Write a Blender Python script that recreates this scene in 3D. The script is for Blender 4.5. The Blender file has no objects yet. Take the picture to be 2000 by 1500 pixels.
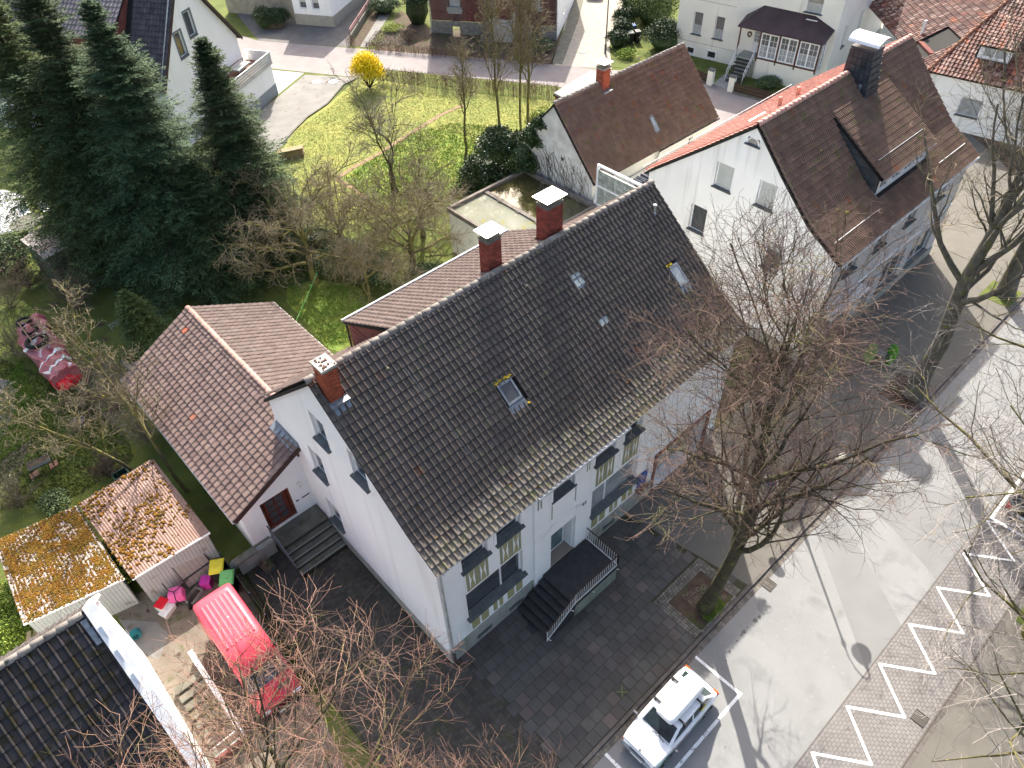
import bpy, math, random
import numpy as np
from mathutils import Vector, Matrix
rng = np.random.default_rng(7)
random.seed(7)
SC = bpy.context.scene
COL = SC.collection
PI = math.pi
# ------------------------------------------------------------------ camera, sky, sun, exposure
CR = np.array([[0.73508077, -0.67747689, -0.02610216], [-0.49775665, -0.51313905, -0.69923289], [0.46032009, 0.52698518, -0.71441727]])            # rows: camera right, down, forward in world axes
CP = np.array([-6.28004, -11.365, 28.5])            # camera position
FPX = 1450.0
cam_d = bpy.data.cameras.new('camera'); cam = bpy.data.objects.new('camera', cam_d); COL.objects.link(cam)
cam_d.sensor_width = 36; cam_d.lens = FPX/2000*36; cam_d.clip_start = .5; cam_d.clip_end = 600
mw = Matrix.Identity(4)
for i in range(3):
    mw[i][0] = CR[0][i]; mw[i][1] = -CR[1][i]; mw[i][2] = -CR[2][i]; mw[i][3] = CP[i]
cam.matrix_world = mw
SC.camera = cam
SUN = Vector((.80, .93, 1.0)).normalized()      # towards the sun
wd = bpy.data.worlds.new('World'); SC.world = wd; wd.use_nodes = True
nt = wd.node_tree; bg = nt.nodes['Background']
sky = nt.nodes.new('ShaderNodeTexSky'); sky.sky_type = 'NISHITA'; sky.sun_disc = False
sky.sun_elevation = math.asin(SUN.z); sky.sun_rotation = math.atan2(SUN.x, SUN.y)
sky.air_density = 1.0; sky.dust_density = 5.0; sky.ozone_density = .4
nt.links.new(sky.outputs[0], bg.inputs[0]); bg.inputs[1].default_value = .15
sl = bpy.data.lights.new('sun', 'SUN'); sl.energy = 4.6; sl.angle = math.radians(.53); sl.color = (1, .95, .86)
so = bpy.data.objects.new('sun', sl); COL.objects.link(so); so.rotation_euler = SUN.to_track_quat('Z', 'Y').to_euler()
so.location = (0, 0, 60)
SC.view_settings.view_transform = 'Standard'; SC.view_settings.look = 'None'
SC.view_settings.gamma = 1; SC.view_settings.use_curve_mapping = False
SC.view_settings.exposure = 1.3
SC.cycles.max_bounces = 5; SC.cycles.diffuse_bounces = 3; SC.cycles.glossy_bounces = 2
SC.cycles.transmission_bounces = 2; SC.cycles.transparent_max_bounces = 4
SC.cycles.use_denoising = True

def at(px, py, z=0.0):
    """where the sight line of a photograph pixel meets the level z"""
    d = CR.T @ np.array([(px-1000)/FPX, (py-750)/FPX, 1.0])
    return CP + d*((z-CP[2])/d[2])
def at2(px, py, z=0.0):
    q = at(px, py, z); return (float(q[0]), float(q[1]))

# ------------------------------------------------------------------ mesh helpers
class MB:
    def __init__(s): s.v = []; s.f = []; s.r = []; s.cur = 0.0
    def add(s, vs, fs):
        o = len(s.v); s.v += [tuple(map(float, v)) for v in vs]
        for f in fs: s.f.append(tuple(i+o for i in f)); s.r.append(s.cur)
        return s
    def box(s, a, b):
        x0, y0, z0 = a; x1, y1, z1 = b
        return s.add([(x0,y0,z0),(x1,y0,z0),(x1,y1,z0),(x0,y1,z0),(x0,y0,z1),(x1,y0,z1),(x1,y1,z1),(x0,y1,z1)],
                     [(0,3,2,1),(4,5,6,7),(0,1,5,4),(1,2,6,5),(2,3,7,6),(3,0,4,7)])
    def obox(s, o, u, v, w):
        """box from corner o with edge vectors u, v, w"""
        o, u, v, w = map(np.array, (o, u, v, w))
        if np.dot(np.cross(u, v), w) < 0: u, v = v, u
        p = [o, o+u, o+u+v, o+v, o+w, o+u+w, o+u+v+w, o+v+w]
        return s.add(p, [(0,3,2,1),(4,5,6,7),(0,1,5,4),(1,2,6,5),(2,3,7,6),(3,0,4,7)])
    def bar(s, a, b, w=.05, h=.05, up=(0,0,1)):
        a = np.array(a, float); b = np.array(b, float); d = b-a
        side = np.cross(d, up); n = np.linalg.norm(side)
        side = np.array([1., 0, 0]) if n < 1e-6 else side/n
        upv = np.cross(side, d); upv /= np.linalg.norm(upv)
        return s.obox(a-side*w/2-upv*h/2, d, side*w, upv*h)
    def tube(s, pts, r, n=6, cap=True):
        pts = [np.array(p, float) for p in pts]
        rr = r if hasattr(r, '__len__') else [r]*len(pts)
        o = len(s.v); m = len(pts)
        for i, p in enumerate(pts):
            t = pts[min(i+1, m-1)]-pts[max(i-1, 0)]; t = t/(np.linalg.norm(t)+1e-9)
            a = np.cross(t, (0, 0, 1.)) if abs(t[2]) < .95 else np.cross(t, (1., 0, 0))
            a /= np.linalg.norm(a); b = np.cross(t, a)
            for k in range(n):
                c = 2*PI*k/n; s.v.append(tuple(p+rr[i]*(a*math.cos(c)+b*math.sin(c))))
        for i in range(m-1):
            for k in range(n):
                k2 = (k+1) % n
                s.f.append((o+i*n+k, o+i*n+k2, o+(i+1)*n+k2, o+(i+1)*n+k)); s.r.append(s.cur)
        if cap:
            s.f.append(tuple(o+k for k in range(n))[::-1]); s.r.append(s.cur)
            s.f.append(tuple(o+(m-1)*n+k for k in range(n))); s.r.append(s.cur)
        return s
    def prism(s, poly, z0, z1):
        n = len(poly); vs = [(x, y, z0) for x, y in poly]+[(x, y, z1) for x, y in poly]
        ar = sum(poly[i][0]*poly[(i+1) % n][1]-poly[(i+1) % n][0]*poly[i][1] for i in range(n))
        fs = [tuple(range(n))[::-1], tuple(range(n, 2*n))]+[(i, (i+1) % n, n+(i+1) % n, n+i) for i in range(n)]
        if ar < 0: fs = [f[::-1] for f in fs]
        return s.add(vs, fs)
    def lathe(s, c, prof, n=12):
        o = len(s.v)
        for r, z in prof:
            for k in range(n): s.v.append((c[0]+r*math.cos(2*PI*k/n), c[1]+r*math.sin(2*PI*k/n), c[2]+z))
        for i in range(len(prof)-1):
            for k in range(n):
                k2 = (k+1) % n; s.f.append((o+i*n+k, o+i*n+k2, o+(i+1)*n+k2, o+(i+1)*n+k)); s.r.append(s.cur)
        s.f.append(tuple(o+k for k in range(n))[::-1]); s.r.append(s.cur)
        s.f.append(tuple(o+(len(prof)-1)*n+k for k in range(n))); s.r.append(s.cur)
        return s

def wloc(o):
    p = Vector((0, 0, 0))
    while o is not None: p += o.location; o = o.parent
    return p
def link(name, me, parent=None, loc=(0, 0, 0)):
    o = bpy.data.objects.new(name, me); COL.objects.link(o); o.location = loc
    if parent is not None: o.parent = parent
    return o
def setattr_r(me, vals):
    a = me.attributes.new('rnd', 'FLOAT', 'FACE'); a.data.foreach_set('value', np.asarray(vals, np.float32))
def part(name, mb, mat, parent=None, world=True, smooth=False, bevel=0, label=None, kind=None, rnd=False, loc=None):
    me = bpy.data.meshes.new(name)
    v = mb.v
    if world and parent is not None:
        L = wloc(parent); v = [(a-L.x, b-L.y, c-L.z) for a, b, c in v]
    me.from_pydata(v, [], mb.f)
    if rnd: setattr_r(me, mb.r)
    for m in (mat if isinstance(mat, (list, tuple)) else [mat]): me.materials.append(m)
    if smooth: me.polygons.foreach_set('use_smooth', [True]*len(me.polygons))
    o = link(name, me, parent, loc or (0, 0, 0))
    if bevel:
        b = o.modifiers.new('bevel', 'BEVEL'); b.width = bevel; b.segments = 2; b.limit_method = 'ANGLE'
    if label: o['label'] = label
    if kind: o['kind'] = kind
    return o
def npmesh(name, V, F, mat, parent=None, smooth=False, kind=None, rnd=None, world=True):
    """fast mesh from numpy arrays; F is (n,3) or (n,4)"""
    V = np.asarray(V, np.float64)
    if world and parent is not None:
        L = wloc(parent); V = V-np.array([L.x, L.y, L.z])
    me = bpy.data.meshes.new(name); F = np.asarray(F, np.int32); n, k = F.shape
    me.vertices.add(len(V)); me.vertices.foreach_set('co', V.astype(np.float32).ravel())
    me.loops.add(n*k); me.loops.foreach_set('vertex_index', F.ravel())
    me.polygons.add(n); me.polygons.foreach_set('loop_start', np.arange(0, n*k, k, dtype=np.int32))
    if smooth: me.polygons.foreach_set('use_smooth', np.ones(n, bool))
    me.update(calc_edges=True)
    if not smooth: me.shade_flat()
    if rnd is not None: setattr_r(me, rnd)
    me.materials.append(mat)
    o = link(name, me, parent)
    if kind: o['kind'] = kind
    return o
def thing(name, label, cat, loc=(0, 0, 0), rotz=0, group=None):
    o = bpy.data.objects.new(name, None); COL.objects.link(o); o.location = loc; o.rotation_euler = (0, 0, rotz)
    o.empty_display_size = .3
    o['label'] = label; o['category'] = cat
    if group: o['group'] = group
    return o
def tag(o, label, cat, group=None):
    o['label'] = label; o['category'] = cat
    if group: o['group'] = group
    return o
def struct(name, mb, mat, **k):
    o = part(name, mb, mat, **k); o['kind'] = 'structure'; return o
def dup(root, loc, rotz=None, label=None, scale=None):
    m = {}
    r = root.copy(); COL.objects.link(r); r.location = loc
    if rotz is not None: r.rotation_euler = (0, 0, rotz)
    if scale is not None: r.scale = scale
    if label: r['label'] = label
    def rec(src, dst):
        for ch in list(src.children):
            c = ch.copy(); COL.objects.link(c); c.parent = dst; rec(ch, c)
    rec(root, r)
    return r

# ------------------------------------------------------------------ materials
def lin(c): return tuple(c)+(1.0,) if len(c) == 3 else tuple(c)
def M(name, col, col2=None, ns=3.0, rough=.85, bump=0.0, bs=25.0, metal=0.0, spec=.3, var=0.0, layers=(), tint=None, streak=None, coat=0, alpha=None, trans=0):
    q_ = lambda c: tuple(x*.80 for x in c) if max(c) < .62 else c      # albedo trim for everything that is not white or strongly coloured
    col = q_(col); col2 = q_(col2) if col2 else None; layers = [(q_(l[0]),)+tuple(l[1:]) for l in layers]; tint = [(q_(l[0]),)+tuple(l[1:]) for l in tint] if tint else tint
    m = bpy.data.materials.new(name); m.use_nodes = True
    t = m.node_tree; N = t.nodes; Lk = t.links
    b = N['Principled BSDF']
    b.inputs['Roughness'].default_value = rough; b.inputs['Metallic'].default_value = metal
    b.inputs['Specular IOR Level'].default_value = spec; b.inputs['Coat Weight'].default_value = coat
    geo = N.new('ShaderNodeNewGeometry')
    def noise(scale, detail=4, dist=0.0, vec=None):
        n = N.new('ShaderNodeTexNoise'); n.inputs['Scale'].default_value = scale; n.inputs['Detail'].default_value = detail
        n.inputs['Distortion'].default_value = dist
        Lk.new(vec or geo.outputs['Position'], n.inputs['Vector']); return n
    def ramp(src, a, bb):
        r = N.new('ShaderNodeMapRange'); r.inputs['From Min'].default_value = a; r.inputs['From Max'].default_value = bb
        Lk.new(src, r.inputs['Value']); return r.outputs['Result']
    def mix(f, A, B, mode='MIX'):
        x = N.new('ShaderNodeMix'); x.data_type = 'RGBA'; x.blend_type = mode
        for inp, val in ((x.inputs[0], f), (x.inputs[6], A), (x.inputs[7], B)):
            if hasattr(val, 'is_linked'): Lk.new(val, inp)
            elif isinstance(val, (int, float)): inp.default_value = val
            else: inp.default_value = lin(val)
        return x.outputs[2]
    c = None
    if col2 is not None:
        n = noise(ns, 6); c = mix(ramp(n.outputs[0], .35, .65), col, col2)
    else:
        n = noise(ns*2, 5); c = mix(ramp(n.outputs[0], .3, .7), tuple(x*.9 for x in col), tuple(min(1, x*1.1) for x in col))
    if var or tint:
        oi = N.new('ShaderNodeObjectInfo'); at_ = N.new('ShaderNodeAttribute'); at_.attribute_name = 'rnd'
        ad = N.new('ShaderNodeMath'); ad.operation = 'ADD'; Lk.new(oi.outputs['Random'], ad.inputs[0]); Lk.new(at_.outputs['Fac'], ad.inputs[1])
        fr = N.new('ShaderNodeMath'); fr.operation = 'FRACT'; Lk.new(ad.outputs[0], fr.inputs[0])
        if tint:
            for k, (tc, lo, hi) in enumerate(tint):
                mu = N.new('ShaderNodeMath'); mu.operation = 'MULTIPLY'; mu.inputs[1].default_value = 7.31+k*3.3; Lk.new(fr.outputs[0], mu.inputs[0])
                f2 = N.new('ShaderNodeMath'); f2.operation = 'FRACT'; Lk.new(mu.outputs[0], f2.inputs[0])
                c = mix(ramp(f2.outputs[0], lo, hi), c, tc)
        hs = N.new('ShaderNodeHueSaturation'); Lk.new(c, hs.inputs['Color'])
        mr = N.new('ShaderNodeMapRange'); mr.inputs['To Min'].default_value = 1-var; mr.inputs['To Max'].default_value = 1+var
        Lk.new(fr.outputs[0], mr.inputs['Value']); Lk.new(mr.outputs[0], hs.inputs['Value']); c = hs.outputs[0]
    for (lc, sc, lo, hi) in layers:
        n = noise(sc, 5, .3); c = mix(ramp(n.outputs[0], lo, hi), c, lc)
    if streak:      # vertical run-off stains
        mp = N.new('ShaderNodeMapping'); mp.inputs['Scale'].default_value = (streak[1], streak[1], streak[1]*.07)
        Lk.new(geo.outputs['Position'], mp.inputs['Vector'])
        n = noise(1.0, 5, 0, mp.outputs[0]); c = mix(ramp(n.outputs[0], streak[2], streak[3]), c, streak[0])
    Lk.new(c, b.inputs['Base Color'])
    if bump:
        n = noise(bs, 6); bp = N.new('ShaderNodeBump'); bp.inputs['Strength'].default_value = min(1, bump); bp.inputs['Distance'].default_value = .02*max(1, bump)
        Lk.new(n.outputs[0], bp.inputs['Height']); Lk.new(bp.outputs[0], b.inputs['Normal'])
    if trans: b.inputs['Transmission Weight'].default_value = trans
    if alpha is not None: b.inputs['Alpha'].default_value = alpha
    return m

m_render = M('white_render', (.85,.85,.84), (.81,.815,.80), ns=.6, rough=.9, bump=.15, bs=60, streak=((.66,.65,.61), 1.6, .56, .88))
m_render2 = M('old_white_render', (.83,.83,.80), (.78,.78,.745), ns=.8, rough=.92, bump=.3, bs=40, streak=((.50,.50,.46), 2.0, .55, .8))
m_cream = M('cream_render', (.78,.765,.68), (.72,.71,.63), ns=.7, rough=.92, bump=.2, bs=40, streak=((.42,.43,.34), 1.5, .62, .82))
m_trim = M('white_trim', (.80,.80,.80), rough=.5, ns=2)
m_plinth = M('grey_plinth', (.42,.42,.38), (.34,.35,.31), ns=1.2, rough=.9, bump=.3, bs=30, streak=((.22,.24,.18), 2, .5, .8))
m_frame = M('white_window_frame', (.78,.79,.80), rough=.35, ns=3, spec=.5)
m_brownframe = M('brown_window_frame', (.12,.055,.035), rough=.5)
m_glass = M('window_glass', (.05,.06,.07), (.10,.11,.12), ns=.7, rough=.08, spec=.9)
m_glassl = M('curtained_glass', (.42,.45,.46), (.30,.33,.35), ns=2.5, rough=.15, spec=.8)
m_shutter = M('roller_shutter', (.52,.55,.52), (.58,.60,.58), ns=3, rough=.5)
m_sill = M('slate_sill', (.085,.095,.10), (.13,.145,.14), ns=4, rough=.55, layers=(((.20,.22,.18), 5, .6, .75),))
m_ochre = M('ochre_paint', (.42,.40,.20), (.36,.35,.18), ns=5, rough=.9)
m_green_line = M('green_line_paint', (.30,.33,.24), rough=.9)
m_joint = M('dark_joint', (.10,.10,.10), rough=.9)
# roof tiles
m_tile_dark = M('anthracite_tile', (.085,.069,.058), (.125,.10,.082), ns=1.5, rough=.6, var=.12, spec=.35, bump=.2, bs=50,
    tint=[((.15,.065,.04), .996, .998), ((.085,.076,.070), .6, 1.1)], layers=(((.13,.13,.07), 2.2, .60, .76), ((.17,.15,.13), 9, .62, .72)))
m_tile_low = M('sun_lightened_lichen_tile', (.15,.13,.11), (.21,.185,.155), ns=2.5, rough=.7, var=.14, bump=.3, bs=40,  # base lightened for sun on the flatter eave rows; lichen in the layers
    layers=(((.21,.20,.10), 3.5, .50, .70), ((.30,.28,.24), 11, .62, .70)))
m_tile_annex = M('rosy_brown_tile', (.17,.112,.097), (.22,.15,.13), ns=2.2, rough=.65, var=.14, bump=.2, bs=50,
    tint=[((.42,.12,.06), .996, .998), ((.28,.20,.16), .6, 1.5)], layers=(((.13,.065,.04), 6, .66, .74), ((.40,.36,.32), 14, .68, .72)))
m_tile_rear = M('greyish_brown_tile', (.125,.092,.082), (.16,.12,.108), ns=3, rough=.8, var=.12, spec=.12, layers=(((.20,.18,.17), 1.1, .66, .78),))
m_tile_h2 = M('weathered_brown_tile', (.225,.142,.105), (.29,.19,.14), ns=1.2, rough=.75, var=.13, bump=.25, bs=50,
    tint=[((.30,.12,.06), .975, 1.0), ((.20,.15,.12), .6, 1.6)], layers=(((.17,.17,.06), 2.4, .58, .72), ((.26,.24,.05), 3.2, .70, .74)))
m_tile_red = M('pale_red_tile', (.50,.20,.15), (.58,.27,.21), ns=2, rough=.6, var=.15)
m_tile_rust = M('dark_red_tile', (.10,.036,.028), (.20,.085,.062), ns=1.0, rough=.7, var=.4, tint=[((.34,.22,.18), .6, 1.0), ((.42,.12,.05), .93, 1.0)], bump=.2, bs=40)
m_tile_black = M('mossy_black_tile', (.040,.036,.038), (.062,.055,.056), ns=1.6, rough=.6, var=.35, bump=.5, bs=30,
    layers=(((.035,.030,.012), 3.0, .50, .62), ((.12,.105,.11), 2.2, .64, .78)))
m_tile_nw = M('slate_grey_tile', (.075,.065,.068), (.115,.10,.10), ns=2, rough=.55, var=.22)
m_ridge_pale = M('weathered_ridge_tile', (.36,.31,.26), (.26,.23,.20), ns=3, rough=.8, var=.2, layers=(((.10,.10,.08), 6, .58, .68),))
m_ridge_annex = M('rosy_ridge_tile', (.30,.18,.155), (.36,.24,.20), ns=3, rough=.7, var=.15)
m_ridge_red = M('salmon_ridge_tile', (.60,.29,.22), (.66,.37,.29), ns=3, rough=.6, var=.12, layers=(((.72,.58,.50), 5, .6, .7),))
m_under = M('roof_underlay', (.03,.028,.026), rough=.9)
m_lead = M('lead_flashing', (.20,.23,.26), (.32,.35,.38), ns=5, rough=.45, metal=.3)
m_zinc = M('zinc_gutter', (.50,.51,.51), (.62,.62,.62), ns=3, rough=.4, metal=.4)
m_slate = M('slate_cladding', (.045,.050,.058), (.075,.082,.092), ns=3, rough=.45, var=.2)
m_brick_red = M('red_chimney_brick', (.26,.055,.038), (.34,.085,.055), ns=5, rough=.85, var=.3)
m_brick_orange = M('orange_chimney_brick', (.42,.10,.045), (.32,.075,.035), ns=5, rough=.85, var=.3)
m_mortar = M('mortar', (.20,.16,.14), rough=.95)
m_mortar_w = M('pale_mortar', (.42,.36,.33), rough=.95)
m_cap = M('chimney_cap_concrete', (.50,.49,.44), (.40,.39,.35), ns=4, rough=.9, layers=(((.16,.10,.06), 14, .62, .68),))
m_capsheet = M('steel_cap_sheet', (.78,.78,.76), rough=.35, metal=.2, layers=(((.40,.40,.38), 16, .72, .76),))
m_brickwall = M('dark_red_brick', (.16,.052,.045), (.22,.08,.065), ns=3, rough=.9, var=.3)
m_redclad = M('red_fibre_panel', (.26,.075,.065), (.32,.11,.09), ns=2, rough=.7, var=.1)
m_bargeboard = M('dark_brown_board', (.055,.030,.025), (.08,.045,.035), ns=4, rough=.6)
m_door_wood = M('red_brown_door', (.115,.022,.012), (.17,.036,.018), ns=6, rough=.4, spec=.5)
m_concrete = M('concrete', (.21,.20,.165), (.15,.145,.115), ns=2, rough=.95, bump=.4, bs=30, layers=(((.12,.12,.06), 3, .55, .7),))
m_darkstone = M('dark_granite_step', (.035,.036,.038), (.055,.055,.056), ns=5, rough=.6, bump=.1)
m_rail = M('white_metal_rail', (.70,.70,.68), rough=.4, metal=.2)
m_rail_dark = M('grey_metal_rail', (.13,.14,.16), rough=.45, metal=.4)
m_black = M('black_plastic', (.018,.018,.02), rough=.5)
m_rubber = M('tyre_rubber', (.022,.021,.020), rough=.85)
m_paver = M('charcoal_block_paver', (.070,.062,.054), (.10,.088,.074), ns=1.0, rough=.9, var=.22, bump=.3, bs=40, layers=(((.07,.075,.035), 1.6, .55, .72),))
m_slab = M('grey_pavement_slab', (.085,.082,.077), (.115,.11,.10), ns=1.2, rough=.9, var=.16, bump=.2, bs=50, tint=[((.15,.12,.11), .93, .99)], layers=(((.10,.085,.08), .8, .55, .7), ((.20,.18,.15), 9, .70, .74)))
m_joint_soil = M('soil_joint', (.055,.05,.036), (.07,.075,.035), ns=3, rough=1)
m_pave = M('beige_pavement_asphalt', (.172,.160,.138), (.150,.140,.120), ns=1.1, rough=.95, bump=.3, bs=80, layers=(((.15,.14,.125), 5, .6, .75),))
m_road = M('pale_asphalt', (.285,.284,.278), (.25,.25,.243), ns=.5, rough=.9, bump=.25, bs=90, layers=(((.21,.21,.205), .9, .56, .74), ((.31,.31,.30), 6, .6, .8), ((.15,.15,.15), 2.6, .70, .76)))
m_road2 = M('grey_asphalt_patch', (.24,.239,.234), (.215,.213,.208), ns=.7, rough=.9, bump=.2, bs=90)
m_band = M('pinkish_road_brick', (.22,.205,.195), (.25,.235,.225), ns=1.2, rough=.9, var=.06, layers=(((.17,.155,.145), 3, .55, .7),))
m_kerb = M('kerb_stone', (.12,.105,.095), (.17,.15,.14), ns=3, rough=.9, var=.15)
m_sett = M('granite_sett', (.16,.14,.12), (.22,.20,.17), ns=3, rough=.85, var=.25)
m_paint = M('road_marking_paint', (.80,.80,.78), rough=.7, layers=(((.45,.45,.43), 7, .56, .68),))
m_soil = M('garden_soil', (.075,.050,.035), (.12,.085,.06), ns=2.5, rough=1, bump=1.5, bs=14, layers=(((.07,.09,.03), 1.4, .52, .66),))
m_grass = M('garden_grass', (.085,.115,.025), (.14,.17,.035), ns=.7, rough=1, bump=1.8, bs=18, layers=(((.13,.14,.02), 2.2, .52, .68), ((.085,.065,.04), 1.0, .60, .72)))  # mixed greens with yellowish and brown patches
m_lawn = M('mossy_yellow_lawn', (.31,.31,.085), (.22,.26,.065), ns=.45, rough=1, bump=1.8, bs=20, layers=(((.20,.24,.055), 1.3, .50, .70), ((.40,.35,.12), 5, .55, .7), ((.28,.20,.12), .8, .68, .74)))
m_lawn2 = M('green_lawn', (.20,.30,.055), (.28,.32,.075), ns=.6, rough=1, bump=1.8, bs=20, layers=(((.32,.34,.06), 1.5, .54, .68), ((.30,.25,.15), 1.2, .66, .74)))
m_backroad = M('rosy_paved_road', (.265,.232,.225), (.30,.268,.26), ns=.8, rough=.9, bump=.1, layers=(((.26,.225,.21), 3, .55, .7),))
m_drive = M('light_grey_driveway', (.27,.26,.24), (.22,.212,.195), ns=.8, rough=.95, bump=.2, bs=60, layers=(((.17,.15,.13), 1.4, .58, .7),))
m_dirt = M('dirt_yard', (.24,.205,.165), (.17,.14,.11), ns=1.2, rough=1, bump=1, bs=18, layers=(((.09,.11,.035), 1.1, .56, .68), ((.08,.06,.045), 3, .6, .7)))
m_bark = M('lichened_bark', (.058,.048,.030), (.10,.086,.045), ns=4, rough=.95, bump=1, bs=30, layers=(((.15,.16,.05), 3, .56, .68),))
m_barkgrey = M('smooth_grey_bark', (.16,.15,.125), (.10,.092,.068), ns=3, rough=.9, bump=.6, bs=25, layers=(((.16,.17,.06), 2.5, .58, .68),))
m_twig = M('reddish_twig', (.155,.10,.080), (.215,.145,.115), ns=.7, rough=.9, layers=(((.24,.22,.10), .9, .56, .68),))
m_twig2 = M('ochre_twig', (.22,.18,.11), (.28,.23,.15), ns=.8, rough=.9, layers=(((.34,.30,.06), 2, .64, .70),))
m_twigpale = M('pale_grey_twig', (.42,.37,.34), (.32,.28,.25), ns=1, rough=.85, layers=(((.36,.32,.10), 2, .66, .72),))
m_twigred = M('russet_twig', (.26,.135,.10), (.30,.19,.14), ns=.8, rough=.9, layers=(((.24,.20,.09), 1.2, .55, .68),))
m_spruce = M('dark_spruce_needles', (.042,.078,.032), (.078,.118,.042), ns=.8, rough=.8, var=.35, spec=.2)
m_spruce_l = M('bluish_spruce_needles', (.050,.095,.045), (.080,.130,.055), ns=.8, rough=.8, var=.35, spec=.2)
m_spruce_y = M('yellowish_spruce_needles', (.085,.13,.04), (.13,.17,.05), ns=.9, rough=.8, var=.35, spec=.2)
m_ivy = M('ivy_leaf', (.028,.062,.016), (.055,.10,.022), ns=2, rough=.4, var=.4, spec=.5)
m_shrub = M('grey_green_leaf', (.095,.14,.065), (.15,.20,.085), ns=2, rough=.7, var=.4)
m_shrub_d = M('dark_green_leaf', (.03,.055,.02), (.05,.085,.028), ns=2, rough=.6, var=.4)
m_lime = M('fresh_lime_leaf', (.28,.36,.05), (.20,.30,.045), ns=3, rough=.7, var=.3)
m_yellow = M('forsythia_flower', (.88,.70,.02), (.82,.60,.01), ns=3, rough=.7, var=.2)
m_variegated = M('variegated_leaf', (.50,.52,.16), (.30,.36,.08), ns=4, rough=.7, var=.3)
m_hedge = M('brown_beech_hedge_twig', (.17,.125,.085), (.23,.175,.12), ns=2, rough=.9, var=.3)
m_blossom = M('white_blossom', (.75,.73,.72), rough=.8, var=.2)
m_moss = M('orange_moss', (.23,.10,.010), (.17,.105,.012), ns=3, rough=1, var=.4, bump=1, bs=60)
m_corr = M('weathered_corrugated_sheet', (.31,.195,.155), (.37,.25,.205), ns=1.5, rough=.8, layers=(((.28,.17,.13), 3, .58, .7),))
m_corr_w = M('pale_corrugated_sheet', (.50,.43,.38), (.41,.345,.30), ns=1.5, rough=.8)
m_clad = M('white_steel_cladding', (.55,.56,.55), (.48,.49,.48), ns=2, rough=.6, layers=(((.30,.28,.22), 2, .62, .74),))
m_plank = M('grey_weathered_plank', (.22,.20,.17), (.15,.135,.115), ns=3, rough=.95, var=.25)
m_wood = M('pale_pallet_wood', (.40,.31,.18), (.30,.22,.13), ns=4, rough=.9, var=.2)
m_redtarp = M('faded_red_tarp', (.46,.11,.13), (.55,.22,.22), ns=1.5, rough=.55, bump=1, bs=6, layers=(((.70,.60,.62), 1.3, .64, .70),))
m_redvan = M('red_van_paint', (.63,.02,.045), rough=.28, spec=.6, coat=.6)
m_redvan_hi = M('faded_red_van_roof', (.64,.075,.105), (.63,.055,.085), ns=.8, rough=.35, coat=.3)
m_white_car = M('white_car_paint', (.80,.81,.82), rough=.22, coat=.8, spec=.6)
m_whitebox = M('white_roof_box_plastic', (.82,.82,.80), rough=.35)
m_silver = M('silver_car_paint', (.52,.54,.55), rough=.25, metal=.5, coat=.6)
m_blackcar = M('black_car_paint', (.015,.016,.018), rough=.2, coat=.8)
m_carglass = M('car_window_glass', (.02,.035,.04), (.045,.07,.075), ns=2.5, rough=.06, spec=1)
m_rim = M('grey_wheel_rim', (.45,.45,.46), rough=.35, metal=.7)
m_orange = M('amber_lens', (.50,.13,.01), rough=.25)
m_redlens = M('red_lens', (.55,.02,.02), rough=.25)
m_lens = M('clear_headlamp_lens', (.60,.62,.64), rough=.12, spec=.9)
m_water = M('shallow_roof_water', (.10,.095,.035), (.05,.045,.02), ns=.5, rough=.03, spec=1, bump=.14, bs=6)
m_water2 = M('milky_roof_water', (.27,.28,.22), (.21,.215,.15), ns=.6, rough=.04, spec=.22, bump=2.5, bs=22, layers=(((.28,.24,.03), 1.3, .58, .68),))
m_parapet = M('weathered_felt_parapet', (.17,.145,.12), (.24,.21,.18), ns=3, rough=.9, layers=(((.30,.28,.25), 5, .6, .7),))
m_felt = M('grey_roof_felt', (.24,.25,.24), (.30,.31,.30), ns=1.5, rough=.8, layers=(((.18,.19,.18), 2, .6, .7),))
m_blackroof = M('purple_black_roof_felt', (.050,.028,.032), (.075,.045,.05), ns=.8, rough=.55, bump=.1)
m_glassblock = M('glass_block', (.46,.50,.47), (.34,.38,.35), ns=6, rough=.12, spec=.9, var=.25)
m_blue = M('blue_plastic', (.03,.10,.38), rough=.4)
m_teal = M('teal_garden_hose', (.02,.20,.22), rough=.4)
m_pink = M('pink_plastic', (.75,.13,.36), rough=.4)
m_magenta = M('magenta_plastic', (.60,.05,.40), rough=.4)
m_redp = M('red_plastic', (.70,.015,.03), rough=.4)
m_whitep = M('white_plastic', (.72,.72,.68), rough=.5)
m_yellowp = M('yellow_bin_lid', (.62,.55,.03), rough=.45)
m_greenp = M('green_bin_lid', (.14,.48,.14), rough=.45)
m_lime_sticker = M('bright_green_print', (.12,.36,.04), rough=.5)
m_terra = M('terracotta_stone', (.30,.16,.11), rough=.9)
m_mesh = M('beige_mesh_panel', (.40,.37,.33), (.46,.43,.38), ns=8, rough=.8)
m_cloth = M('dark_laundry_cloth', (.07,.075,.10), (.12,.13,.16), ns=4, rough=.9)
m_iron = M('cast_iron', (.09,.08,.075), rough=.6, metal=.4)
m_manhole = M('pale_manhole_cover', (.70,.69,.66), rough=.9)
m_rubble = M('pale_rubble', (.48,.45,.42), (.36,.33,.30), ns=3, rough=1, var=.3)
m_leaf_litter = M('leaf_litter', (.22,.17,.12), (.32,.26,.20), ns=5, rough=1, var=.4)
m_text_green = M('green_lettering', (.03,.22,.14), rough=.5)
m_text_red = M('red_lettering', (.40,.03,.10), rough=.5)
m_text_dark = M('dark_lettering', (.05,.05,.05), rough=.5)
m_signred = M('sign_red', (.40,.02,.03), rough=.4)
m_signblue = M('sign_blue', (.04,.16,.42), rough=.4)

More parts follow.
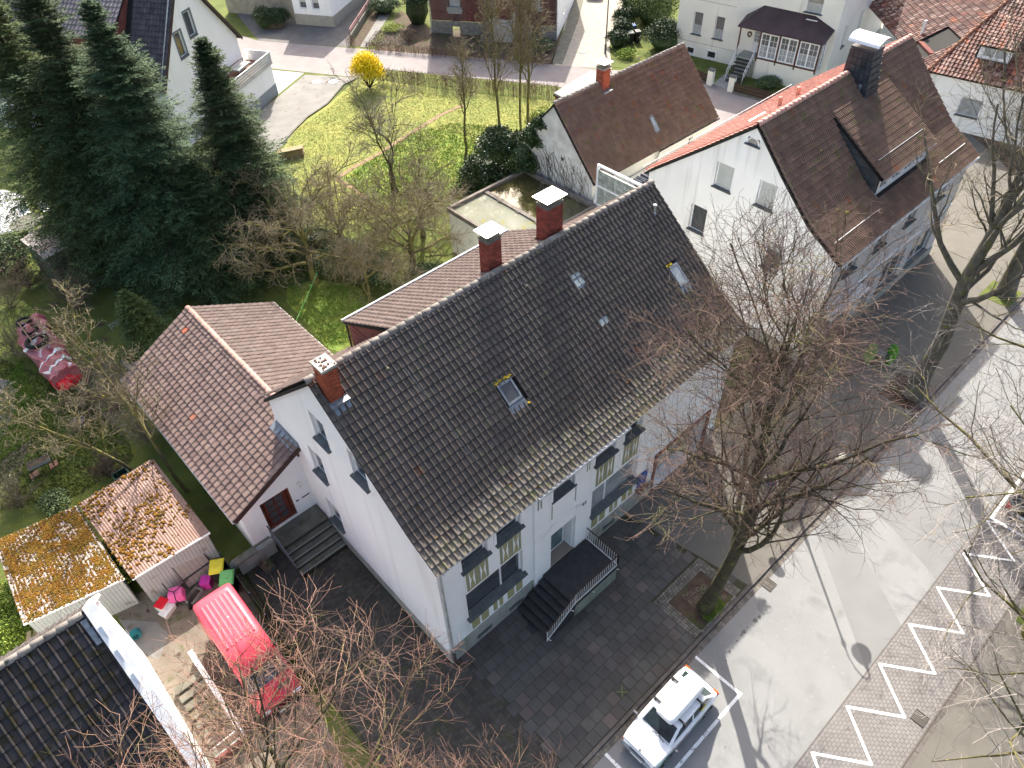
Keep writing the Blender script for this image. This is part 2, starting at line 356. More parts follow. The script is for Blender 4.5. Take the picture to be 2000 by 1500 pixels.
# ------------------------------------------------------------------ building helpers
class Wall:
    """a vertical wall plane: s runs along u, z up, d outwards along n"""
    def __init__(s, o, u, n): s.o = np.array(o, float); s.u = np.array(u, float); s.n = np.array(n, float)
    def p(s, a, z, d=0.0): return s.o+s.u*a+s.n*d+np.array([0, 0, z])
def unit(az): a = math.radians(az); return np.array([math.cos(a), math.sin(a), 0.0])
def wallskin(mb, W, s0, s1, top, holes=(), depth=.16, zb=0.0, bz=None):
    """skin with true openings (reveals included); top = list of (s, z)"""
    top = sorted(top); tz = lambda s: float(np.interp(s, [t[0] for t in top], [t[1] for t in top]))
    cuts = sorted(set([s0, s1]+[t[0] for t in top if s0 < t[0] < s1]+[c for h in holes for c in (h[0], h[2]) if s0 < c < s1]))
    for a, b in zip(cuts, cuts[1:]):
        m = (a+b)/2; hs = sorted([h for h in holes if h[0] < m < h[2]], key=lambda h: h[1]); z = zb
        for h in hs:
            if h[1] > z: mb.add([W.p(a, z), W.p(b, z), W.p(b, h[1]), W.p(a, h[1])], [(0, 1, 2, 3)])
            z = h[3]
        mb.add([W.p(a, z), W.p(b, z), W.p(b, tz(b)), W.p(a, tz(a))], [(0, 1, 2, 3)])
    for h in holes:
        x0, z0, x1, z1 = h[:4]; dp = h[4] if len(h) > 4 else depth
        q = [(x0, z0), (x1, z0), (x1, z1), (x0, z1)]
        for i in range(4):
            a, b = q[i], q[(i+1) % 4]
            mb.add([W.p(*a), W.p(*b), W.p(b[0], b[1], -dp), W.p(a[0], a[1], -dp)], [(0, 1, 2, 3)])
    return mb
def frame_mb(W, x0, z0, x1, z1, d, fw=.07, cols=1, rows=1, th=.05, weights=None, bar=None):
    mb = MB(); bar = bar or fw
    def b(a0, b0, a1, b1, th_=th): mb.obox(W.p(a0, b0, d-th_), W.u*(a1-a0), np.array([0, 0, b1-b0]), W.n*th_)
    b(x0, z0, x1, z0+fw); b(x0, z1-fw, x1, z1); b(x0, z0+fw, x0+fw, z1-fw); b(x1-fw, z0+fw, x1, z1-fw)
    ws = weights or [1]*cols; tot = sum(ws); acc = 0
    for w in ws[:-1]:
        acc += w; x = x0+(x1-x0)*acc/tot; b(x-bar/2, z0+fw, x+bar/2, z1-fw, th*.9)
    for r in range(1, rows):
        z = z0+(z1-z0)*r/rows; b(x0+fw, z-bar/2, x1-fw, z+bar/2, th*.8)
    return mb
def window(par, W, x0, z0, x1, z1, d=-.12, cols=1, rows=1, frame=None, glass=None, sill=.12, sillm=None, weights=None, shutter=0, fw=.07, bar=None, sillh=.04, sillslope=.04, label=None, curtain=0, over=.05):
    w = part('window', frame_mb(W, x0, z0, x1, z1, d, fw, cols, rows, weights=weights, bar=bar), frame or m_frame, par, label=label)
    ws = weights or [1]*cols; tot = sum(ws); acc = 0
    for q in ws:
        a = x0+(x1-x0)*acc/tot; acc += q; b = x0+(x1-x0)*acc/tot
        part('pane', MB().obox(W.p(a+.03, z0+.03, d-.05), W.u*(b-a-.06), (0, 0, z1-z0-.06), W.n*.012), glass or m_glass, w)
        if curtain:
            part('curtain', MB().obox(W.p(a+.05, z0+.05, d-.037), W.u*(b-a-.1), (0, 0, (z1-z0-.1)*curtain), W.n*.004), m_glassl, w)
    if shutter:
        h = (z1-z0)*shutter; n = max(3, int(h/.11)); mb = MB()
        for k in range(n): mb.obox(W.p(x0+.07, z1-.06-h+.0+(h/n)*k+.004, d-.02), W.u*(x1-x0-.14), (0, 0, h/n-.012), W.n*.018)
        part('roller_shutter', mb, m_shutter, w)
    if sill:
        mb = MB(); a = x0-over; b = x1+over; dep = sill-d
        p = [W.p(a, z0-sillh, d), W.p(b, z0-sillh, d), W.p(b, z0-sillh, sill), W.p(a, z0-sillh, sill),
             W.p(a, z0+.012+sillslope, d), W.p(b, z0+.012+sillslope, d), W.p(b, z0+.012, sill), W.p(a, z0+.012, sill)]
        # inside the opening the slab is as wide as the opening; the ears stand proud of the wall
        mb.add(p, [(0, 3, 2, 1), (4, 5, 6, 7), (0, 1, 5, 4), (1, 2, 6, 5), (2, 3, 7, 6), (3, 0, 4, 7)])
        part('sill', mb, sillm or m_sill, w)
    return w

def tile_mesh(kind, w, l, th=.045, lift=.045):
    if kind == 'roll':   xs = [(0, .0), (.60, 0), (.70, .035), (.80, .072), (.92, .072), (1.0, .025)]
    elif kind == 'double': xs = [(0, .0), (.20, .0), (.28, .045), (.40, .050), (.50, .004), (.70, .0), (.78, .045), (.90, .050), (1.0, .004)]
    elif kind == 'flat': xs = [(0, .022), (.14, .034), (.22, .006), (.88, .004), (1.0, .012)]
    else:                xs = [(0, .02), (.12, .045), (.30, .055), (.48, .02), (.65, 0), (.85, .004), (1.0, .02)]
    sc = w/.24*(1.35 if kind == 'double' else 1.0); th = lift*.95; V = []; F = []; n = len(xs); g = .003
    for y, lf in ((-.02, 0.0), (l+.035, lift)):
        for x, z in xs: V.append((g+x*(w-2*g), y, z*sc+lf))
    for x, z in xs: V.append((g+x*(w-2*g), l+.035, z*sc+lift-th))
    for i in range(n-1):
        F.append((i, i+n, i+n+1, i+1)); F.append((i+n, i+2*n, i+2*n+1, i+n+1))
    F.append((0, n, 2*n, 2*n)); F.pop()
    return np.array(V), F
def tiles(par, name, mats, O, U, D, prof, length, w, l, kind='roll', keep=None, nparts=300, matf=None, lift=.048, jitter=.004, uoff=0.0):
    """O: point on the ridge line (z ignored); prof: [(d, z)] from the ridge outwards along D"""
    O = np.array(O, float); U = np.array(U, float); D = np.array(D, float)
    if not isinstance(mats, (list, tuple)): mats = [mats]
    pd = np.array(prof, float); seg = np.hypot(np.diff(pd[:, 0]), np.diff(pd[:, 1])); S = np.concatenate([[0], np.cumsum(seg)])
    dz = lambda s: (np.interp(s, S, pd[:, 0]), np.interp(s, S, pd[:, 1]))
    Vt, Ft = tile_mesh(kind, w, l, lift=lift)
    nr = int(math.ceil(S[-1]/l)); nc = int(round(length/w)); wi = length/nc
    cells = []
    for r in range(nr):
        sb = S[-1]-r*l; st = max(0, sb-l)
        d0, z0 = dz(st); d1, z1 = dz(sb)
        for c in range(nc):
            u = uoff+c*wi
            P0 = O+U*u+D*d0; P0[2] = z0
            if keep and not keep(u+wi/2, (d0+d1)/2, (z0+z1)/2, r, c): continue
            sl = np.array([D[0]*(d1-d0), D[1]*(d1-d0), z1-z0]); ln = np.linalg.norm(sl)
            if ln < 1e-4: continue
            y = sl/ln; zn = np.cross(U, y)
            if zn[2] < 0: zn = -zn
            Rm = np.stack([U, y, zn], 1)
            a = rng.normal(0, jitter); Rm = Rm @ np.array([[math.cos(a), -math.sin(a), 0], [math.sin(a), math.cos(a), 0], [0, 0, 1]])
            P0 = P0 - y*max(0, l-ln) if ln < l*.98 and st <= 0 and False else P0
            cells.append((np.linalg.norm(P0-CP), P0+zn*(.005+abs(rng.normal(0, jitter))), Rm, ln/l, matf(u, (d0+d1)/2, r, c) if matf else 0))
    cells.sort(key=lambda t: t[0])
    L = wloc(par); Ln = np.array([L.x, L.y, L.z])
    if np.linalg.det(np.stack([U, D, (0, 0, 1)], 1)) < 0: Ft = [f[::-1] for f in Ft]
    mes = {}
    for k, (dd, P, Rm, yl, mi) in enumerate(cells[:nparts]):
        key = mi
        if key not in mes:
            me = bpy.data.meshes.new(name); me.from_pydata([tuple(v) for v in Vt], [], Ft); me.materials.append(mats[mi]); mes[key] = me
        o = bpy.data.objects.new(name, mes[key]); COL.objects.link(o); o.parent = par
        Mx = Matrix([[Rm[i][0], Rm[i][1]*yl, Rm[i][2], P[i]-Ln[i]] for i in range(3)]+[[0, 0, 0, 1]]); o.matrix_local = Mx
    rest = cells[nparts:]
    F4 = np.array([f for f in Ft if len(f) == 4])
    for mi in range(len(mats)):
        rs = [c for c in rest if c[4] == mi]
        if not rs: continue
        V = np.concatenate([(Vt*np.array([1, c[3], 1])) @ c[2].T + c[1] for c in rs])
        F = np.concatenate([F4+i*len(Vt) for i in range(len(rs))])
        rr = np.repeat(rng.random(len(rs)), len(F4))
        npmesh(name+'s', V, F, mats[mi], par, kind='stuff', rnd=rr)
def ridge_tiles(par, mat, A, B, r=.13, l=.36, name='ridge_tile', r2=None):
    A = np.array(A, float); B = np.array(B, float); n = max(1, int(round(np.linalg.norm(B-A)/l))); d = (B-A)/n
    y = d/np.linalg.norm(d); x = np.cross(y, (0, 0, 1.)); x /= np.linalg.norm(x); z = np.cross(x, y)
    V = []; F = []; k = 7
    for t, rr in ((0, r), (1.06, r*.84)):
        for i in range(k):
            a = PI*(-.08+1.16*i/(k-1)); V.append((rr*math.cos(a), t*np.linalg.norm(d), rr*.85*math.sin(a)))
    for i in range(k): a = PI*(-.08+1.16*i/(k-1)); V.append(((r-.022)*math.cos(a), 0, (r-.022)*.85*math.sin(a)))
    for i in range(k-1): F += [(i, i+1, i+1+k, i+k), (i, i+2*k, i+1+2*k, i+1)]
    me = bpy.data.meshes.new(name); me.from_pydata(V, [], F); me.materials.append(mat)
    me.polygons.foreach_set('use_smooth', [True]*len(F))
    L = wloc(par)
    for i in range(n):
        p = A+d*i; o = bpy.data.objects.new(name, me); COL.objects.link(o); o.parent = par
        j = rng.normal(0, .006, 3)
        o.matrix_local = Matrix([[x[q], y[q], z[q], p[q]-L[q]+j[q]] for q in range(3)]+[[0, 0, 0, 1]])
def slab(mb, pts, th=.12):
    """thick sheet under a roof plane"""
    p = [np.array(q, float) for q in pts]; n = np.cross(p[1]-p[0], p[2]-p[0]); n /= np.linalg.norm(n)
    if n[2] > 0: n = -n
    k = len(p); mb.add(p+[q+n*th for q in p], [tuple(range(k)), tuple(range(k, 2*k))[::-1]]+[(i, (i+1) % k, k+(i+1) % k, k+i) for i in range(k)])
    return mb
def bricks(par, x0, y0, z0, x1, y1, z1, mat, bw=.22, bh=.068, g=.012, name='brick_courses', zcut=None):
    """brick courses standing proud of a mortar core, four faces"""
    V = []; F = []; R = []; n = int((z1-z0)/(bh+g))
    B8 = np.array([(0,0,0),(1,0,0),(1,1,0),(0,1,0),(0,0,1),(1,0,1),(1,1,1),(0,1,1)], float)
    F6 = np.array([(0,3,2,1),(4,5,6,7),(0,1,5,4),(1,2,6,5),(2,3,7,6),(3,0,4,7)])
    def add(a, b):
        a = np.array(a); b = np.array(b); V.append(B8*(b-a)+a); F.append(F6+8*(len(V)-1)); R.extend([rng.random()]*6)
    dp = .05
    for i in range(n):
        z = z0+i*(bh+g); off = (bw+g)/2 if i % 2 else 0
        for (L, mk) in ((x1-x0, 'x'), (y1-y0, 'y')):
            t = -off
            while t < L-.02:
                a = max(t, 0 if i % 2 else 0); b = min(t+bw, L)
                pr = .008+rng.random()*.006
                if b-a > .03:
                    if mk == 'x':
                        add((x0+a, y0-pr, z), (x0+b, y0+dp, z+bh)); add((x0+a, y1-dp, z), (x0+b, y1+pr, z+bh))
                    else:
                        add((x0-pr, y0+a, z), (x0+dp, y0+b, z+bh)); add((x1-dp, y0+a, z), (x1+pr, y0+b, z+bh))
                t += bw+g
    npmesh(name, np.concatenate(V), np.concatenate(F), mat, par, kind='stuff', rnd=np.array(R))
def chimney(par, x0, y0, x1, y1, z0, z1, brick, mortar, cap='sheet'):
    c = part('chimney', MB().box((x0, y0, z0), (x1, y1, z1)), mortar, par)
    bricks(c, x0, y0, z0+.02, x1, y1, z1-.02, brick)
    if cap == 'sheet':
        part('crown_course', MB().box((x0-.02, y0-.02, z1), (x1+.02, y1+.02, z1+.10)), m_concrete, c)
        mb = MB().box((x0-.12, y0-.12, z1+.32), (x1+.12, y1+.12, z1+.345))
        part('cap_sheet', mb, m_capsheet, c)
        mb = MB()
        for a in (x0+.05, x1-.05):
            for b in (y0+.05, y1-.05): mb.bar((a, b, z1+.1), (a, b, z1+.32), .03, .03)
        part('cap_leg', mb, m_iron, c)
    elif cap == 'slab':
        part('cap_slab', MB().box((x0-.05, y0-.05, z1), (x1+.05, y1+.05, z1+.10)), m_cap, c, bevel=.01)
        mb = MB()
        for k in range(26): a = x0+rng.random()*(x1-x0); b = y0+rng.random()*(y1-y0); s = .015+.03*rng.random(); mb.lathe((a, b, z1+.1), [(s, 0), (s*.8, s*.8)], 5)
        part('moss_cushion', mb, m_tile_rust, c, kind='stuff')
    mb = MB(); f = .10
    part('flashing', MB().box((x0-f, y0-f-.14, z0+.0), (x1+f, y1+f, z0+.10)), m_lead, c)
    return c
def skylight(par, x0, x1, y0, y1, zf, slope, glass=None, proud=.09, name='skylight'):
    """zf(y) gives roof height; frame follows the slope"""
    def P(x, y, h): return (x, y, zf(y)+h)
    mb = MB(); f = .07
    def rect(a, b, c, d, h0, h1):
        mb.add([P(a, c, h0), P(b, c, h0), P(b, d, h0), P(a, d, h0), P(a, c, h1), P(b, c, h1), P(b, d, h1), P(a, d, h1)],
               [(0,3,2,1),(4,5,6,7),(0,1,5,4),(1,2,6,5),(2,3,7,6),(3,0,4,7)])
    rect(x0, x1, y0, y0+f, 0, proud+.04); rect(x0, x1, y1-f, y1, 0, proud+.04); rect(x0, x0+f, y0+f, y1-f, 0, proud+.04); rect(x1-f, x1, y0+f, y1-f, 0, proud+.04)
    w = part(name, mb, m_lead, par)
    mb = MB(); rect(x0+f, x1-f, y0+f, y1-f, .05, proud+.015); part('pane', mb, glass or m_glass, w)
    mb = MB(); rect(x0-.05, x1+.05, y0-.22, y0, 0, .05); part('apron', mb, m_lead, w)
    return w
def moss(par, pts, s=.06, mat=None, name='moss_clump'):
    mb = MB()
    for (x, y, z) in pts:
        for k in range(5):
            q = rng.normal(0, s*.9, 2); r = s*(.4+.6*rng.random()); mb.lathe((x+q[0], y+q[1], z), [(r, -.02), (r*.8, r*.45), (r*.2, r*.7)], 6)
    return part(name, mb, mat or m_moss, par, kind='stuff')
def text(par, s, loc, size, mat, ux, uy, name='lettering', ext=.003):
    cu = bpy.data.curves.new(name, 'FONT'); cu.body = s; cu.size = size; cu.extrude = ext; cu.resolution_u = 2
    cu.materials.append(mat)
    o = bpy.data.objects.new(name, cu); COL.objects.link(o); o.parent = par
    ux = np.array(ux, float); ux /= np.linalg.norm(ux); uy = np.array(uy, float); uy -= ux*np.dot(ux, uy); uy /= np.linalg.norm(uy); uz = np.cross(ux, uy)
    L = wloc(par) if par is not None else Vector((0, 0, 0))
    o.matrix_local = Matrix([[ux[i], uy[i], uz[i], loc[i]-L[i]] for i in range(3)]+[[0, 0, 0, 1]])
    return o
def totext(o):
    dg = bpy.context.evaluated_depsgraph_get(); me = bpy.data.meshes.new_from_object(o.evaluated_get(dg)); n = bpy.data.objects.new(o.name, me); COL.objects.link(n); n.parent = o.parent; n.matrix_local = o.matrix_local.copy(); nm = o.name; cu = o.data; bpy.data.objects.remove(o); n.name = nm; return n
def poly_sheet(name, pts, z, mat, th=None):
    """flat sheet (or slab) of a polygon"""
    if th: return struct(name, MB().prism(pts, z-th, z), mat)
    return struct(name, MB().add([(x, y, z) for x, y in pts], [tuple(range(len(pts)))]), mat)
def inpoly(x, y, poly):
    c = False; n = len(poly); j = n-1
    for i in range(n):
        xi, yi = poly[i]; xj, yj = poly[j]
        if (yi > y) != (yj > y) and x < (xj-xi)*(y-yi)/(yj-yi)+xi: c = not c
        j = i
    return c

# ------------------------------------------------------------------ ground, road, pavements
struct('ground', MB().box((-120, -120, -.6), (260, 260, -.16)), m_soil)
poly_sheet('road', [(-60, -11.22), (140, -11.22), (140, -6.38), (-60, -6.38)], -.10, m_road, .05)
poly_sheet('asphalt_patch', [(11.5, -11.2), (14.2, -11.2), (17.4, -6.6), (15.6, -6.5)], -.096, m_road2)
poly_sheet('asphalt_patch', [(17.2, -11.2), (22.6, -11.2), (21.0, -8.0), (18.6, -7.0), (18.2, -8.8)], -.096, m_road2)
bandbase = poly_sheet('parking_strip', [(-60, -13.85), (140, -13.85), (140, -11.22), (-60, -11.22)], -.105, M('pale_sand_joint', (.15,.135,.125), rough=1), .05)
poly_sheet('gutter_strip', [(-60, -6.38), (140, -6.38), (140, -6.12), (-60, -6.12)], -.105, m_kerb, .05)
pv = poly_sheet('pavement', [(-60, -5.98), (140, -5.98), (140, .2), (16.5, .2), (16.5, 30), (14, 30), (14, .2), (-2.0, .2), (-2.0, -3.5), (-60, -3.5)], -.012, m_pave, .12)
poly_sheet('far_pavement', [(-60, -40), (140, -40), (140, -14.0), (-60, -14.0)], 0, m_pave, .12)
# kerb stones, both sides
def run(name, par, mat, x0, x1, y0, y1, z0, z1, l, gap=.012, keep=None, jit=.004, n=300):
    me = bpy.data.meshes.new(name)
    b = MB().box((-l/2+gap/2, -(y1-y0)/2, 0), (l/2-gap/2, (y1-y0)/2, z1-z0)); me.from_pydata(b.v, [], b.f); me.materials.append(mat)
    L = wloc(par); xs = np.arange(x0+l/2, x1, l); xs = sorted(xs, key=lambda x: abs(x+2))
    for x in xs[:n]:
        o = bpy.data.objects.new(name, me); COL.objects.link(o); o.parent = par
        o.location = (x-L.x+rng.normal(0, jit), (y0+y1)/2-L.y+rng.normal(0, jit), z0-L.z+rng.normal(0, jit*.6))
kb = poly_sheet('kerb', [(-60, -6.12), (140, -6.12), (140, -5.98), (-60, -5.98)], -.03, m_joint_soil, .12)
run('kerbstone', kb, m_kerb, -4, 60, -6.12, -5.985, -.12, .005, 1.0)
kb2 = poly_sheet('kerb', [(-60, -14.0), (140, -14.0), (140, -13.86), (-60, -13.86)], -.03, m_joint_soil, .12)
run('kerbstone', kb2, m_kerb, 2, 50, -13.995, -13.865, -.12, .005, 1.0)
gs = bpy.data.objects['gutter_strip']
run('gutter_stone', gs, m_sett, -4, 40, -6.37, -6.25, -.10, -.088, .16, n=150)
run('gutter_stone', gs, m_sett, -4, 40, -6.24, -6.13, -.10, -.088, .16, n=150)

def pieces(par, name, mat, cells, z0, z1, gap, nparts=300, jit=.003, mesh=None):
    """rectangular pieces: cells = (cx, cy, w, h, rot)"""
    cells = sorted(cells, key=lambda c: (c[0]-CP[0])**2+(c[1]-CP[1])**2)
    L = wloc(par); meshes = {}
    def mk(w, h):
        b = MB(); g = gap/2; e = .006
        b.add([(-w/2+g, -h/2+g, 0), (w/2-g, -h/2+g, 0), (w/2-g, h/2-g, 0), (-w/2+g, h/2-g, 0),
               (-w/2+g, -h/2+g, z1-z0-e), (w/2-g, -h/2+g, z1-z0-e), (w/2-g, h/2-g, z1-z0-e), (-w/2+g, h/2-g, z1-z0-e),
               (-w/2+g+e, -h/2+g+e, z1-z0), (w/2-g-e, -h/2+g+e, z1-z0), (w/2-g-e, h/2-g-e, z1-z0), (-w/2+g+e, h/2-g-e, z1-z0)],
              [(0,1,5,4),(1,2,6,5),(2,3,7,6),(3,0,4,7),(4,5,9,8),(5,6,10,9),(6,7,11,10),(7,4,8,11),(8,9,10,11)])
        return b
    for cx, cy, w, h, a in cells[:nparts]:
        key = (round(w, 2), round(h, 2))
        if key not in meshes:
            b = mesh if mesh else mk(w, h); me = bpy.data.meshes.new(name); me.from_pydata(b.v, [], b.f); me.materials.append(mat); meshes[key] = me
        o = bpy.data.objects.new(name, meshes[key]); COL.objects.link(o); o.parent = par
        o.location = (cx-L.x, cy-L.y, z0-L.z+rng.normal(0, jit)); o.rotation_euler = (rng.normal(0, jit*1.2), rng.normal(0, jit*1.2), a+rng.normal(0, .004))
    rest = cells[nparts:]
    if rest:
        VV = []; FF = []; RR = []; base = None
        for i, (cx, cy, w, h, a) in enumerate(rest):
            b = mesh if mesh else mk(w, h)
            v = np.array(b.v); f = b.f; c, s = math.cos(a), math.sin(a)
            v2 = np.stack([cx+v[:, 0]*c-v[:, 1]*s, cy+v[:, 0]*s+v[:, 1]*c, z0+v[:, 2]+rng.normal(0, jit)], 1)
            F = np.array([q for q in f if len(q) == 4]); n6 = [q for q in f if len(q) != 4]
            k = i*len(v); VV.append(v2); FF.append(F+k); RR.extend([rng.random()]*len(F))
        npmesh(name+'s', np.concatenate(VV), np.concatenate(FF), mat, par, kind='stuff', rnd=np.array(RR))
# square slabs in front of the house
PIT1 = (8.15, -5.85, 10.3, -4.2)
slabbase = poly_sheet('slab_pavement', [(.4, -5.97), (11.2, -5.97), (10.2, -.05), (.4, -.05)], -.004, m_joint_soil)
cells = []
for j in range(13):
    for i in range(-1, 27):
        x = .55+i*.46+(.23 if j % 2 else 0); y = -5.72+j*.46
        if .5 < x < 11.1-(y+6)*.16 and y < -.1 and not (PIT1[0]-.45 < x < PIT1[2]+.45 and PIT1[1]-.1 < y < PIT1[3]+.4) and not (5.1 < x < 7.2 and y > -1.7):
            cells.append((x, y, .46, .46, 0))
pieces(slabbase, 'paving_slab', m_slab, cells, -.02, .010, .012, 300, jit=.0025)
# interlocking block paving in the side yard
YARD = [(-4.35, -5.95), (.42, -5.95), (.42, -.02), (-.02, -.02), (-.02, 7.3), (-2.3, 7.3), (-2.3, 9.3), (-4.0, 9.3), (-4.35, 5.5)]
yb = poly_sheet('block_paved_yard', YARD, -.006, m_joint_soil)
b = MB(); hx = [(-.10, -.075), (-.035, -.075), (-.02, -.098), (.02, -.098), (.035, -.075), (.10, -.075), (.10, .070), (.035, .070), (.02, .047), (-.02, .047), (-.035, .070), (-.10, .070)]
top = [(x*.97, y*.97, .022) for x, y in hx]; bot = [(x, y, 0) for x, y in hx]; n = len(hx)
b.add(bot+top, [(i, (i+1) % n, n+(i+1) % n, n+i) for i in range(n)]); b.add([top[0], top[1], top[10], top[11]], [(0, 1, 2, 3)]); b.add([top[1], top[2], top[9], top[10]], [(0, 1, 2, 3)])
b.add([top[2], top[3], top[8], top[9]], [(0, 1, 2, 3)]); b.add([top[3], top[4], top[7], top[8]], [(0, 1, 2, 3)]); b.add([top[4], top[5], top[6], top[7]], [(0, 1, 2, 3)])
cells = []
for j in range(100):
    for i in range(25):
        x = -4.3+i*.205; y = -5.9+j*.152+(.076 if i % 2 else 0)
        if inpoly(x, y, YARD) and inpoly(x-.1, y, YARD): cells.append((x, y, .2, .15, 0))
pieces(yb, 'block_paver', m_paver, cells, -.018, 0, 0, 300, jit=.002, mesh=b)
# brick-paved parking strip with zigzag marking
cells = []
for j in range(22):
    for i in range(200):
        x = 3.0+i*.21+(.105 if j % 2 else 0); y = -13.75+j*.115
        if x < 36: cells.append((x, y, .21, .115, 0))
pieces(bandbase, 'road_brick', m_band, cells, -.105, -.093, .010, 300, jit=.0012)
def stroke(name, pts, w, z=-.088, closed=False):
    mb = MB()
    for a, c in zip(pts, pts[1:]):
        a = np.array(a, float); c = np.array(c, float); d = (c-a)/np.linalg.norm(c-a); n = np.array([-d[1], d[0]])*w/2; e = d*w*.35
        q = [a-n-e, c-n+e, c+n+e, a+n-e]; mb.add([(p[0], p[1], z) for p in q], [(0, 1, 2, 3)]); z += .0008
    return struct(name, mb, m_paint)
zz = []
for k in range(22):
    zz.append((6.13+1.19*k, -11.42 if k % 2 else -13.05))
for i, (a, c) in enumerate(zip(zz, zz[1:])): stroke('zigzag_marking', [a, c], .10, z=-.0885+.0006*(i % 2))
stroke('parking_marking', [(7.15, -6.4), (7.2, -8.42)], .12); stroke('parking_marking', [(7.25, -8.42), (-2.5, -8.42)], .12, z=-.0925)
stroke('parking_marking', [(1.9, -6.4), (1.93, -8.36)], .12, z=-.094)
stroke('parking_marking', [(21.9, -11.46), (40, -11.40)], .12); stroke('parking_marking', [(21.9, -11.5), (21.95, -13.3)], .12, z=-.087)
# tree pits framed with setts
def pit(x0, y0, x1, y1, rows=4):
    s = struct('tree_pit', MB().box((x0, y0, -.05), (x1, y1, .012)), m_soil)
    cells = []
    for k in range(rows):
        o = .06+k*.115
        for x in np.arange(x0-o, x1+o, .165): cells += [(x+.08, y1+o, .16, .11, 0)]+([(x+.08, y0-o, .16, .11, 0)] if y0-o > -5.95 else [])
        for y in np.arange(max(y0-o, -5.9), y1+o-.05, .165): cells += [(x0-o, y+.08, .16, .11, PI/2), (x1+o, y+.08, .16, .11, PI/2)]
    pieces(s, 'sett', m_sett, cells, -.02, .022, .012, 200)
    return s
pit(*PIT1); pit(25.3, -6.0+.15, 27.5, -4.2)
poly_sheet('tree_pit', [(37.0, -5.9), (39, -5.9), (39, -4.2), (37, -4.2)], .002, m_grass); poly_sheet('tree_pit', [(17.6, -16), (19.6, -16), (19.6, -14.2), (17.6, -14.2)], .012, m_grass)
def grate(x, y, label):
    t = thing('drain_grate', label, 'drain grate', (x, y, -.09))
    mb = MB().box((x-.22, y-.22, -.1), (x+.22, y+.22, -.082)); part('grate_tray', mb, m_under, t)
    fr = MB(); [fr.box(*q) for q in (((x-.25, y-.25, -.1), (x+.25, y-.22, -.07)), ((x-.25, y+.22, -.1), (x+.25, y+.25, -.07)), ((x-.25, y-.22, -.1), (x-.22, y+.22, -.07)), ((x+.22, y-.22, -.1), (x+.25, y+.22, -.07)))]
    part('grate_frame', fr, m_iron, t)
    for k in range(6): part('grate_bar', MB().box((x-.20+k*.07, y-.22, -.082), (x-.165+k*.07, y+.22, -.072)), m_sett, t)
grate(11.9, -6.52, 'cast iron drain grate in the sunlit gutter beside the beige pavement')
grate(11.25, -13.45, 'cast iron drain grate in the brick strip beside the zigzag marking')
t = thing('manhole_cover', 'round grey manhole cover at the edge of the house shadow', 'manhole cover', (10.9, -7.0, -.095))
part('cover_plate', MB().lathe((10.9, -7.0, -.10), [(.30, 0), (.30, .008), (.28, .01)], 20), m_road2, t)

# garden and the far side
GARD = [(-40, 8.5), (-4.4, 8.5), (-4.4, 9.7), (0, 9.7), (0, 10.8), (24, 10.8), (24, 30), (44, 30), (20, 70), (-60, 70)]
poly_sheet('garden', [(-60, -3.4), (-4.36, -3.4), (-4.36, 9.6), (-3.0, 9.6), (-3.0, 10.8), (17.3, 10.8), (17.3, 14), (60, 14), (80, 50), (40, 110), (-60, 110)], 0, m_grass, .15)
poly_sheet('lawn', [at2(548, 300), at2(575, 250), at2(640, 205), at2(700, 152), at2(760, 160), at2(900, 180), at2(1085, 198), at2(1080, 260), at2(950, 345), at2(880, 400), at2(700, 440), at2(560, 430)], .004, m_lawn)
poly_sheet('green_lawn', [at2(665, 348), at2(760, 290), at2(820, 250), at2(905, 262), at2(960, 300), at2(960, 350), at2(880, 400), at2(760, 400), at2(700, 385)], .008, m_lawn2)
poly_sheet('green_lawn', [at2(560, 560), at2(620, 545), at2(700, 560), at2(760, 650), at2(700, 700), at2(640, 680), at2(560, 590)], .008, m_lawn2)
# narrow trench edge between the two lawns
mb = MB()
for a, c in zip([(662, 345), (700, 322), (745, 298), (800, 262), (860, 225)], [(700, 322), (745, 298), (800, 262), (860, 225), (905, 205)]):
    A = np.array(at2(*a)); B = np.array(at2(*c)); mb.bar((A[0], A[1], .012), (B[0], B[1], .012), .38, .02)
for a, c in zip([(655, 348), (680, 362)], [(680, 362), (715, 388)]):
    A = np.array(at2(*a)); B = np.array(at2(*c)); mb.bar((A[0], A[1], .014), (B[0], B[1], .014), .35, .02)
struct('bare_earth_strip', mb, M('bare_earth', (.36, .25, .16), (.28, .20, .12), ns=3, rough=1, bump=1, bs=12))
poly_sheet('back_road', [at2(440, 60), at2(505, 80), at2(700, 95), at2(835, 105), at2(1000, 118), at2(1100, 128), at2(1180, 136), at2(1300, 143), (51.3, 17), (52.5, 8), (48, 8), (47.2, 17), at2(1375, 262), (44.0, 22), at2(1180, 192), at2(1085, 168), at2(900, 150), at2(745, 135), at2(700, 152), at2(540, 135), at2(440, 125)], .012, m_backroad)
poly_sheet('paved_forecourt', [at2(440, 0), at2(505, 80), at2(683, 92), at2(722, 30), at2(760, -30), at2(600, -60)], .006, M('dark_forecourt', (.14, .13, .125), (.18, .17, .16), ns=1, rough=.9, bump=.2))
poly_sheet('driveway', [at2(535, 196), at2(596, 146), at2(700, 152), at2(672, 168), at2(640, 205), at2(600, 228), at2(552, 285), at2(530, 300), at2(470, 330), at2(470, 240)], .016, m_drive)
poly_sheet('driveway', [at2(522, 136), at2(594, 143), at2(534, 192)], .018, M('grass_grid_paving', (.40, .40, .36), (.50, .49, .46), ns=4, rough=.9))
mb = MB(); A = [at2(x, y) for x, y in ((700, 152), (672, 166), (655, 185), (640, 203), (600, 230), (575, 255), (552, 280))]
for a, c in zip(A, A[1:]): mb.bar((*a, .04), (*c, .04), .14, .12)
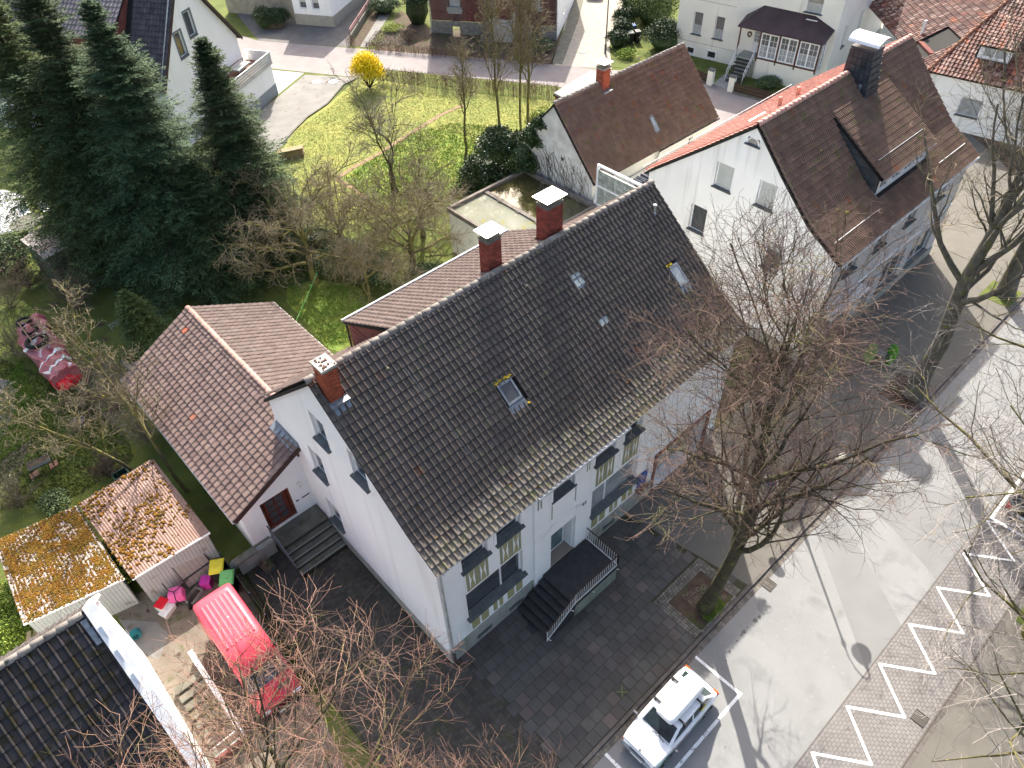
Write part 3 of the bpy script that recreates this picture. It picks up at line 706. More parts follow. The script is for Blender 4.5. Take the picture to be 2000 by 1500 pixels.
o = part('edging_kerb', mb, m_concrete); tag(o, 'weathered concrete edging between the yellow lawn and the grey driveway', 'edging')
for x, y, l in ((619, 160, 'left one of two pale round manhole covers in the driveway'), (651, 160, 'right one of two pale round manhole covers in the driveway')):
    p = at2(x, y); t = thing('manhole_cover', l, 'manhole cover', (*p, .02), group='manhole covers in the driveway'); part('cover_plate', MB().lathe((*p, .018), [(.42, 0), (.42, .02), (.40, .024)], 20), m_manhole, t)
p = at2(1138, 102); t = thing('manhole_cover', 'round grey manhole cover on the gravel drive of the silver car', 'manhole cover', (*p, .02)); part('cover_plate', MB().lathe((*p, .02), [(.42, 0), (.42, .02), (.40, .024)], 20), m_felt, t)
m_gravel = M('pale_gravel', (.46, .41, .34), (.38, .34, .28), ns=2, rough=1, bump=.8, bs=30)
poly_sheet('gravel_drive', [at2(1083, 128), at2(1195, 135), at2(1190, 90), at2(1215, 50), at2(1235, 0), at2(1240, -60), at2(1120, -60), at2(1100, 60)], .018, m_gravel)
poly_sheet('concrete_strip', [at2(1076, 124), at2(1098, 126), at2(1130, 40), at2(1150, -40), at2(1128, -40), at2(1105, 50)], .022, m_concrete)
poly_sheet('front_garden', [at2(735, 98), at2(835, 106), at2(960, 115), at2(1078, 126), at2(1098, 62), at2(840, 55), at2(780, 20), at2(760, 60)], .022, m_soil)
poly_sheet('front_garden', [at2(683, 90), at2(703, 92), at2(770, 0), at2(790, -30), at2(750, -30)], .024, m_soil)
poly_sheet('garden_path', [at2(703, 92), at2(718, 93), at2(748, 50), at2(790, -20), at2(772, -20)], .026, m_drive)
poly_sheet('beige_yard', [(54, 20), (58, 15), (66, 12), (100, 25), (100, 60), (70, 40), (56.5, 22)], .010, M('beige_concrete_yard', (.48, .44, .36), (.42, .385, .31), ns=.6, rough=.95, bump=.1))
poly_sheet('side_road', [(47.5, 10), (52.5, 14), (56.5, 14), (58, 8), (54, 2), (46, -6), (40, -6), (40, 0)], .006, m_pave)
poly_sheet('front_garden', [at2(1190, 132), at2(1265, 135), at2(1300, 100), at2(1322, 75), at2(1240, 50), at2(1215, 95)], .02, m_grass)
poly_sheet('dirt_yard', [at2(255, 1165), at2(440, 1090), at2(545, 1260), at2(640, 1420), at2(700, 1560), at2(420, 1560), at2(270, 1260), at2(225, 1200)], .006, m_dirt)
poly_sheet('paved_path', [at2(232, 1210), at2(305, 1215), at2(330, 1240), at2(310, 1290), at2(270, 1270)], .010, m_drive)

# ================================================================== main house
XR = 16.6
H = thing('main_house', 'large white house with dark grey tiled roof and stair landing at its door', 'house', (0, 0, 0))
PF = [(0, 11.75), (4.7, 7.86), (6.0, 7.14)]        # distance from ridge -> height (front)
PB = [(0, 11.75), (5.5, 6.75)]
RY = 5.7
def h1z(y):
    d = RY-y
    return float(np.interp(d, [p[0] for p in PF], [p[1] for p in PF])) if d >= 0 else float(np.interp(-d, [p[0] for p in PB], [p[1] for p in PB]))
Wf = Wall((0, 0, 0), (1, 0, 0), (0, -1, 0)); Wl = Wall((0, 0, 0), (0, 1, 0), (-1, 0, 0))
Wr = Wall((XR, 0, 0), (0, 1, 0), (1, 0, 0)); Wb = Wall((0, 10.9, 0), (1, 0, 0), (0, 1, 0))
UP = [(1.05, 2.2), (2.65, 3.8), (5.38, 6.5), (7.75, 8.9), (9.45, 10.5)]
hf = [(a, 5.66, b, 6.98) for a, b in UP]+[(1.05, 2.26, 3.86, 4.0), (7.75, 2.22, 10.6, 3.95), (5.3, 1.13, 6.62, 3.35, .45), (12.0, 0.02, 15.7, 2.62, .6)]
wallm = MB(); wallskin(wallm, Wf, 0, XR, [(0, 7.08), (XR, 7.08)], hf, .22)
gtop = [(0, 7.16), (1.0, 7.72), (RY, 11.58), (10.9, 6.9)]
hl = [(5.83, 7.98, 6.78, 9.42), (7.12, 4.80, 8.1, 6.38), (3.4, 8.0, 4.36, 9.46), (7.12, 1.36, 8.12, 2.92)]
wallskin(wallm, Wl, 0, 10.9, gtop, hl, .2); wallskin(wallm, Wr, 0, 10.9, gtop); wallskin(wallm, Wb, 0, XR, [(0, 6.85), (XR, 6.85)])
part('wall', wallm, m_render, H)
for q in (((7.53, -.04, 0), (11.95, .02, 1.05)), ((15.75, -.04, 0), (XR+.02, .02, 1.0)), ((-.035, -.04, 0), (.02, 9.4, .62))): part('plinth', MB().box(*q), m_plinth, H)
pl = part('plinth', MB().box((-.03, -.045, 0), (4.36, 0.025, 1.10)), m_plinth, H)
for x0, x1 in ((.05, 4.3), (7.6, 11.9)):                                # sandstone facing blocks of the plinth
    n = int((x1-x0)/.33)
    for k in range(n): 
        xa = x0+k*(x1-x0)/n
        if 2.6 < xa < 3.3 or 1.2 < xa < 2.1: continue
        part('plinth_stone', MB().box((xa+.01, -.062, .55 if k % 2 else .35), (xa+(x1-x0)/n-.01, -.03, 1.02)), m_plinth, pl)
for x0 in (1.3, 3.0, 8.6):
    w = part('basement_vent', MB().box((x0, -.07, .28), (x0+.75, -.04, .50)), m_sill, H)
for i, (a, b) in enumerate(UP):
    window(H, Wf, a, 5.66, b, 6.98, d=-.16, sill=.17, sillslope=.10, over=.10, curtain=.0, glass=m_glass)
    # raised surround
    part('surround', MB().box((a-.14, -.035, 5.66), (a-.02, .0, 7.05)).box((b+.02, -.035, 5.66), (b+.14, .0, 7.05)), m_render, H)
window(H, Wf, 1.05, 2.26, 3.86, 4.0, d=-.16, cols=2, weights=[1.75, 1], sill=.19, sillslope=.12, over=.10)
window(H, Wf, 7.75, 2.22, 10.6, 3.95, d=-.16, cols=2, weights=[1, 1.9], sill=.19, sillslope=.12, over=.10, glass=m_glassl)
def ochre_panel(x0, x1, z0, z1, hour=True):
    w = (x1-x0)/2
    p = part('painted_panel', MB().box((x0, -.012, z0), (x1, .0, z1)), m_ochre, H)
    for k in range(2):
        a = x0+k*w+.04; b = a+w-.08; m = MB(); y = -.018
        s = w*.17
        part('green_stripe', MB().box((a, y, z0), (a+s*.7, -.012, z1)).box((b-s*.7, y, z0), (b, -.012, z1)), m_green_line, p)
        a += s; b -= s; c = (a+b)/2; h = (z1-z0)
        def tri(pts): m.add([(q[0], y, q[1]) for q in pts]+[(q[0], -.012, q[1]) for q in pts], [tuple(range(len(pts))), tuple(range(len(pts), 2*len(pts)))]+[(i, (i+1) % len(pts), len(pts)+(i+1) % len(pts), len(pts)+i) for i in range(len(pts))])
        for sx in (a, b):
            e = c+(sx-c)*.25
            tri([(sx, z0+h*.04), (sx, z1-h*.04), (c+(sx-c)*.62, z1-h*.30), (e, z0+h*.5), (c+(sx-c)*.62, z0+h*.3)])
        part('white_motif', m, m_trim, p)
for a, b in ((1.15, 2.18), (2.75, 3.8), (7.9, 8.95), (9.5, 10.45)): ochre_panel(a, b, 4.12, 5.38)
for a, b in ((1.15, 2.0), (2.25, 2.75), (3.0, 3.8), (7.85, 8.7), (9.0, 9.5), (9.8, 10.5)): 
    part('painted_panel', MB().box((a, -.012, 1.2), (b, 0, 1.98)), m_ochre, H)
    part('white_motif', MB().box(((a+b)/2-.05, -.018, 1.2), ((a+b)/2+.05, -.012, 1.98)), m_trim, H)
# projecting centre bay: rusticated pilasters either side of the door, panel above
part('centre_bay', wallskin(MB(), Wall((0, -.12, 0), (1, 0, 0), (0, -1, 0)), 4.4, 7.5, [(4.4, 7.08), (7.5, 7.08)], [(5.36, 5.64, 6.52, 7.0, .12), (5.25, 0, 6.66, 3.5, .12)]).box((4.4, -.119, 0), (4.42, 0, 7.08)).box((7.48, -.119, 0), (7.5, 0, 7.08)), m_render, H)
for x0, x1 in ((4.4, 5.24), (6.67, 7.5)):
    for k in range(15): part('stucco_course', MB().box((x0-.015, -.15, 1.2+k*.205), (x1+.015, -.10, 1.2+k*.205+.187)), m_render, H)
for x0, x1 in ((4.55, 4.62), (4.70, 4.77), (5.28, 5.33), (6.56, 6.61), (7.15, 7.2), (7.28, 7.33)):
    part('green_stripe', MB().box((x0, -.128, 4.6 if 5 < x0 < 7 else 5.9), (x1, -.12, 5.5 if 5 < x0 < 7 else 6.75)), m_green_line, H)
mb = MB()
for k in range(12):
    a0 = PI*k/12; a1 = PI*(k+1)/12; c = 5.95; mb.bar((c+1.15*math.cos(a0), -.135, 3.75+.55*math.sin(a0)), (c+1.15*math.cos(a1), -.135, 3.75+.55*math.sin(a1)), .03, .03, up=(0, 1, 0))
part('arch_moulding', mb, m_trim, H)
d = part('door', frame_mb(Wf, 5.36, 1.15, 6.56, 3.3, -.40, fw=.09), m_frame, H)
part('pane', MB().box((5.44, .40, 1.24), (6.48, .42, 3.22)), M('sea_green_door_glass', (.10, .16, .17), (.16, .24, .25), ns=1.2, rough=.12, spec=.8), d)
part('handle', MB().box((5.50, .30, 1.9), (5.53, .34, 2.5)), m_zinc, d)
part('threshold', MB().box((5.26, -.12, 1.10), (6.66, .42, 1.135)), M('speckled_terrazzo', (.38, .32, .26), (.30, .25, .20), ns=20, rough=.7), H)
totext(text(H, '25', (7.0, -.155, 3.86), .24, m_text_dark, (1, 0, 0), (0, 0, 1), name='house_number', ext=.01))
# passage opening on the right of the facade
part('passage_lining', MB().box((12.0, .6, 0), (15.7, .64, 2.62)), m_plinth, H)
part('passage_surround', MB().box((11.86, -.08, 0), (12.0, .05, 2.75)).box((15.7, -.08, 0), (15.84, .05, 2.75)).box((12.0, -.08, 2.62), (15.7, .05, 2.75)), m_brickwall, H)
# gable windows
for i, (a, z0, b, z1) in enumerate(hl):
    window(H, Wl, a, z0, b, z1, d=-.15, sill=.14, sillslope=.07, over=.06, shutter=(.55 if i == 3 else 0), glass=m_glass)
# roof
rf = part('roof', slab(slab(slab(MB(), [(-.12, RY, 11.66), (XR+.3, RY, 11.66), (XR+.3, 1.0, 7.78), (-.12, 1.0, 7.78)]), [(-.12, 1.0, 7.78), (XR+.3, 1.0, 7.78), (XR+.3, -.28, 7.08), (-.12, -.28, 7.08)]),
    [(-.12, RY, 11.66), (-.12, 11.15, 6.66), (XR+.3, 11.15, 6.66), (XR+.3, RY, 11.66)]), m_under, H)
SK = [(5.40, 6.18, 2.2, 2.95), (15.1, 15.75, 2.2, 3.05)]
CHI = [(7.98, 6.02, 8.62, 6.52), (11.0, 6.0, 11.85, 6.6), (.13, 4.85, .62, 5.45)]
GT = [(10.9, 4.3), (10.9, 2.8)]
def keep_front(u, d, z, r, c):
    X = u-.15; Y = RY-d
    for x0, x1, y0, y1 in SK:
        if x0-.05 < X < x1+.05 and y0-.1 < Y < y1+.1: return False
    for x0, y0, x1, y1 in CHI:
        if x0-.02 < X < x1+.02 and y0-.1 < Y < y1: return False
    if 10.72 < X < 11.22 and (4.0 < Y < 4.62 or 2.6 < Y < 2.95): return False
    return True
W1, L1 = .232, .335
tiles(rf, 'roof_tile', [m_tile_dark, m_tile_low], (-.15, RY, 0), (1, 0, 0), (0, -1, 0), PF, XR+.5, W1, L1, 'roll', keep_front, 300,
      matf=lambda u, d, r, c: 1 if (d > 4.75+.2*math.sin(u*.9)+.5*rng.random()) else 0, lift=.062)
EXX = (3.4, 12.2)
tiles(rf, 'rear_roof_tile', m_tile_rear, (-.15, RY, 0), (1, 0, 0), (0, 1, 0), PB, XR+.5, .26, .36, 'pan', lambda u, d, z, r, c: not (EXX[0]-.1 < u-.15 < EXX[1] and d < 3.7) and (u < 4 or u > 12), 60)
ridge_tiles(rf, m_ridge_pale, (-.2, RY, 11.74), (7.9, RY, 11.74), r=.15); ridge_tiles(rf, m_ridge_pale, (7.9, RY, 11.74), (XR+.4, RY, 11.74), r=.15)
zs = lambda y: h1z(y)+.01
skylight(H, 5.45, 6.12, 2.25, 2.9, zs, 0); skylight(H, 15.15, 15.7, 2.25, 3.0, zs, 0, glass=m_glassl)
for (x, y, n) in ((10.76, 4.05, 2), (10.76, 2.66, 1)):                        # glass tiles
    for i in range(2):
        for j in range(n):
            q = [(x+i*.24, y+j*.27), (x+i*.24+.19, y+j*.27+.21)]
            mb = MB(); a, b = q; f = lambda X, Y, h: (X, Y, h1z(Y)+h)
            mb.add([f(a[0], a[1], .02), f(b[0], a[1], .02), f(b[0], b[1], .02), f(a[0], b[1], .02), f(a[0], a[1], .06), f(b[0], a[1], .06), f(b[0], b[1], .045), f(a[0], b[1], .045)], [(0,3,2,1),(4,5,6,7),(0,1,5,4),(1,2,6,5),(2,3,7,6),(3,0,4,7)])
            part('glass_tile', mb, m_glassblock, H)
    mb = MB(); x1 = x+.46; y1 = y+.27*n+.03
    mb.add([f(x-.08, y-.08, .01), f(x1+.05, y-.08, .01), f(x1+.05, y1, .01), f(x-.08, y1, .01)], [(0, 1, 2, 3)]); part('glass_tile_bed', mb, m_lead, H)
for x, y in ((2.37, 4.98), (8.77, 4.96), (15.3, 4.99)):
    z = h1z(y)+.05; part('vent_tile', MB().add([(x-.09, y-.14, z-.13), (x+.09, y-.14, z-.13), (x, y+.12, z+.09), (x-.07, y-.16, z-.04), (x+.07, y-.16, z-.04), (x, y-.16, z+.02)], [(0, 1, 4, 3), (3, 4, 5), (0, 3, 2), (1, 2, 4), (3, 5, 2), (5, 4, 2)]), m_tile_low, H)
vp = part('vent_pipe', MB().lathe((16.15, 4.79, 10.9), [(.11, 0), (.11, .12), (.055, .16), (.055, .42), (.09, .44), (.09, .50), (.02, .54)], 10), m_zinc, H)
part('lightning_wire', MB().tube([(2.9+.55*t, RY-.9-t*5.2, h1z(RY-.9-t*5.2)+.10) for t in np.linspace(0, 1, 12)], .005, 4), m_zinc, H)
moss(rf, [(5.45+.65*rng.random(), 3.02, h1z(3.02)+.06) for _ in range(9)]+[(6.25, 2.1, h1z(2.1)+.05)]+[(15.1+.5*rng.random(), 3.1, h1z(3.1)+.06) for _ in range(7)], .055, M('yellow_moss', (.42, .30, .02), (.30, .24, .02), ns=5, rough=1))
moss(rf, [(x, y, h1z(y)+.07) for x, y in [(rng.random()*16, -.3+rng.random()*1.9) for _ in range(42)]], .028, m_moss)
part('gutter', MB().tube([(4.35, -.40, 7.06), (9.2, -.40, 7.04)], .06, 8).tube([(-.1, -.32, 7.04), (4.3, -.32, 7.04)], .03, 6), m_zinc, H)
part('eave_board', MB().box((-.1, -.28, 6.96), (4.3, -.25, 7.06)).box((9.25, -.28, 6.96), (XR+.2, -.25, 7.06)).box((4.3, -.34, 6.96), (9.25, -.30, 7.06)).box((-.1, -.25, 6.98), (XR+.2, .0, 7.01)), m_trim, H)
part('downpipe', MB().tube([(.10, -.32, 7.0), (.08, -.12, 6.8), (.08, -.10, .9)], .045, 8), m_zinc, H)
part('downpipe_shoe', MB().tube([(.08, -.10, .95), (.08, -.13, .05)], .055, 8), m_iron, H)
chimney(H, *CHI[0][:2], *CHI[0][2:], 11.0, 12.85, m_brick_red, m_mortar, 'sheet')
chimney(H, *CHI[1][:2], *CHI[1][2:], 11.0, 12.9, m_brick_red, m_mortar, 'sheet')
chimney(H, *CHI[2][:2], *CHI[2][2:], 11.05, 12.5, m_brick_orange, m_mortar, 'slab')
for q in CHI[:2]: pass
mb = MB()
for i in range(6): mb.box((.66, 4.85-i*.17, h1z(4.85-i*.17)+.02), (.85+.02*i, 5.0-i*.17, h1z(4.85-i*.17)+.10))
part('lead_apron', MB().add([(.05, 4.82, h1z(4.82)+.08), (.75, 4.82, h1z(4.82)+.08), (.78, 4.55, h1z(4.55)+.07), (.05, 4.50, h1z(4.5)+.07)], [(0, 1, 2, 3)]).box((.63, 4.8, 10.95), (.76, 5.4, 11.1)), m_lead, H)
# rear shed dormer with its own tiled roof
dm = part('rear_dormer', MB().box((EXX[0]+.12, 6.4, 8.2), (EXX[1]-.12, 9.35, 9.72)), m_redclad, H)
mb = MB()
slab(mb, [(EXX[0], RY+.1, 11.62), (EXX[0], 9.6, 9.70), (EXX[1], 9.6, 9.70), (EXX[1], RY+.1, 11.62)], .1); part('dormer_roof', mb, m_under, H)
mb = MB().add([(EXX[0]+.13, 6.0, 11.3), (EXX[0]+.13, 9.36, 9.62), (EXX[0]+.13, 9.36, 8.2), (EXX[0]+.13, 6.0, 11.0), (EXX[0]+.10, 6.0, 11.3), (EXX[0]+.10, 9.36, 9.62), (EXX[0]+.10, 9.36, 8.2), (EXX[0]+.10, 6.0, 11.0)], [(0, 1, 2, 3), (7, 6, 5, 4), (1, 5, 6, 2), (0, 4, 5, 1)]); part('dormer_cheek', mb, m_redclad, H)
for k in range(5): z = 8.4+k*.28; part('cladding_board', MB().box((EXX[0]+.075, 9.3-(9.62-z)*0-max(0, (z-8.3))*1.2-.9, z), (EXX[0]+.10, 9.34, z+.25)), m_redclad, dm)
tiles(bpy.data.objects['dormer_roof'], 'dormer_tile', m_tile_rear, (EXX[0]-.02, RY+.1, 0), (1, 0, 0), (0, 1, 0), [(0, 11.66), (3.6, 9.76)], EXX[1]-EXX[0]+.04, .27, .36, 'pan',
      lambda u, d, z, r, c: not any(x0-.05 < u+EXX[0] < x1+.05 and d+RY+.1 < y1+.15 for x0, y0, x1, y1 in CHI[:2]), 300)
part('dormer_gutter', MB().tube([(EXX[0], 9.68, 9.70), (EXX[1], 9.68, 9.70)], .06, 8), m_zinc, H)
part('dormer_downpipe', MB().tube([(EXX[0]+.08, 9.5, 9.6), (EXX[0]+.08, 9.5, 8.2)], .04, 6), m_bargeboard, H)
# street stair: landing, steps, balustrade
S = thing('street_stair', 'dark stone stair and landing with white railing at the street door of the white house', 'stairs', (5.8, -1, 0))
mb = MB().box((4.85, -1.95, 0), (7.38, -.16, 1.04)); part('landing_base', mb, M('pale_green_wall', (.30, .34, .29), (.24, .27, .23), ns=1.5, rough=.9, streak=((.12, .13, .10), 2, .45, .8)), S)
part('landing_slab', MB().box((4.80, -2.02, 1.04), (7.42, -.155, 1.10)), m_darkstone, S, bevel=.01)
for k in range(6):
    z = .92-k*.183; x1 = 4.84-k*.285
    part('step', MB().box((x1-.32, -2.0+.01*k, z-.05), (x1+.03 if k == 0 else x1+.02, -.16 if k < 99 else 0, z)), m_darkstone, S, bevel=.008)
    part('riser', MB().box((x1-.29, -1.95, 0), (x1-.004, -.165, z-.052)), m_darkstone, S)
def balustrade(par, pts, n, name='railing', mat=m_rail, h=.85, post=.035, top=None, off=.02):
    mb = MB()
    A = [np.array(p, float) for p in pts]
    for a, b in zip(A, A[1:]):
        L = np.linalg.norm(b-a); k = max(2, int(L/n))
        for i in range(k+1):
            p = a+(b-a)*i/k; mb.bar(p+[0, 0, .06], p+[0, 0, h], .018, .018)
        mb.bar(a+[0, 0, .09], b+[0, 0, .09], .03, .03)
    part(name, mb, mat, par)
    hb = MB(); hb.tube([a+np.array([0, 0, h]) for a in A], .028, 8); part('handrail', hb, top or m_bargeboard, par)
    pm = MB()
    for a in A: pm.bar(a, a+[0, 0, h], post, post)
    part('railing_post', pm, mat, par)
balustrade(S, [(3.3, -1.96, .05), (4.86, -1.96, 1.10), (7.36, -1.96, 1.10)], .115, 'front_railing'); balustrade(S, [(7.36, -1.96, 1.10), (7.36, -.2, 1.10)], .115, 'side_railing')
for x in (3.35, 4.6, 5.8, 7.3): part('railing_bracket', MB().tube([(x, -2.1, .25+min(.8, max(0, (x-3.3)*.67))), (x, -1.96, .15+min(.8, max(0, (x-3.3)*.67)))], .025, 6), m_rail, S)

# ================================================================== side annex
A_ = thing('side_annex', 'white side annex with a low rosy brown tiled gable roof and a red brown door', 'house', (0, 15, 0))
wm = MB(); az = lambda x: 3.6+.512*(x+3.5) if x < .6 else 3.6+.512*(4.7-x)
Wa = Wall((0, 9.6, 0), (1, 0, 0), (0, -1, 0))
wallskin(wm, Wa, -3.15, 0.0, [(-3.15, az(-3.15)-.14), (0, az(0)-.14)], [(-2.28, .93, -.9, 2.98)], .25)
wallskin(wm, Wall((-3.15, 9.6, 0), (0, 1, 0), (-1, 0, 0)), 0, 10.4, [(0, 3.62), (10.4, 3.62)])
wallskin(wm, Wall((0, 20.0, 0), (1, 0, 0), (0, 1, 0)), -3.15, 4.4, [(-3.15, 3.62), (.6, 5.55), (4.4, 3.6)])
wallskin(wm, Wall((4.4, 10.9, 0), (0, 1, 0), (1, 0, 0)), 0, 9.1, [(0, 3.6), (9.1, 3.6)])
part('wall', wm, m_render, A_)
part('plinth', MB().box((-3.18, 9.57, 0), (-2.5, 9.62, .9)), m_plinth, A_)
dr = part('door', frame_mb(Wa, -2.28, .93, -.9, 2.98, -.14, fw=.13, th=.08), m_door_wood, A_)
part('door_leaf', MB().box((-2.12, 9.76, .98), (-1.06, 9.80, 2.9)), m_door_wood, dr)
for i in range(2):
    for j in range(4):
        x0 = -2.02+i*.44; z0 = 1.22+j*.40
        part('pane', MB().box((x0, 9.745, z0), (x0+.34, 9.76, z0+.29)), m_glass, dr)
part('wall_lamp', MB().box((-.52, 9.50, 2.80), (-.40, 9.60, 2.92)).lathe((-.46, 9.46, 2.66), [(.05, 0), (.06, .10), (.03, .16)], 8), m_whitep, A_)
part('letter_slot', MB().box((-.52, 9.585, 1.80), (-.14, 9.60, 1.87)), m_iron, A_); part('bell_plate', MB().box((-.80, 9.585, 1.80), (-.68, 9.60, 1.89)), m_iron, A_)
part('camera_bracket', MB().box((-.10, 9.45, 4.45), (-.02, 9.60, 4.6)), m_black, A_)
ar = MB(); slab(ar, [(-3.48, 9.12, 3.52), (.6, 9.12, 5.62), (.6, 20.3, 5.62), (-3.48, 20.3, 3.52)], .1); slab(ar, [(.6, 11.0, 5.62), (4.7, 11.0, 3.54), (4.7, 20.3, 3.54), (.6, 20.3, 5.62)], .1)
ar = part('roof', ar, m_under, A_)
tiles(ar, 'roof_tile', m_tile_annex, (.6, 9.08, 0), (0, 1, 0), (-1, 0, 0), [(0, 5.68), (4.12, 3.58)], 11.26, .315, .335, 'flat', lambda u, d, z, r, c: .6-d < -.02 or u > 1.9, 300)
tiles(ar, 'rear_roof_tile', m_tile_rear, (.6, 11.0, 0), (0, 1, 0), (1, 0, 0), [(0, 5.68), (4.12, 3.60)], 9.34, .315, .335, 'flat', None, 240)
ridge_tiles(ar, m_ridge_annex, (.6, 20.32, 5.68), (.6, 11.2, 5.68), r=.14, l=.34)
part('gutter', MB().tube([(-3.55, 9.1, 3.50), (-3.55, 20.4, 3.50)], .06, 8).tube([(4.78, 11.2, 3.52), (4.78, 20.4, 3.52)], .06, 8), m_zinc, A_)
v = MB(); v.bar((-3.5, 9.09, 3.50), (-.02, 9.09, 5.28), .04, .24); part('bargeboard', v, m_bargeboard, A_)
part('wall_flashing', MB().add([(-.03, 9.15, 5.40), (-.03, 11.0, 5.45), (-.35, 11.0, 5.28), (-.35, 9.15, 5.22)], [(0, 1, 2, 3)]).box((-.06, 9.1, 5.3), (-.01, 10.9, 5.6)), m_lead, A_)
T = thing('side_stair', 'mossy concrete steps with a grey handrail leading up to the red brown door', 'stairs', (-1.2, 8.4, 0))
part('landing', MB().box((-2.32, 8.58, 0), (-.06, 9.58, .93)), m_concrete, T)
m_riser_shade = M('shade_dark_riser', (.060,.056,.042), (.09,.085,.06), ns=3, rough=.9)  # shade on the risers put into a darker concrete colour
for k in range(5): part('riser', MB().box((-2.32, 8.572-k*.30, .93-(k+1)*.186+.002), (-.08, 8.578-k*.30, .93-k*.186-.045)), m_riser_shade, T)
for k in range(4): part('step', MB().box((-2.34, 8.58-(k+1)*.30, 0), (-.06, 8.58-k*.30-.012, .93-(k+1)*.186)), m_concrete, T, bevel=.01)
for k in range(4): part('step_nosing', MB().box((-2.35, 8.57-(k+1)*.30, .93-(k+1)*.186-.04), (-.06, 8.60-(k+1)*.30, .93-(k+1)*.186+.006)), m_plinth, T)
part('handrail', MB().tube([(-2.40, 9.35, 1.85), (-2.40, 8.6, 1.85), (-2.40, 7.38, .95)], .03, 8), m_rail_dark, T)
part('rail_panel', MB().add([(-2.41, 9.3, .95), (-2.41, 8.6, .93), (-2.41, 7.4, .06), (-2.41, 7.4, .9), (-2.41, 8.6, 1.80), (-2.41, 9.3, 1.8), (-2.39, 9.3, .95), (-2.39, 8.6, .93), (-2.39, 7.4, .06), (-2.39, 7.4, .9), (-2.39, 8.6, 1.80), (-2.39, 9.3, 1.8)], [(0, 1, 4, 5), (1, 2, 3, 4), (6, 7, 10, 11), (7, 8, 9, 10)]), m_rail_dark, T)
T = thing('low_wall', 'low rendered garden wall with stone coping beside the side steps', 'wall', (-3.4, 9.3, 0))
part('wall_body', MB().box((-4.15, 9.25, 0), (-2.42, 9.5, .85)), m_plinth, T); part('coping', MB().box((-4.2, 9.2, .85), (-3.2, 9.58, .92)), m_concrete, T)
T = thing('plant_tub', 'square planter with a bare plant at the foot of the side steps', 'planter', (-3.2, 8.75, 0))
part('tub', MB().add([(-3.42, 8.5, 0), (-2.98, 8.5, 0), (-2.98, 8.94, 0), (-3.42, 8.94, 0), (-3.48, 8.45, .35), (-2.92, 8.45, .35), (-2.92, 9.0, .35), (-3.48, 9.0, .35)], [(0,3,2,1),(0,1,5,4),(1,2,6,5),(2,3,7,6),(3,0,4,7)]), m_sill, T)
part('soil', MB().box((-3.45, 8.48, .28), (-2.95, 8.97, .31)), m_soil, T)
mb = MB(); [mb.tube([(-3.2, 8.72, .3), (-3.2+rng.normal(0, .08), 8.72+rng.normal(0, .08), .6), (-3.2+rng.normal(0, .2), 8.72+rng.normal(0, .2), .85)], [.012, .008, .004], 4) for _ in range(10)]
part('bare_plant', mb, m_twig2, T)

# ================================================================== flat roof building with standing water
T = thing('flat_roof_building', 'low building whose flat roof is flooded with glittering rainwater', 'building', (20.5, 18, 0))
part('wall', MB().box((17.5, 15.0, 0), (24.05, 21.25, 3.0)), m_cream, T)
part('roof_deck', MB().box((17.52, 15.02, 3.0), (24.03, 21.23, 3.06)), m_felt, T)
mb = MB().box((17.45, 14.9, 3.0), (17.62, 21.35, 3.30)).box((17.62, 21.15, 3.0), (24.15, 21.35, 3.34)).box((17.62, 14.9, 3.0), (24.15, 15.1, 3.34)).box((20.35, 15.1, 3.0), (20.62, 21.15, 3.24)).box((23.9, 15.1, 3.0), (24.15, 21.15, 3.34))
part('parapet', mb, m_parapet, T)
for y in (16.2, 17.9, 19.6): part('parapet_lug', MB().box((20.27, y, 3.0), (20.70, y+.22, 3.22)), m_parapet, T)
for y in (16.0, 17.6, 19.2): part('parapet_lug', MB().box((23.80, y, 3.0), (23.90, y+.3, 3.26)), m_parapet, T)
part('water', MB().box((17.62, 15.1, 3.06), (20.35, 21.15, 3.14)), m_water2, T, label='sunlit milky water in the left half of the flat roof')
part('water', MB().box((20.62, 15.1, 3.06), (23.9, 21.15, 3.14)), m_water, T, label='dark brown water in the right half of the flat roof')

# ================================================================== barn-like back house
B_ = thing('back_house', 'small white back house with a steep brown tiled roof behind the flooded flat roof', 'house', (30, 19, 0))
bx0, bx1, by, bz = 24.35, 36.7, 19.0, 8.45
bt = [(0, 4.9), (3.4, 8.3), (6.8, 4.9)]
part('front_gable', wallskin(MB(), Wall((bx1-.1, 15.6, 0), (0, 1, 0), (1, 0, 0)), 0, 6.8, bt), m_cream, B_)
part('gable_wall', wallskin(MB(), Wall((bx0+.1, 15.6, 0), (0, 1, 0), (-1, 0, 0)), 0, 6.8, bt, [(2.5, 4.9, 2.75, 5.15)], .1), M('climber_stained_render', (.66, .655, .61), (.58, .575, .53), ns=1.2, rough=.95, bump=.4, bs=20, layers=(((.36, .35, .32), 1.1, .66, .74), ((.40, .385, .35), 7, .64, .70))), B_)
part('wall', wallskin(wallskin(MB(), Wall((bx0+.1, 15.6, 0), (1, 0, 0), (0, -1, 0)), 0, bx1-bx0-.2, [(0, 4.75), (12.5, 4.75)], [(9.6, 3.2, 10.05, 3.85)], .2), Wall((bx0+.1, 22.4, 0), (1, 0, 0), (0, 1, 0)), 0, bx1-bx0-.2, [(0, 4.75), (12.5, 4.75)]), m_cream, B_)
window(B_, Wall((bx0+.1, 15.6, 0), (1, 0, 0), (0, -1, 0)), 9.6, 3.2, 10.05, 3.85, sill=0)
br = MB(); slab(br, [(bx0, by, 8.38), (bx1, by, 8.38), (bx1, 15.35, 4.42), (bx0, 15.35, 4.42)], .1); slab(br, [(bx0, by, 8.38), (bx0, 22.7, 4.42), (bx1, 22.7, 4.42), (bx1, by, 8.38)], .1)
br = part('roof', br, m_under, B_)
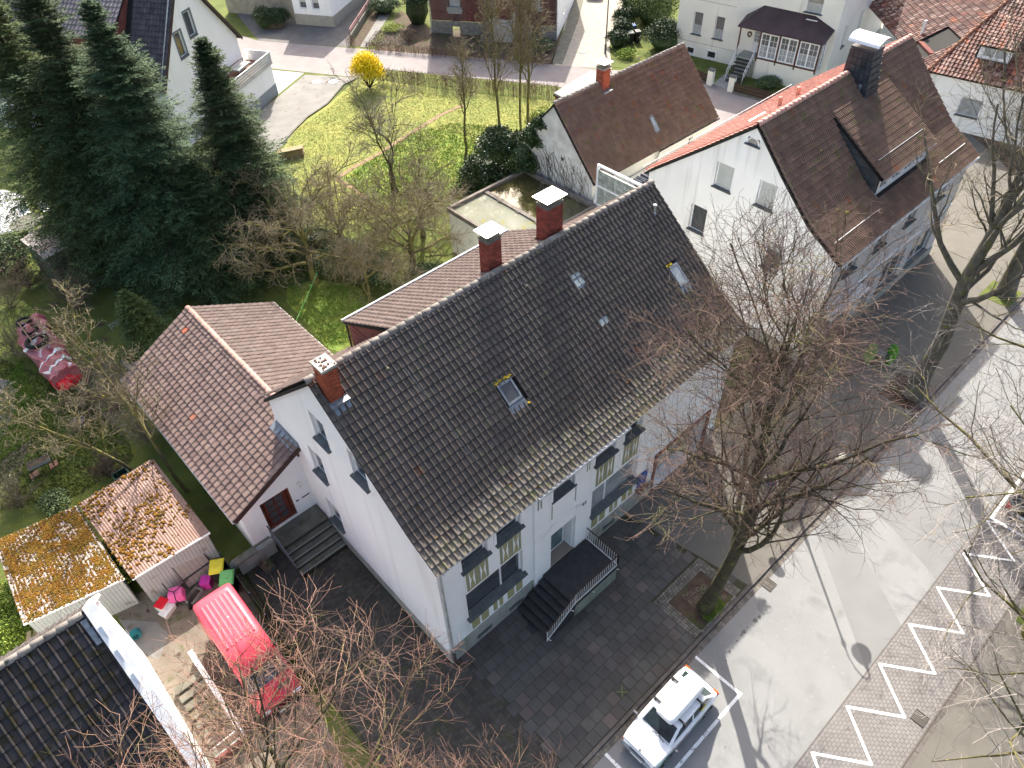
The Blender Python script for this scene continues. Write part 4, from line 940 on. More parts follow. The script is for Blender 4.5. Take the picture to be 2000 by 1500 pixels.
tiles(br, 'roof_tile', m_tile_h2, (bx0-.02, by, 0), (1, 0, 0), (0, -1, 0), [(0, bz), (3.65, 4.5)], bx1-bx0+.04, .25, .345, 'double',
      lambda u, d, z, r, c: not (28.25 < bx0+u < 28.95 and d < .35) and not (30.8 < bx0+u < 31.3 and 2.25 < d < 2.9), 300, lift=.07)
ridge_tiles(br, m_ridge_pale, (bx0-.05, by, bz), (28.3, by, bz), r=.13, l=.40); ridge_tiles(br, m_ridge_pale, (28.95, by, bz), (bx1+.05, by, bz), r=.13, l=.40)
ch = chimney(B_, 28.3, 18.6, 28.9, 19.2, 7.9, 9.35, m_brick_orange, m_mortar_w, 'sheet')
bzf = lambda y: bz-(by-y)*1.082+.02
skylight(B_, 30.82, 31.2, 16.2, 16.75, bzf, 0, glass=m_glassl)
for x, y in ((27.35, 16.7), (27.62, 16.7), (33.9, 16.4)):
    z = bzf(y)+.05; part('glass_tile', MB().add([(x, y-.15, z-.16), (x+.22, y-.15, z-.16), (x+.22, y+.12, z+.13), (x, y+.12, z+.13)], [(0, 1, 2, 3)]).box((x, y-.16, z-.19), (x+.22, y-.14, z-.15)), m_glassblock, B_)
moss(br, [(x, y, bzf(y)+.08) for x, y in [(bx0+.3+rng.random()*12, 15.6+rng.random()*2.6) for _ in range(18)]], .05, M('green_moss', (.20, .19, .03), (.12, .13, .025), ns=5, rough=1))
part('gutter', MB().tube([(30.4, 15.25, 4.42), (bx1+.1, 15.25, 4.42)], .06, 8), m_bargeboard, B_)
mb = MB()                                                                       # bare climber stems on the gable
for k in range(46):
    y = 15.7+rng.random()*5.2; z = 2.9+rng.random()*.4; pts = []
    for q in range(9):
        if z > 4.7+(min(y, 2*by-y)-15.6)*1.0-.1: break
        pts.append((bx0+.085, y, z)); y += rng.normal(.05, .16); z += .1+.28*rng.random()
        if not 15.7 < y < 22: break
    if len(pts) > 2: mb.tube(pts, [.012]*len(pts), 3, cap=False)
o = part('bare_creeper', mb, m_bark); tag(o, 'leafless creeper stems spread over the white gable of the back house', 'creeper')
T = thing('flat_annex', 'low flat annex with grey felt roof behind the back house ridge', 'building', (36.5, 28, 0))
Fq = [at2(1082, 181, 3.0), at2(1155, 137, 3.0), at2(1195, 150, 3.0), (41.5, 24.5), (33.5, 24.5)]
part('roof', MB().prism(Fq, 2.85, 3.0), m_felt, T); part('roof_edge', MB().prism([((x-37)*1.02+37, (y-27)*1.02+27) for x, y in Fq], 2.75, 2.93), m_bargeboard, T)
part('wall', MB().prism([((x-37)*.97+37, (y-27)*.97+27) for x, y in Fq], 0, 2.8), m_redclad, T)
# glass block screen and terrace between the houses
T = thing('glass_block_screen', 'glass block wall with white frame between the flooded roof and the white gable', 'wall', (24.35, 13.6, 0))
part('frame', MB().box((24.25, 11.8, 5.85), (24.40, 15.15, 5.97)).box((24.25, 15.05, 3.0), (24.40, 15.17, 5.85)).box((24.25, 11.8, 4.55), (24.39, 15.05, 4.66)).box((24.30, 11.8, 0), (24.38, 15.05, 3.35)), m_frame, T)
for i in range(13):
    for j in range(10):
        z = 3.38+j*.245+(.07 if j > 4 else 0)
        if z > 5.65 or 4.4 < z < 4.66: continue
        y = 14.80-i*.25; part('glass_block', MB().box((24.27, y, z), (24.38, y+.225, z+.22)), m_glassblock, T)
T = thing('terrace', 'raised terrace with white parapet between the two houses', 'terrace', (30, 14, 0))
part('terrace_slab', MB().box((24.4, 11.9, 2.7), (36, 15.55, 2.9)), m_felt, T); part('parapet', MB().box((30.5, 15.3, 2.9), (30.6, 15.58, 4.25)).box((24.45, 15.38, 2.9), (30.4, 15.5, 3.5)), m_cream, T)
o = part('clothes_airer', MB().tube([(28.6, 14.6, 3.9), (29.9, 14.7, 3.9)], .02, 5).tube([(28.6, 14.2, 3.9), (29.9, 14.2, 3.9)], .02, 5).tube([(28.6, 14.6, 3.9), (28.6, 14.2, 3.9), (28.9, 14.4, 2.9)], .02, 5).tube([(29.9, 14.6, 3.9), (29.9, 14.2, 3.9), (29.6, 14.4, 2.9)], .02, 5), m_wood); tag(o, 'wooden drying rack standing on the terrace behind the glass block screen', 'drying rack')
mb = MB()
for k in range(22): x = 25.2+k*.13; mb.box((x, 13.6+rng.random()*.3, 3.5), (x+.06, 14.2+rng.random()*.2, 4.2+rng.random()*.2))
o = part('laundry', mb, m_cloth); tag(o, 'row of dark laundry hanging behind the glass block screen', 'laundry')
mb = MB(); [mb.lathe((30.6+rng.normal(0, .25), 14.3+rng.normal(0, .2), 3.0+rng.random()*.3), [(.3, 0), (.35, .15), (.15, .35)], 7) for _ in range(5)]
o = part('covered_heap', mb, M('pale_blue_sheet', (.42, .48, .55), rough=.6), bevel=0); tag(o, 'heap under a pale blue sheet on the terrace', 'sheet')

# ================================================================== second house
X2, X2R = 24.4, 38.9
G_ = thing('gable_house', 'white house with weathered brown roof, slate clad chimney and long shed dormer', 'house', (31, 5, 0))
P2 = [(0, 11.83), (1.9, 9.85), (3.8, 8.02), (5.85, 6.76)]; P2B = [(0, 11.83), (2.6, 9.75), (6.3, 6.85)]; R2 = 5.43
g2t = [(-.2, 6.75), (1.63, 7.85), (3.53, 9.70), (R2, 11.68), (8.03, 9.6), (11.4, 6.95)]
g2h = [(6.2, 7.80, 7.25, 9.2), (3.7, 7.80, 4.70, 9.2), (7.3, 4.70, 8.33, 6.28), (2.56, 4.62, 3.58, 6.27), (5.18, 10.72, 5.84, 11.06, .12)]
W2 = Wall((X2, 0, 0), (0, 1, 0), (-1, 0, 0))
wm = MB(); wallskin(wm, W2, -.2, 11.4, g2t, g2h, .18, zb=.7); wallskin(wm, Wall((X2R, 0, 0), (0, 1, 0), (1, 0, 0)), -.2, 11.4, g2t)
wallskin(wm, Wall((X2, 11.4, 0), (1, 0, 0), (0, 1, 0)), 0, X2R-X2, [(0, 6.9), (20, 6.9)])
part('wall', wm, m_render2, G_)
Wf2 = Wall((X2, -.2, 0), (1, 0, 0), (0, -1, 0))
f2h = [(1.3, 5.2, 2.5, 6.5), (4.3, 5.2, 5.5, 6.5), (7.5, 5.2, 8.7, 6.5), (10.9, 5.2, 12.1, 6.5), (.8, .9, 4.2, 3.0), (5.2, .1, 6.3, 2.7), (7.2, .9, 9.6, 2.9), (10.6, .9, 13.3, 2.9)]
part('front_wall', wallskin(MB(), Wf2, 0, X2R-X2, [(0, 6.72), (20, 6.72)], f2h, .2), M('lilac_grey_render', (.60, .59, .59), (.55, .54, .54), ns=.8, rough=.9, streak=((.45, .44, .43), 1.5, .6, .85)), G_)
for h in f2h: window(G_, Wf2, h[0], h[1], h[2], h[3], d=-.14, cols=2, sill=.15 if h[1] > .5 else 0, over=.1, sillslope=.06)
part('string_course', MB().box((X2, -.27, 3.5), (X2R, -.2, 3.62)), m_render, G_); part('awning_board', MB().box((X2+.5, -.75, 3.05), (X2+4.4, -.2, 3.15)), m_render2, G_)
part('plinth', MB().box((X2-.05, -.25, 0), (X2+.02, 11.4, .72)), m_plinth, G_); part('plinth', MB().box((X2+.03, -.26, 0), (X2R, -.19, .6)), m_plinth, G_)
for i, h in enumerate(g2h[:4]):
    window(G_, W2, *h[:4], d=-.12, sill=.10, over=.07, shutter=(0.95 if i == 0 else (.98 if i == 1 else (.28 if i == 3 else 0))), glass=m_glass if i else m_glassl, label=('window with closed pale green roller shutter' if i == 0 else 'window with closed grey roller shutter' if i == 1 else None))
w = part('half_round_window', MB().add([W2.p(5.51+.30*math.cos(PI*k/8), 10.75+.30*math.sin(PI*k/8), .01) for k in range(9)]+[W2.p(5.51+.38*math.cos(PI*k/8), 10.72+.38*math.sin(PI*k/8), .01) for k in range(9)], [(k, k+1, k+10, k+9) for k in range(8)]), m_frame, G_)
part('pane', MB().add([W2.p(5.51+.30*math.cos(PI*k/8), 10.75+.30*math.sin(PI*k/8), .004) for k in range(9)], [tuple(range(9))]), m_glass, w); part('sill', MB().box((X2-.12, 5.08, 10.68), (X2, 5.94, 10.72)), m_sill, w)
rm = MB()
for prof, sg in ((P2, -1), (P2B, 1)):
    for (a, za), (b2, zb) in zip(prof, prof[1:]): slab(rm, [(X2-.06, R2+sg*a, za-.08), (X2R+.1, R2+sg*a, za-.08), (X2R+.1, R2+sg*b2, zb-.08), (X2-.06, R2+sg*b2, zb-.08)], .1)
r2 = part('roof', rm, m_under, G_)
def h2z(y): return float(np.interp(R2-y, [p[0] for p in P2], [p[1] for p in P2]))
DX0, DX1, DY0, DY1 = 29.6, 35.1, .9, 4.55
dz2 = lambda y: 8.55+(y-DY0)*(h2z(DY1)-8.55)/(DY1-DY0)
CHX = (32.35, 33.35)
tiles(r2, 'roof_tile', m_tile_h2, (X2-.1, R2, 0), (1, 0, 0), (0, -1, 0), P2, X2R-X2+.2, .29, .365, 'double',
      lambda u, d, z, r, c: not (DX0 < X2+u-.1 < DX1 and DY0 < R2-d < DY1-.1) and not (CHX[0]-.1 < X2+u-.1 < CHX[1]+.2 and d < .75), 300, lift=.075)
tiles(r2, 'rear_roof_tile', m_tile_red, (X2-.1, R2, 0), (1, 0, 0), (0, 1, 0), P2B, X2R-X2+.2, .26, .30, 'roll', None, 300)
ridge_tiles(r2, m_ridge_red, (X2-.15, R2, 11.83), (CHX[0]-.1, R2, 11.83), r=.16, l=.36); ridge_tiles(r2, m_ridge_red, (CHX[1]+.2, R2, 11.83), (X2R+.15, R2, 11.83), r=.16, l=.36)
m_cheek = M('grey_slate_cheek', (.10,.11,.11), (.14,.15,.15), ns=2, rough=.6, var=.2)
d2 = part('dormer', MB().add([(DX0+.05, DY1, h2z(DY1)-.05), (DX0+.05, DY0+.2, 8.55), (DX0+.05, DY0+.2, 7.4), (DX0+.13, DY1, h2z(DY1)-.05), (DX0+.13, DY0+.2, 8.55), (DX0+.13, DY0+.2, 7.4)], [(0, 1, 2), (5, 4, 3), (0, 3, 4, 1), (1, 4, 5, 2)]), m_cheek, G_)
ys_ = np.linspace(DY0+.2, DY1, 60); hh_ = np.array([h2z(y) for y in ys_]); dd_ = np.array([dz2(y) for y in ys_])
for k in range(11):
    za = 7.7+k*.3; zb = za+.28; yq = lambda z: (float(np.interp(z, dd_, ys_)), float(np.interp(z, hh_, ys_)))
    (a0, b0), (a1, b1) = yq(za), yq(zb)
    if b0 > a0+.05: part('slate_course', MB().add([(DX0+.045, a0, za), (DX0+.045, b0, za), (DX0+.03, max(b1, a1+.01), zb), (DX0+.03, a1, zb), (DX0+.06, a0, za), (DX0+.06, b0, za), (DX0+.06, max(b1, a1+.01), zb), (DX0+.06, a1, zb)], [(0, 1, 2, 3), (0, 4, 5, 1), (3, 2, 6, 7)]), m_cheek, d2)
Wd = Wall((DX0, DY0+.15, 0), (1, 0, 0), (0, -1, 0))
part('dormer_front', wallskin(MB(), Wd, .1, DX1-DX0-.1, [(0, 8.5), (6, 8.5)], [(.35+k*1.3, 7.72, 1.3+k*1.3, 8.38) for k in range(4)], .1, zb=7.45), m_trim, G_)
for k in range(4): window(G_, Wd, .35+k*1.3, 7.72, 1.3+k*1.3, 8.38, d=-.05, cols=2, sill=0)
dr2 = MB(); slab(dr2, [(DX0, DY1, dz2(DY1)-.02), (DX1, DY1, dz2(DY1)-.02), (DX1, DY0, dz2(DY0)-.02), (DX0, DY0, dz2(DY0)-.02)], .1); dr2 = part('dormer_roof', dr2, m_under, G_)
tiles(dr2, 'dormer_tile', m_tile_h2, (DX0-.03, DY1, 0), (1, 0, 0), (0, -1, 0), [(0, dz2(DY1)+.02), (DY1-DY0+.05, dz2(DY0)+.02)], DX1-DX0+.06, .29, .35, 'double', None, 300, lift=.075)
part('gutter', MB().tube([(X2-.1, -.52, 6.68), (X2R+.1, -.52, 6.68)], .06, 8).tube([(DX0, DY0-.08, 8.52), (DX1, DY0-.08, 8.52)], .05, 8), m_zinc, G_)
part('snow_guard', MB().tube([(DX0+.5, 1.6, dz2(1.6)+.2), (DX1-.4, 1.6, dz2(1.6)+.2)], .02, 5).tube([(X2+.3, .35, h2z(.35)+.2), (X2+4.6, .35, h2z(.35)+.2)], .02, 5).tube([(X2+11, .35, h2z(.35)+.2), (X2R-.4, .35, h2z(.35)+.2)], .02, 5), m_zinc, G_)
mb = MB().tube([(X2-.1, 11.75, 7.15), (X2R+.1, 11.75, 7.15)], .025, 5).tube([(X2-.1, 11.72, 6.95), (X2R+.1, 11.72, 6.95)], .02, 5)
for k in range(90): x = X2+k*.16; mb.bar((x, 11.74, 6.8), (x, 11.74, 7.15), .014, .014)
part('snow_fence', mb, m_zinc, G_)
# slate clad chimney with sheet metal hood
c0, c1 = CHX
mb = MB().add([(c0, 4.15, 10.35), (c1+.35, 4.15, 10.35), (c1+.15, R2+.35, 11.5), (c0+.1, R2+.35, 11.5), (c0+.12, 4.5, 13.0), (c1+.02, 4.5, 13.0), (c1+.02, R2+.2, 13.0), (c0+.12, R2+.2, 13.0)], [(0,3,2,1),(4,5,6,7),(0,1,5,4),(1,2,6,5),(2,3,7,6),(3,0,4,7)])
cc = part('chimney', mb, m_slate, G_)
for k in range(7):
    t = k/7; x0 = c0+.12*t-.012; x1 = c1+.35-.33*t+.012; y0 = 4.15+.35*t-.012; z = 10.5+2.5*t
    for q in range(5):
        xa = x0+(x1-x0)*q/5; part('slate', MB().box((xa+.008, y0-.012, z-.02), (xa+(x1-x0)/5-.008, y0+.02, z+.33)), m_slate, cc)
        ya = y0+(R2+.3-y0)*q/5; part('slate', MB().box((x0-.012, ya+.008, z-.02), (x0+.03, ya+(R2+.3-y0)/5-.008, z+.33)), m_slate, cc)
part('chimney_head', MB().box((c0+.05, 4.42, 13.0), (c1+.1, R2+.26, 13.12)), m_slate, cc)
mb = MB(); V = []; n = 10
for k in range(n+1):
    a = PI*(.08+.84*k/n); x = (c0+c1)/2+.07-.72*math.cos(a); z = 13.25+.42*math.sin(a); V += [(x, 4.2, z), (x, R2+.45, z), (x, 4.2, z+.02), (x, R2+.45, z+.02)]
mb.add(V, [(4*k, 4*k+1, 4*k+5, 4*k+4) for k in range(n)]+[(4*k+2, 4*k+6, 4*k+7, 4*k+3) for k in range(n)]+[(4*k, 4*k+4, 4*k+6, 4*k+2) for k in range(n)]); part('chimney_hood', mb, m_capsheet, cc)
for x, y, col, h in ((28.15, 6.6, m_ridge_red, .75), (29.8, 6.6, m_ridge_red, .75), (34.5, 6.5, m_orange, .55)): part('vent_pipe', MB().lathe((x, y, 10.75), [(.10, 0), (.09, h*.4), (.11, h*.42), (.11, h), (.03, h+.05)], 10), col, G_)
part('aerial_vent', MB().lathe((32.4, 4.6, 10.9), [(.16, 0), (.07, .1), (.07, .4), (.12, .42), (.12, .5), (.02, .55)], 8), m_lead, G_); part('red_pipe_cover', MB().box((32.55, 4.2, 10.55), (32.75, 4.5, 10.85)), m_tile_red, G_)
part('roof_window', MB().add([(29.45, .55, h2z(.55)+.06), (29.62, .55, h2z(.55)+.06), (29.62, 1.2, h2z(1.2)+.06), (29.45, 1.2, h2z(1.2)+.06)], [(0, 1, 2, 3)]), m_lead, G_)
mb = MB().bar((26.6, 7.2, 10.55), (27.9, 7.1, 10.62), .16, .05); part('walk_board', mb, m_zinc, G_)
moss(r2, [(x, y, h2z(y)+.08) for x, y in ((26.9, 3.0), (27.1, 2.2), (26.5, 1.5), (26.7, 1.45), (27.4, 3.6), (26.9, 1.2))], .06, M('lemon_moss', (.42, .36, .03), (.30, .27, .02), ns=5, rough=1))

# ================================================================== near house with mossy black roof (lower left)
K_ = thing('near_house', 'house with mossy black tiled roof and broad glaring white parapet', 'house', (-12, 3, 0))
KX = -9.0; KY, KZ = 6.5, 6.95
kt = [(-2.5, .2), (0, 1.6), (KY, KZ), (8.8, 4.5)]
part('wall', wallskin(wallskin(MB(), Wall((KX+.2, 0, 0), (0, 1, 0), (1, 0, 0)), -2, 8.75, kt), Wall((-22, 8.7, 0), (1, 0, 0), (0, 1, 0)), 0, 13.2, [(0, 4.4), (20, 4.4)]), m_render, K_)
rm = MB(); slab(rm, [(-22, KY, KZ-.08), (KX, KY, KZ-.08), (KX, -2, .02), (-22, -2, .02)], .12); slab(rm, [(-22, KY, KZ-.08), (-22, 8.95, 4.25), (KX, 8.95, 4.25), (KX, KY, KZ-.08)], .12)
rk = part('roof', rm, m_under, K_)
tiles(rk, 'roof_tile', m_tile_black, (-15.9, KY, 0), (1, 0, 0), (0, -1, 0), [(0, KZ), (7.2, KZ-7.2*.815)], 6.9, .30, .42, 'roll', None, 300, lift=.045)
tiles(rk, 'rear_roof_tile', m_tile_nw, (-16, KY, 0), (1, 0, 0), (0, 1, 0), [(0, KZ), (2.4, 4.32)], 7.0, .25, .38, 'roll', None, 200)
ridge_tiles(rk, m_ridge_pale, (-16, KY, KZ+.02), (KX-.1, KY, KZ+.02), r=.14, l=.38)
cp = MB()
for a, b in zip([(8.8, 4.55), (KY, KZ+.10), (0.0, 1.7)], [(KY, KZ+.10), (0.0, 1.7), (-2, .2)]):
    cp.add([(KX, a[0], a[1]), (KX+.36, a[0], a[1]), (KX+.36, b[0], b[1]), (KX, b[0], b[1]), (KX, a[0], a[1]+.14), (KX+.36, a[0], a[1]+.14), (KX+.36, b[0], b[1]+.14), (KX, b[0], b[1]+.14)], [(0,3,2,1),(4,5,6,7),(0,1,5,4),(1,2,6,5),(2,3,7,6),(3,0,4,7)])
part('parapet', cp, m_trim, K_)
for y in (5.9, 5.2, 4.5): 
    z = KZ-(KY-y)*.815+.24; part('parapet_rib', MB().add([(KX+.05, y, z), (KX+.30, y, z), (KX+.18, y-.45, z-.30), (KX+.18, y-.05, z+.08)], [(0, 1, 3), (0, 3, 2), (1, 2, 3)]), m_trim, K_)
part('flashing', MB().add([(KX-.02, 6.3, KZ-.02), (KX-.25, 6.3, KZ-.02), (KX-.22, 5.6, KZ-.60), (KX+.02, 5.6, KZ-.60), ], [(0, 1, 2, 3)]), m_lead, K_)
part('gutter', MB().tube([(-16, 8.98, 4.22), (KX+.1, 8.98, 4.22)], .06, 8), m_zinc, K_)

# cellar stair beside it
T = thing('cellar_stair', 'cellar steps with pink and white low walls beside the white parapet', 'stairs', (-8, 4.5, 0))
part('side_wall', MB().box((-7.45, 3.0, 0), (-7.30, 7.2, .55)), M('pale_pink_wall', (.60, .42, .38), (.66, .50, .46), ns=2, rough=.9), T); part('side_wall_coping', MB().box((-7.48, 3.0, .55), (-7.28, 7.25, .60)), m_trim, T)
part('end_wall', MB().box((-8.6, 2.85, 0), (-7.3, 3.0, .40)), m_brickwall, T)
for k in range(8): part('step', MB().box((-8.55, 3.2+k*.42, .02), (-7.5, 3.50+k*.42, .06+.035*k)), m_concrete, T)
part('handrail', MB().tube([(-8.5, 3.1, .85), (-7.35, 3.1, .85)], .03, 6).tube([(-8.5, 2.9, .6), (-7.35, 2.9, .6)], .03, 6).tube([(-7.37, 3.0, 0), (-7.37, 3.0, .9)], .03, 6), m_rail, T)
t = thing('hose_reel', 'teal garden hose wound on a reel beside the white parapet', 'hose reel', (*at2(270, 1243), 0))
p = at2(270, 1243); mb = MB()
for k in range(5): mb.tube([(p[0]+.18*math.cos(a), p[1]-.15+.06*k, .28+.18*math.sin(a)) for a in np.linspace(0, 2*PI, 13)], .028, 5, cap=False)
part('hose', mb, m_teal, t); part('reel_frame', MB().tube([(p[0]-.2, p[1]-.2, 0), (p[0]-.2, p[1]-.2, .6), (p[0]-.2, p[1]+.2, .6), (p[0]-.2, p[1]+.2, 0)], .015, 5), m_zinc, t)

# ================================================================== sheds
def corr_mesh(mb, c00, c10, c11, c01, n, amp=.02):
    """corrugated sheet: waves run from edge c00-c10 to edge c01-c11"""
    c00, c10, c11, c01 = map(lambda q: np.array(q, float), (c00, c10, c11, c01)); V = []; m = n*4
    nn = np.cross(c10-c00, c01-c00); nn /= np.linalg.norm(nn); nn = nn if nn[2] > 0 else -nn
    for i in range(m+1):
        t = i/m; h = amp*math.sin(2*PI*i/4)
        V.append(c00+(c10-c00)*t+nn*h); V.append(c01+(c11-c01)*t+nn*h)
    mb.add(V, [(2*i, 2*i+2, 2*i+3, 2*i+1) for i in range(m)]); return mb
def shed(name, label, c, zr, zf, wallm, roofm, ncorr, panel=.14, doors=None):
    """c: four ground corners (front-left, front-right, back-right, back-left); roof slopes to the front"""
    cx = sum(p[0] for p in c)/4; cy = sum(p[1] for p in c)/4
    t = thing(name, label, 'shed', (cx, cy, 0)); ins = [(cx+(x-cx)*.93, cy+(y-cy)*.955) for x, y in c]
    part('core', MB().add([(x, y, 0) for x, y in ins]+[(x, y, z-.06) for (x, y), z in zip(ins, (zf, zf, zr, zr))], [(0, 1, 5, 4), (1, 2, 6, 5), (2, 3, 7, 6), (3, 0, 4, 7), (4, 5, 6, 7)]), m_under, t)
    for (a, b, za, zb) in ((ins[0], ins[1], zf, zf), (ins[1], ins[2], zf, zr), (ins[3], ins[0], zr, zf)):
        A = np.array(a); B = np.array(b); L = np.linalg.norm(B-A); n = int(L/panel); d = (B-A)/n; nn = np.array([d[1], -d[0]])/np.linalg.norm(d)*.02
        for k in range(n):
            p = A+d*k+d*.04; q = A+d*(k+1)-d*.04; z1 = za+(zb-za)*k/n-.08; z2 = za+(zb-za)*(k+1)/n-.08
            part('cladding_board', MB().add([(*p, 0), (*q, 0), (*q, z2), (*p, z1), (*(p+nn), 0), (*(q+nn), 0), (*(q+nn), z2), (*(p+nn), z1)], [(4, 5, 6, 7), (0, 4, 7, 3), (1, 2, 6, 5), (3, 7, 6, 2)]), wallm, t)
    r = part('roof', corr_mesh(MB(), (*c[0], zf), (*c[1], zf), (*c[2], zr), (*c[3], zr), ncorr), roofm, t)
    part('roof_underside', MB().add([(*c[0], zf-.05), (*c[1], zf-.05), (*c[2], zr-.05), (*c[3], zr-.05)], [(0, 1, 2, 3)]), m_under, t)
    part('verge_trim', MB().bar((*c[0], zf-.03), (*c[1], zf-.03), .05, .08), m_trim, t)
    return t, r
ca = [at2(258, 1132, 2.15), at2(410, 1040, 2.15), at2(298, 895, 2.4), at2(152, 985, 2.4)]
SA, SAr = shed('corrugated_shed', 'white clad shed with pinkish corrugated roof dotted with orange moss cushions', ca, 2.4, 2.15, m_clad, m_corr, 30)
cb = [at2(45, 1220, 2.0), at2(243, 1130, 2.0), at2(150, 987, 2.25), at2(-12, 1058, 2.25)]
SB, SBr = shed('mossy_shed', 'low shed whose pale corrugated roof is smothered in rusty orange moss', cb, 2.25, 2.0, m_clad, m_corr_w, 26)
def moss_on(par, c, zf, zr, n, size, dens, name='moss_cushion'):
    """cushions scattered over a shed roof, dens(s, t) -> probability"""
    c = [np.array(q) for q in c]; V = []; F = []; R = []; k = 6; cnt = 0
    while cnt < n:
        s, t = rng.random(2)
        if rng.random() > dens(s, t): continue
        p = (c[0]*(1-s)+c[1]*s)*(1-t)+(c[3]*(1-s)+c[2]*s)*t; z = zf+(zr-zf)*t; r = size*(.35+1.0*rng.random()**1.5); o = len(V)
        for rr, h in ((1, -.01), (.9, .5), (.55, .85)):
            for q in range(k): a = 2*PI*q/k+rng.random()*.3; V.append((p[0]+r*rr*math.cos(a), p[1]+r*rr*math.sin(a), z+max(0, h)*r*.9))
        for i in range(2):
            for q in range(k): F.append((o+i*k+q, o+i*k+(q+1) % k, o+(i+1)*k+(q+1) % k, o+(i+1)*k+q))
        F.append((o+2*k, o+2*k+1, o+2*k+2, o+2*k+3)); F.append((o+2*k, o+2*k+3, o+2*k+4, o+2*k+5)); R += [rng.random()]*14; cnt += 1
    npmesh(name, np.array(V), np.array(F), m_moss, par, kind='stuff', rnd=np.array(R))
from mathutils import noise as mno
nz = lambda x, y, s, o=0: mno.noise(Vector((x*s+o, y*s, o)))
moss_on(SAr, ca, 2.15, 2.4, 760, .068, lambda s, t: max(.02, min(1, (.55+1.6*nz(s, t, 3.2, 5))*(1 if s < .72 else .5)*(1 if (t > .25 or s < .3) else .25))))
moss_on(SBr, cb, 2.0, 2.25, 15000, .038, lambda s, t: max(.22, min(1, .60+1.5*nz(s, t, 6.0, 1)+1.1*nz(s, t, 17.0, 3)))*(1 if .05 < s < .96 else .3))
# wooden pallets and planks behind the black roof
t = thing('pallet', 'pale wooden pallet leaning along the white wall of the mossy shed', 'pallet', (*at2(120, 1215), 0))
for k in range(9): 
    a = np.array(at2(82+k*13, 1250-k*8.0, .3)); part('slat', MB().bar((a[0]-.3, a[1]-.25, .95), (a[0]-.12, a[1]+.12, 1.05), .16, .025), m_wood, t)
part('stringer', MB().bar((*at2(80, 1255, .9), .9), (*at2(195, 1185, .9), .9), .08, .08), m_wood, t)

# far left plank shed
cc_ = [at2(86, 506, 2.2), at2(200, 440, 2.2), at2(150, 395, 2.3), at2(40, 470, 2.3)]
shed('plank_shed', 'grey plank shed with rust streaked ribbed roof under the spruces', cc_, 2.35, 2.2, m_plank, M('rusty_ribbed_sheet', (.60, .54, .50), (.50, .36, .30), ns=1.2, rough=.7), 16, panel=.3)
t = thing('white_table', 'white round garden table top beside the plank shed', 'table', (*at2(60, 445), 0))
p = at2(62, 452); part('table_top', MB().lathe((*p, .72), [(1.1, 0), (1.1, .04)], 14), m_pave, t); part('leg', MB().lathe((*p, 0), [(.25, 0), (.05, .06), (.05, .7)], 8), m_whitep, t)
for k, (px, py, l) in enumerate(((55, 425, 'white plastic garden chair nearest the corner, lying on its side'), (95, 418, 'white plastic garden chair half under the spruce boughs'))):
    p = at2(px, py); t = thing('garden_chair', l, 'chair', (*p, 0), group='white plastic garden chairs')
    part('seat', MB().box((p[0]-.3, p[1]-.3, .38), (p[0]+.3, p[1]+.3, .43)), m_whitep, t); part('backrest', MB().box((p[0]-.3, p[1]+.26, .43), (p[0]+.3, p[1]+.3, .9)), m_whitep, t)
    for a in (-.27, .27):
        for c in (-.27, .27): part('leg', MB().bar((p[0]+a, p[1]+c, 0), (p[0]+a, p[1]+c, .38), .04, .04), m_whitep, t)

# ================================================================== north-west white house behind the spruces
NWa = 31.5; un = unit(NWa); nn_ = np.array([-un[1], un[0], 0])        # gable runs along un, ridge runs away along nn_
P0 = np.array([11.1, 46.85, 0]); NW = thing('spruce_side_house', 'white gabled house with slate grey roof and slatted balcony behind the spruces', 'house', (14, 50, 0))
Wn = Wall(P0, un, -nn_)
gz = [(0, 5.5), (5.2, 12.0), (10.4, 5.5)]
nh = [(3.0, 6.0, 3.85, 7.8), (4.75, 6.9, 5.6, 8.7), (4.4, 2.9, 5.3, 5.0)]
part('wall', wallskin(wallskin(wallskin(MB(), Wn, 0, 10.4, gz, nh, .2), Wall(P0, nn_, -un), 0, 22, [(0, 5.2), (22, 5.2)], [(1.3, 2.9, 3.6, 4.3), (6, 2.9, 8, 4.3), (1.2, .4, 3.2, 1.6)], .2), Wall(P0+un*10.4, nn_, un), 0, 22, [(0, 5.2), (22, 5.2)]), m_render, NW)
m_bluegrey = M('blue_grey_window_band', (.16, .19, .22), rough=.5)
for h in nh:
    window(NW, Wn, *h, d=-.10, sill=.12, fw=.09, over=.06, glass=m_glass)
    part('window_surround', frame_mb(Wn, h[0]-.12, h[1]-.12, h[2]+.12, h[3]+.12, .03, fw=.12), m_bluegrey, NW)
for h in ((1.3, 2.9, 3.6, 4.3), (6, 2.9, 8, 4.3), (1.2, .4, 3.2, 1.6)): window(NW, Wall(P0, nn_, -un), *h, d=-.12, sill=.1, glass=m_glassl, frame=m_brownframe)
rm = MB(); A = lambda s, t, z: P0+un*s+nn_*t+np.array([0, 0, z])
slab(rm, [A(5.2, -.25, 11.55), A(5.2, 22, 11.55), A(-.35, 22, 4.75), A(-.35, -.25, 4.75)], .1); slab(rm, [A(5.2, -.25, 11.55), A(10.75, -.25, 4.75), A(10.75, 22, 4.75), A(5.2, 22, 11.55)], .1)
rn = part('roof', rm, m_under, NW)
tiles(rn, 'roof_tile', m_tile_nw, A(5.2, -.3, 0), nn_, -un, [(0, 11.62), (5.6, 4.80)], 16, .30, .40, 'pan', lambda u, d, z, r, c: not (3.4 < u < 10 and 1.2 < d < 4.6), 300)
part('verge_board', MB().bar(A(5.2, -.28, 11.5), A(-.4, -.28, 4.65), .05, .22).bar(A(5.2, -.28, 11.5), A(10.8, -.28, 4.65), .05, .22), m_bargeboard, NW)
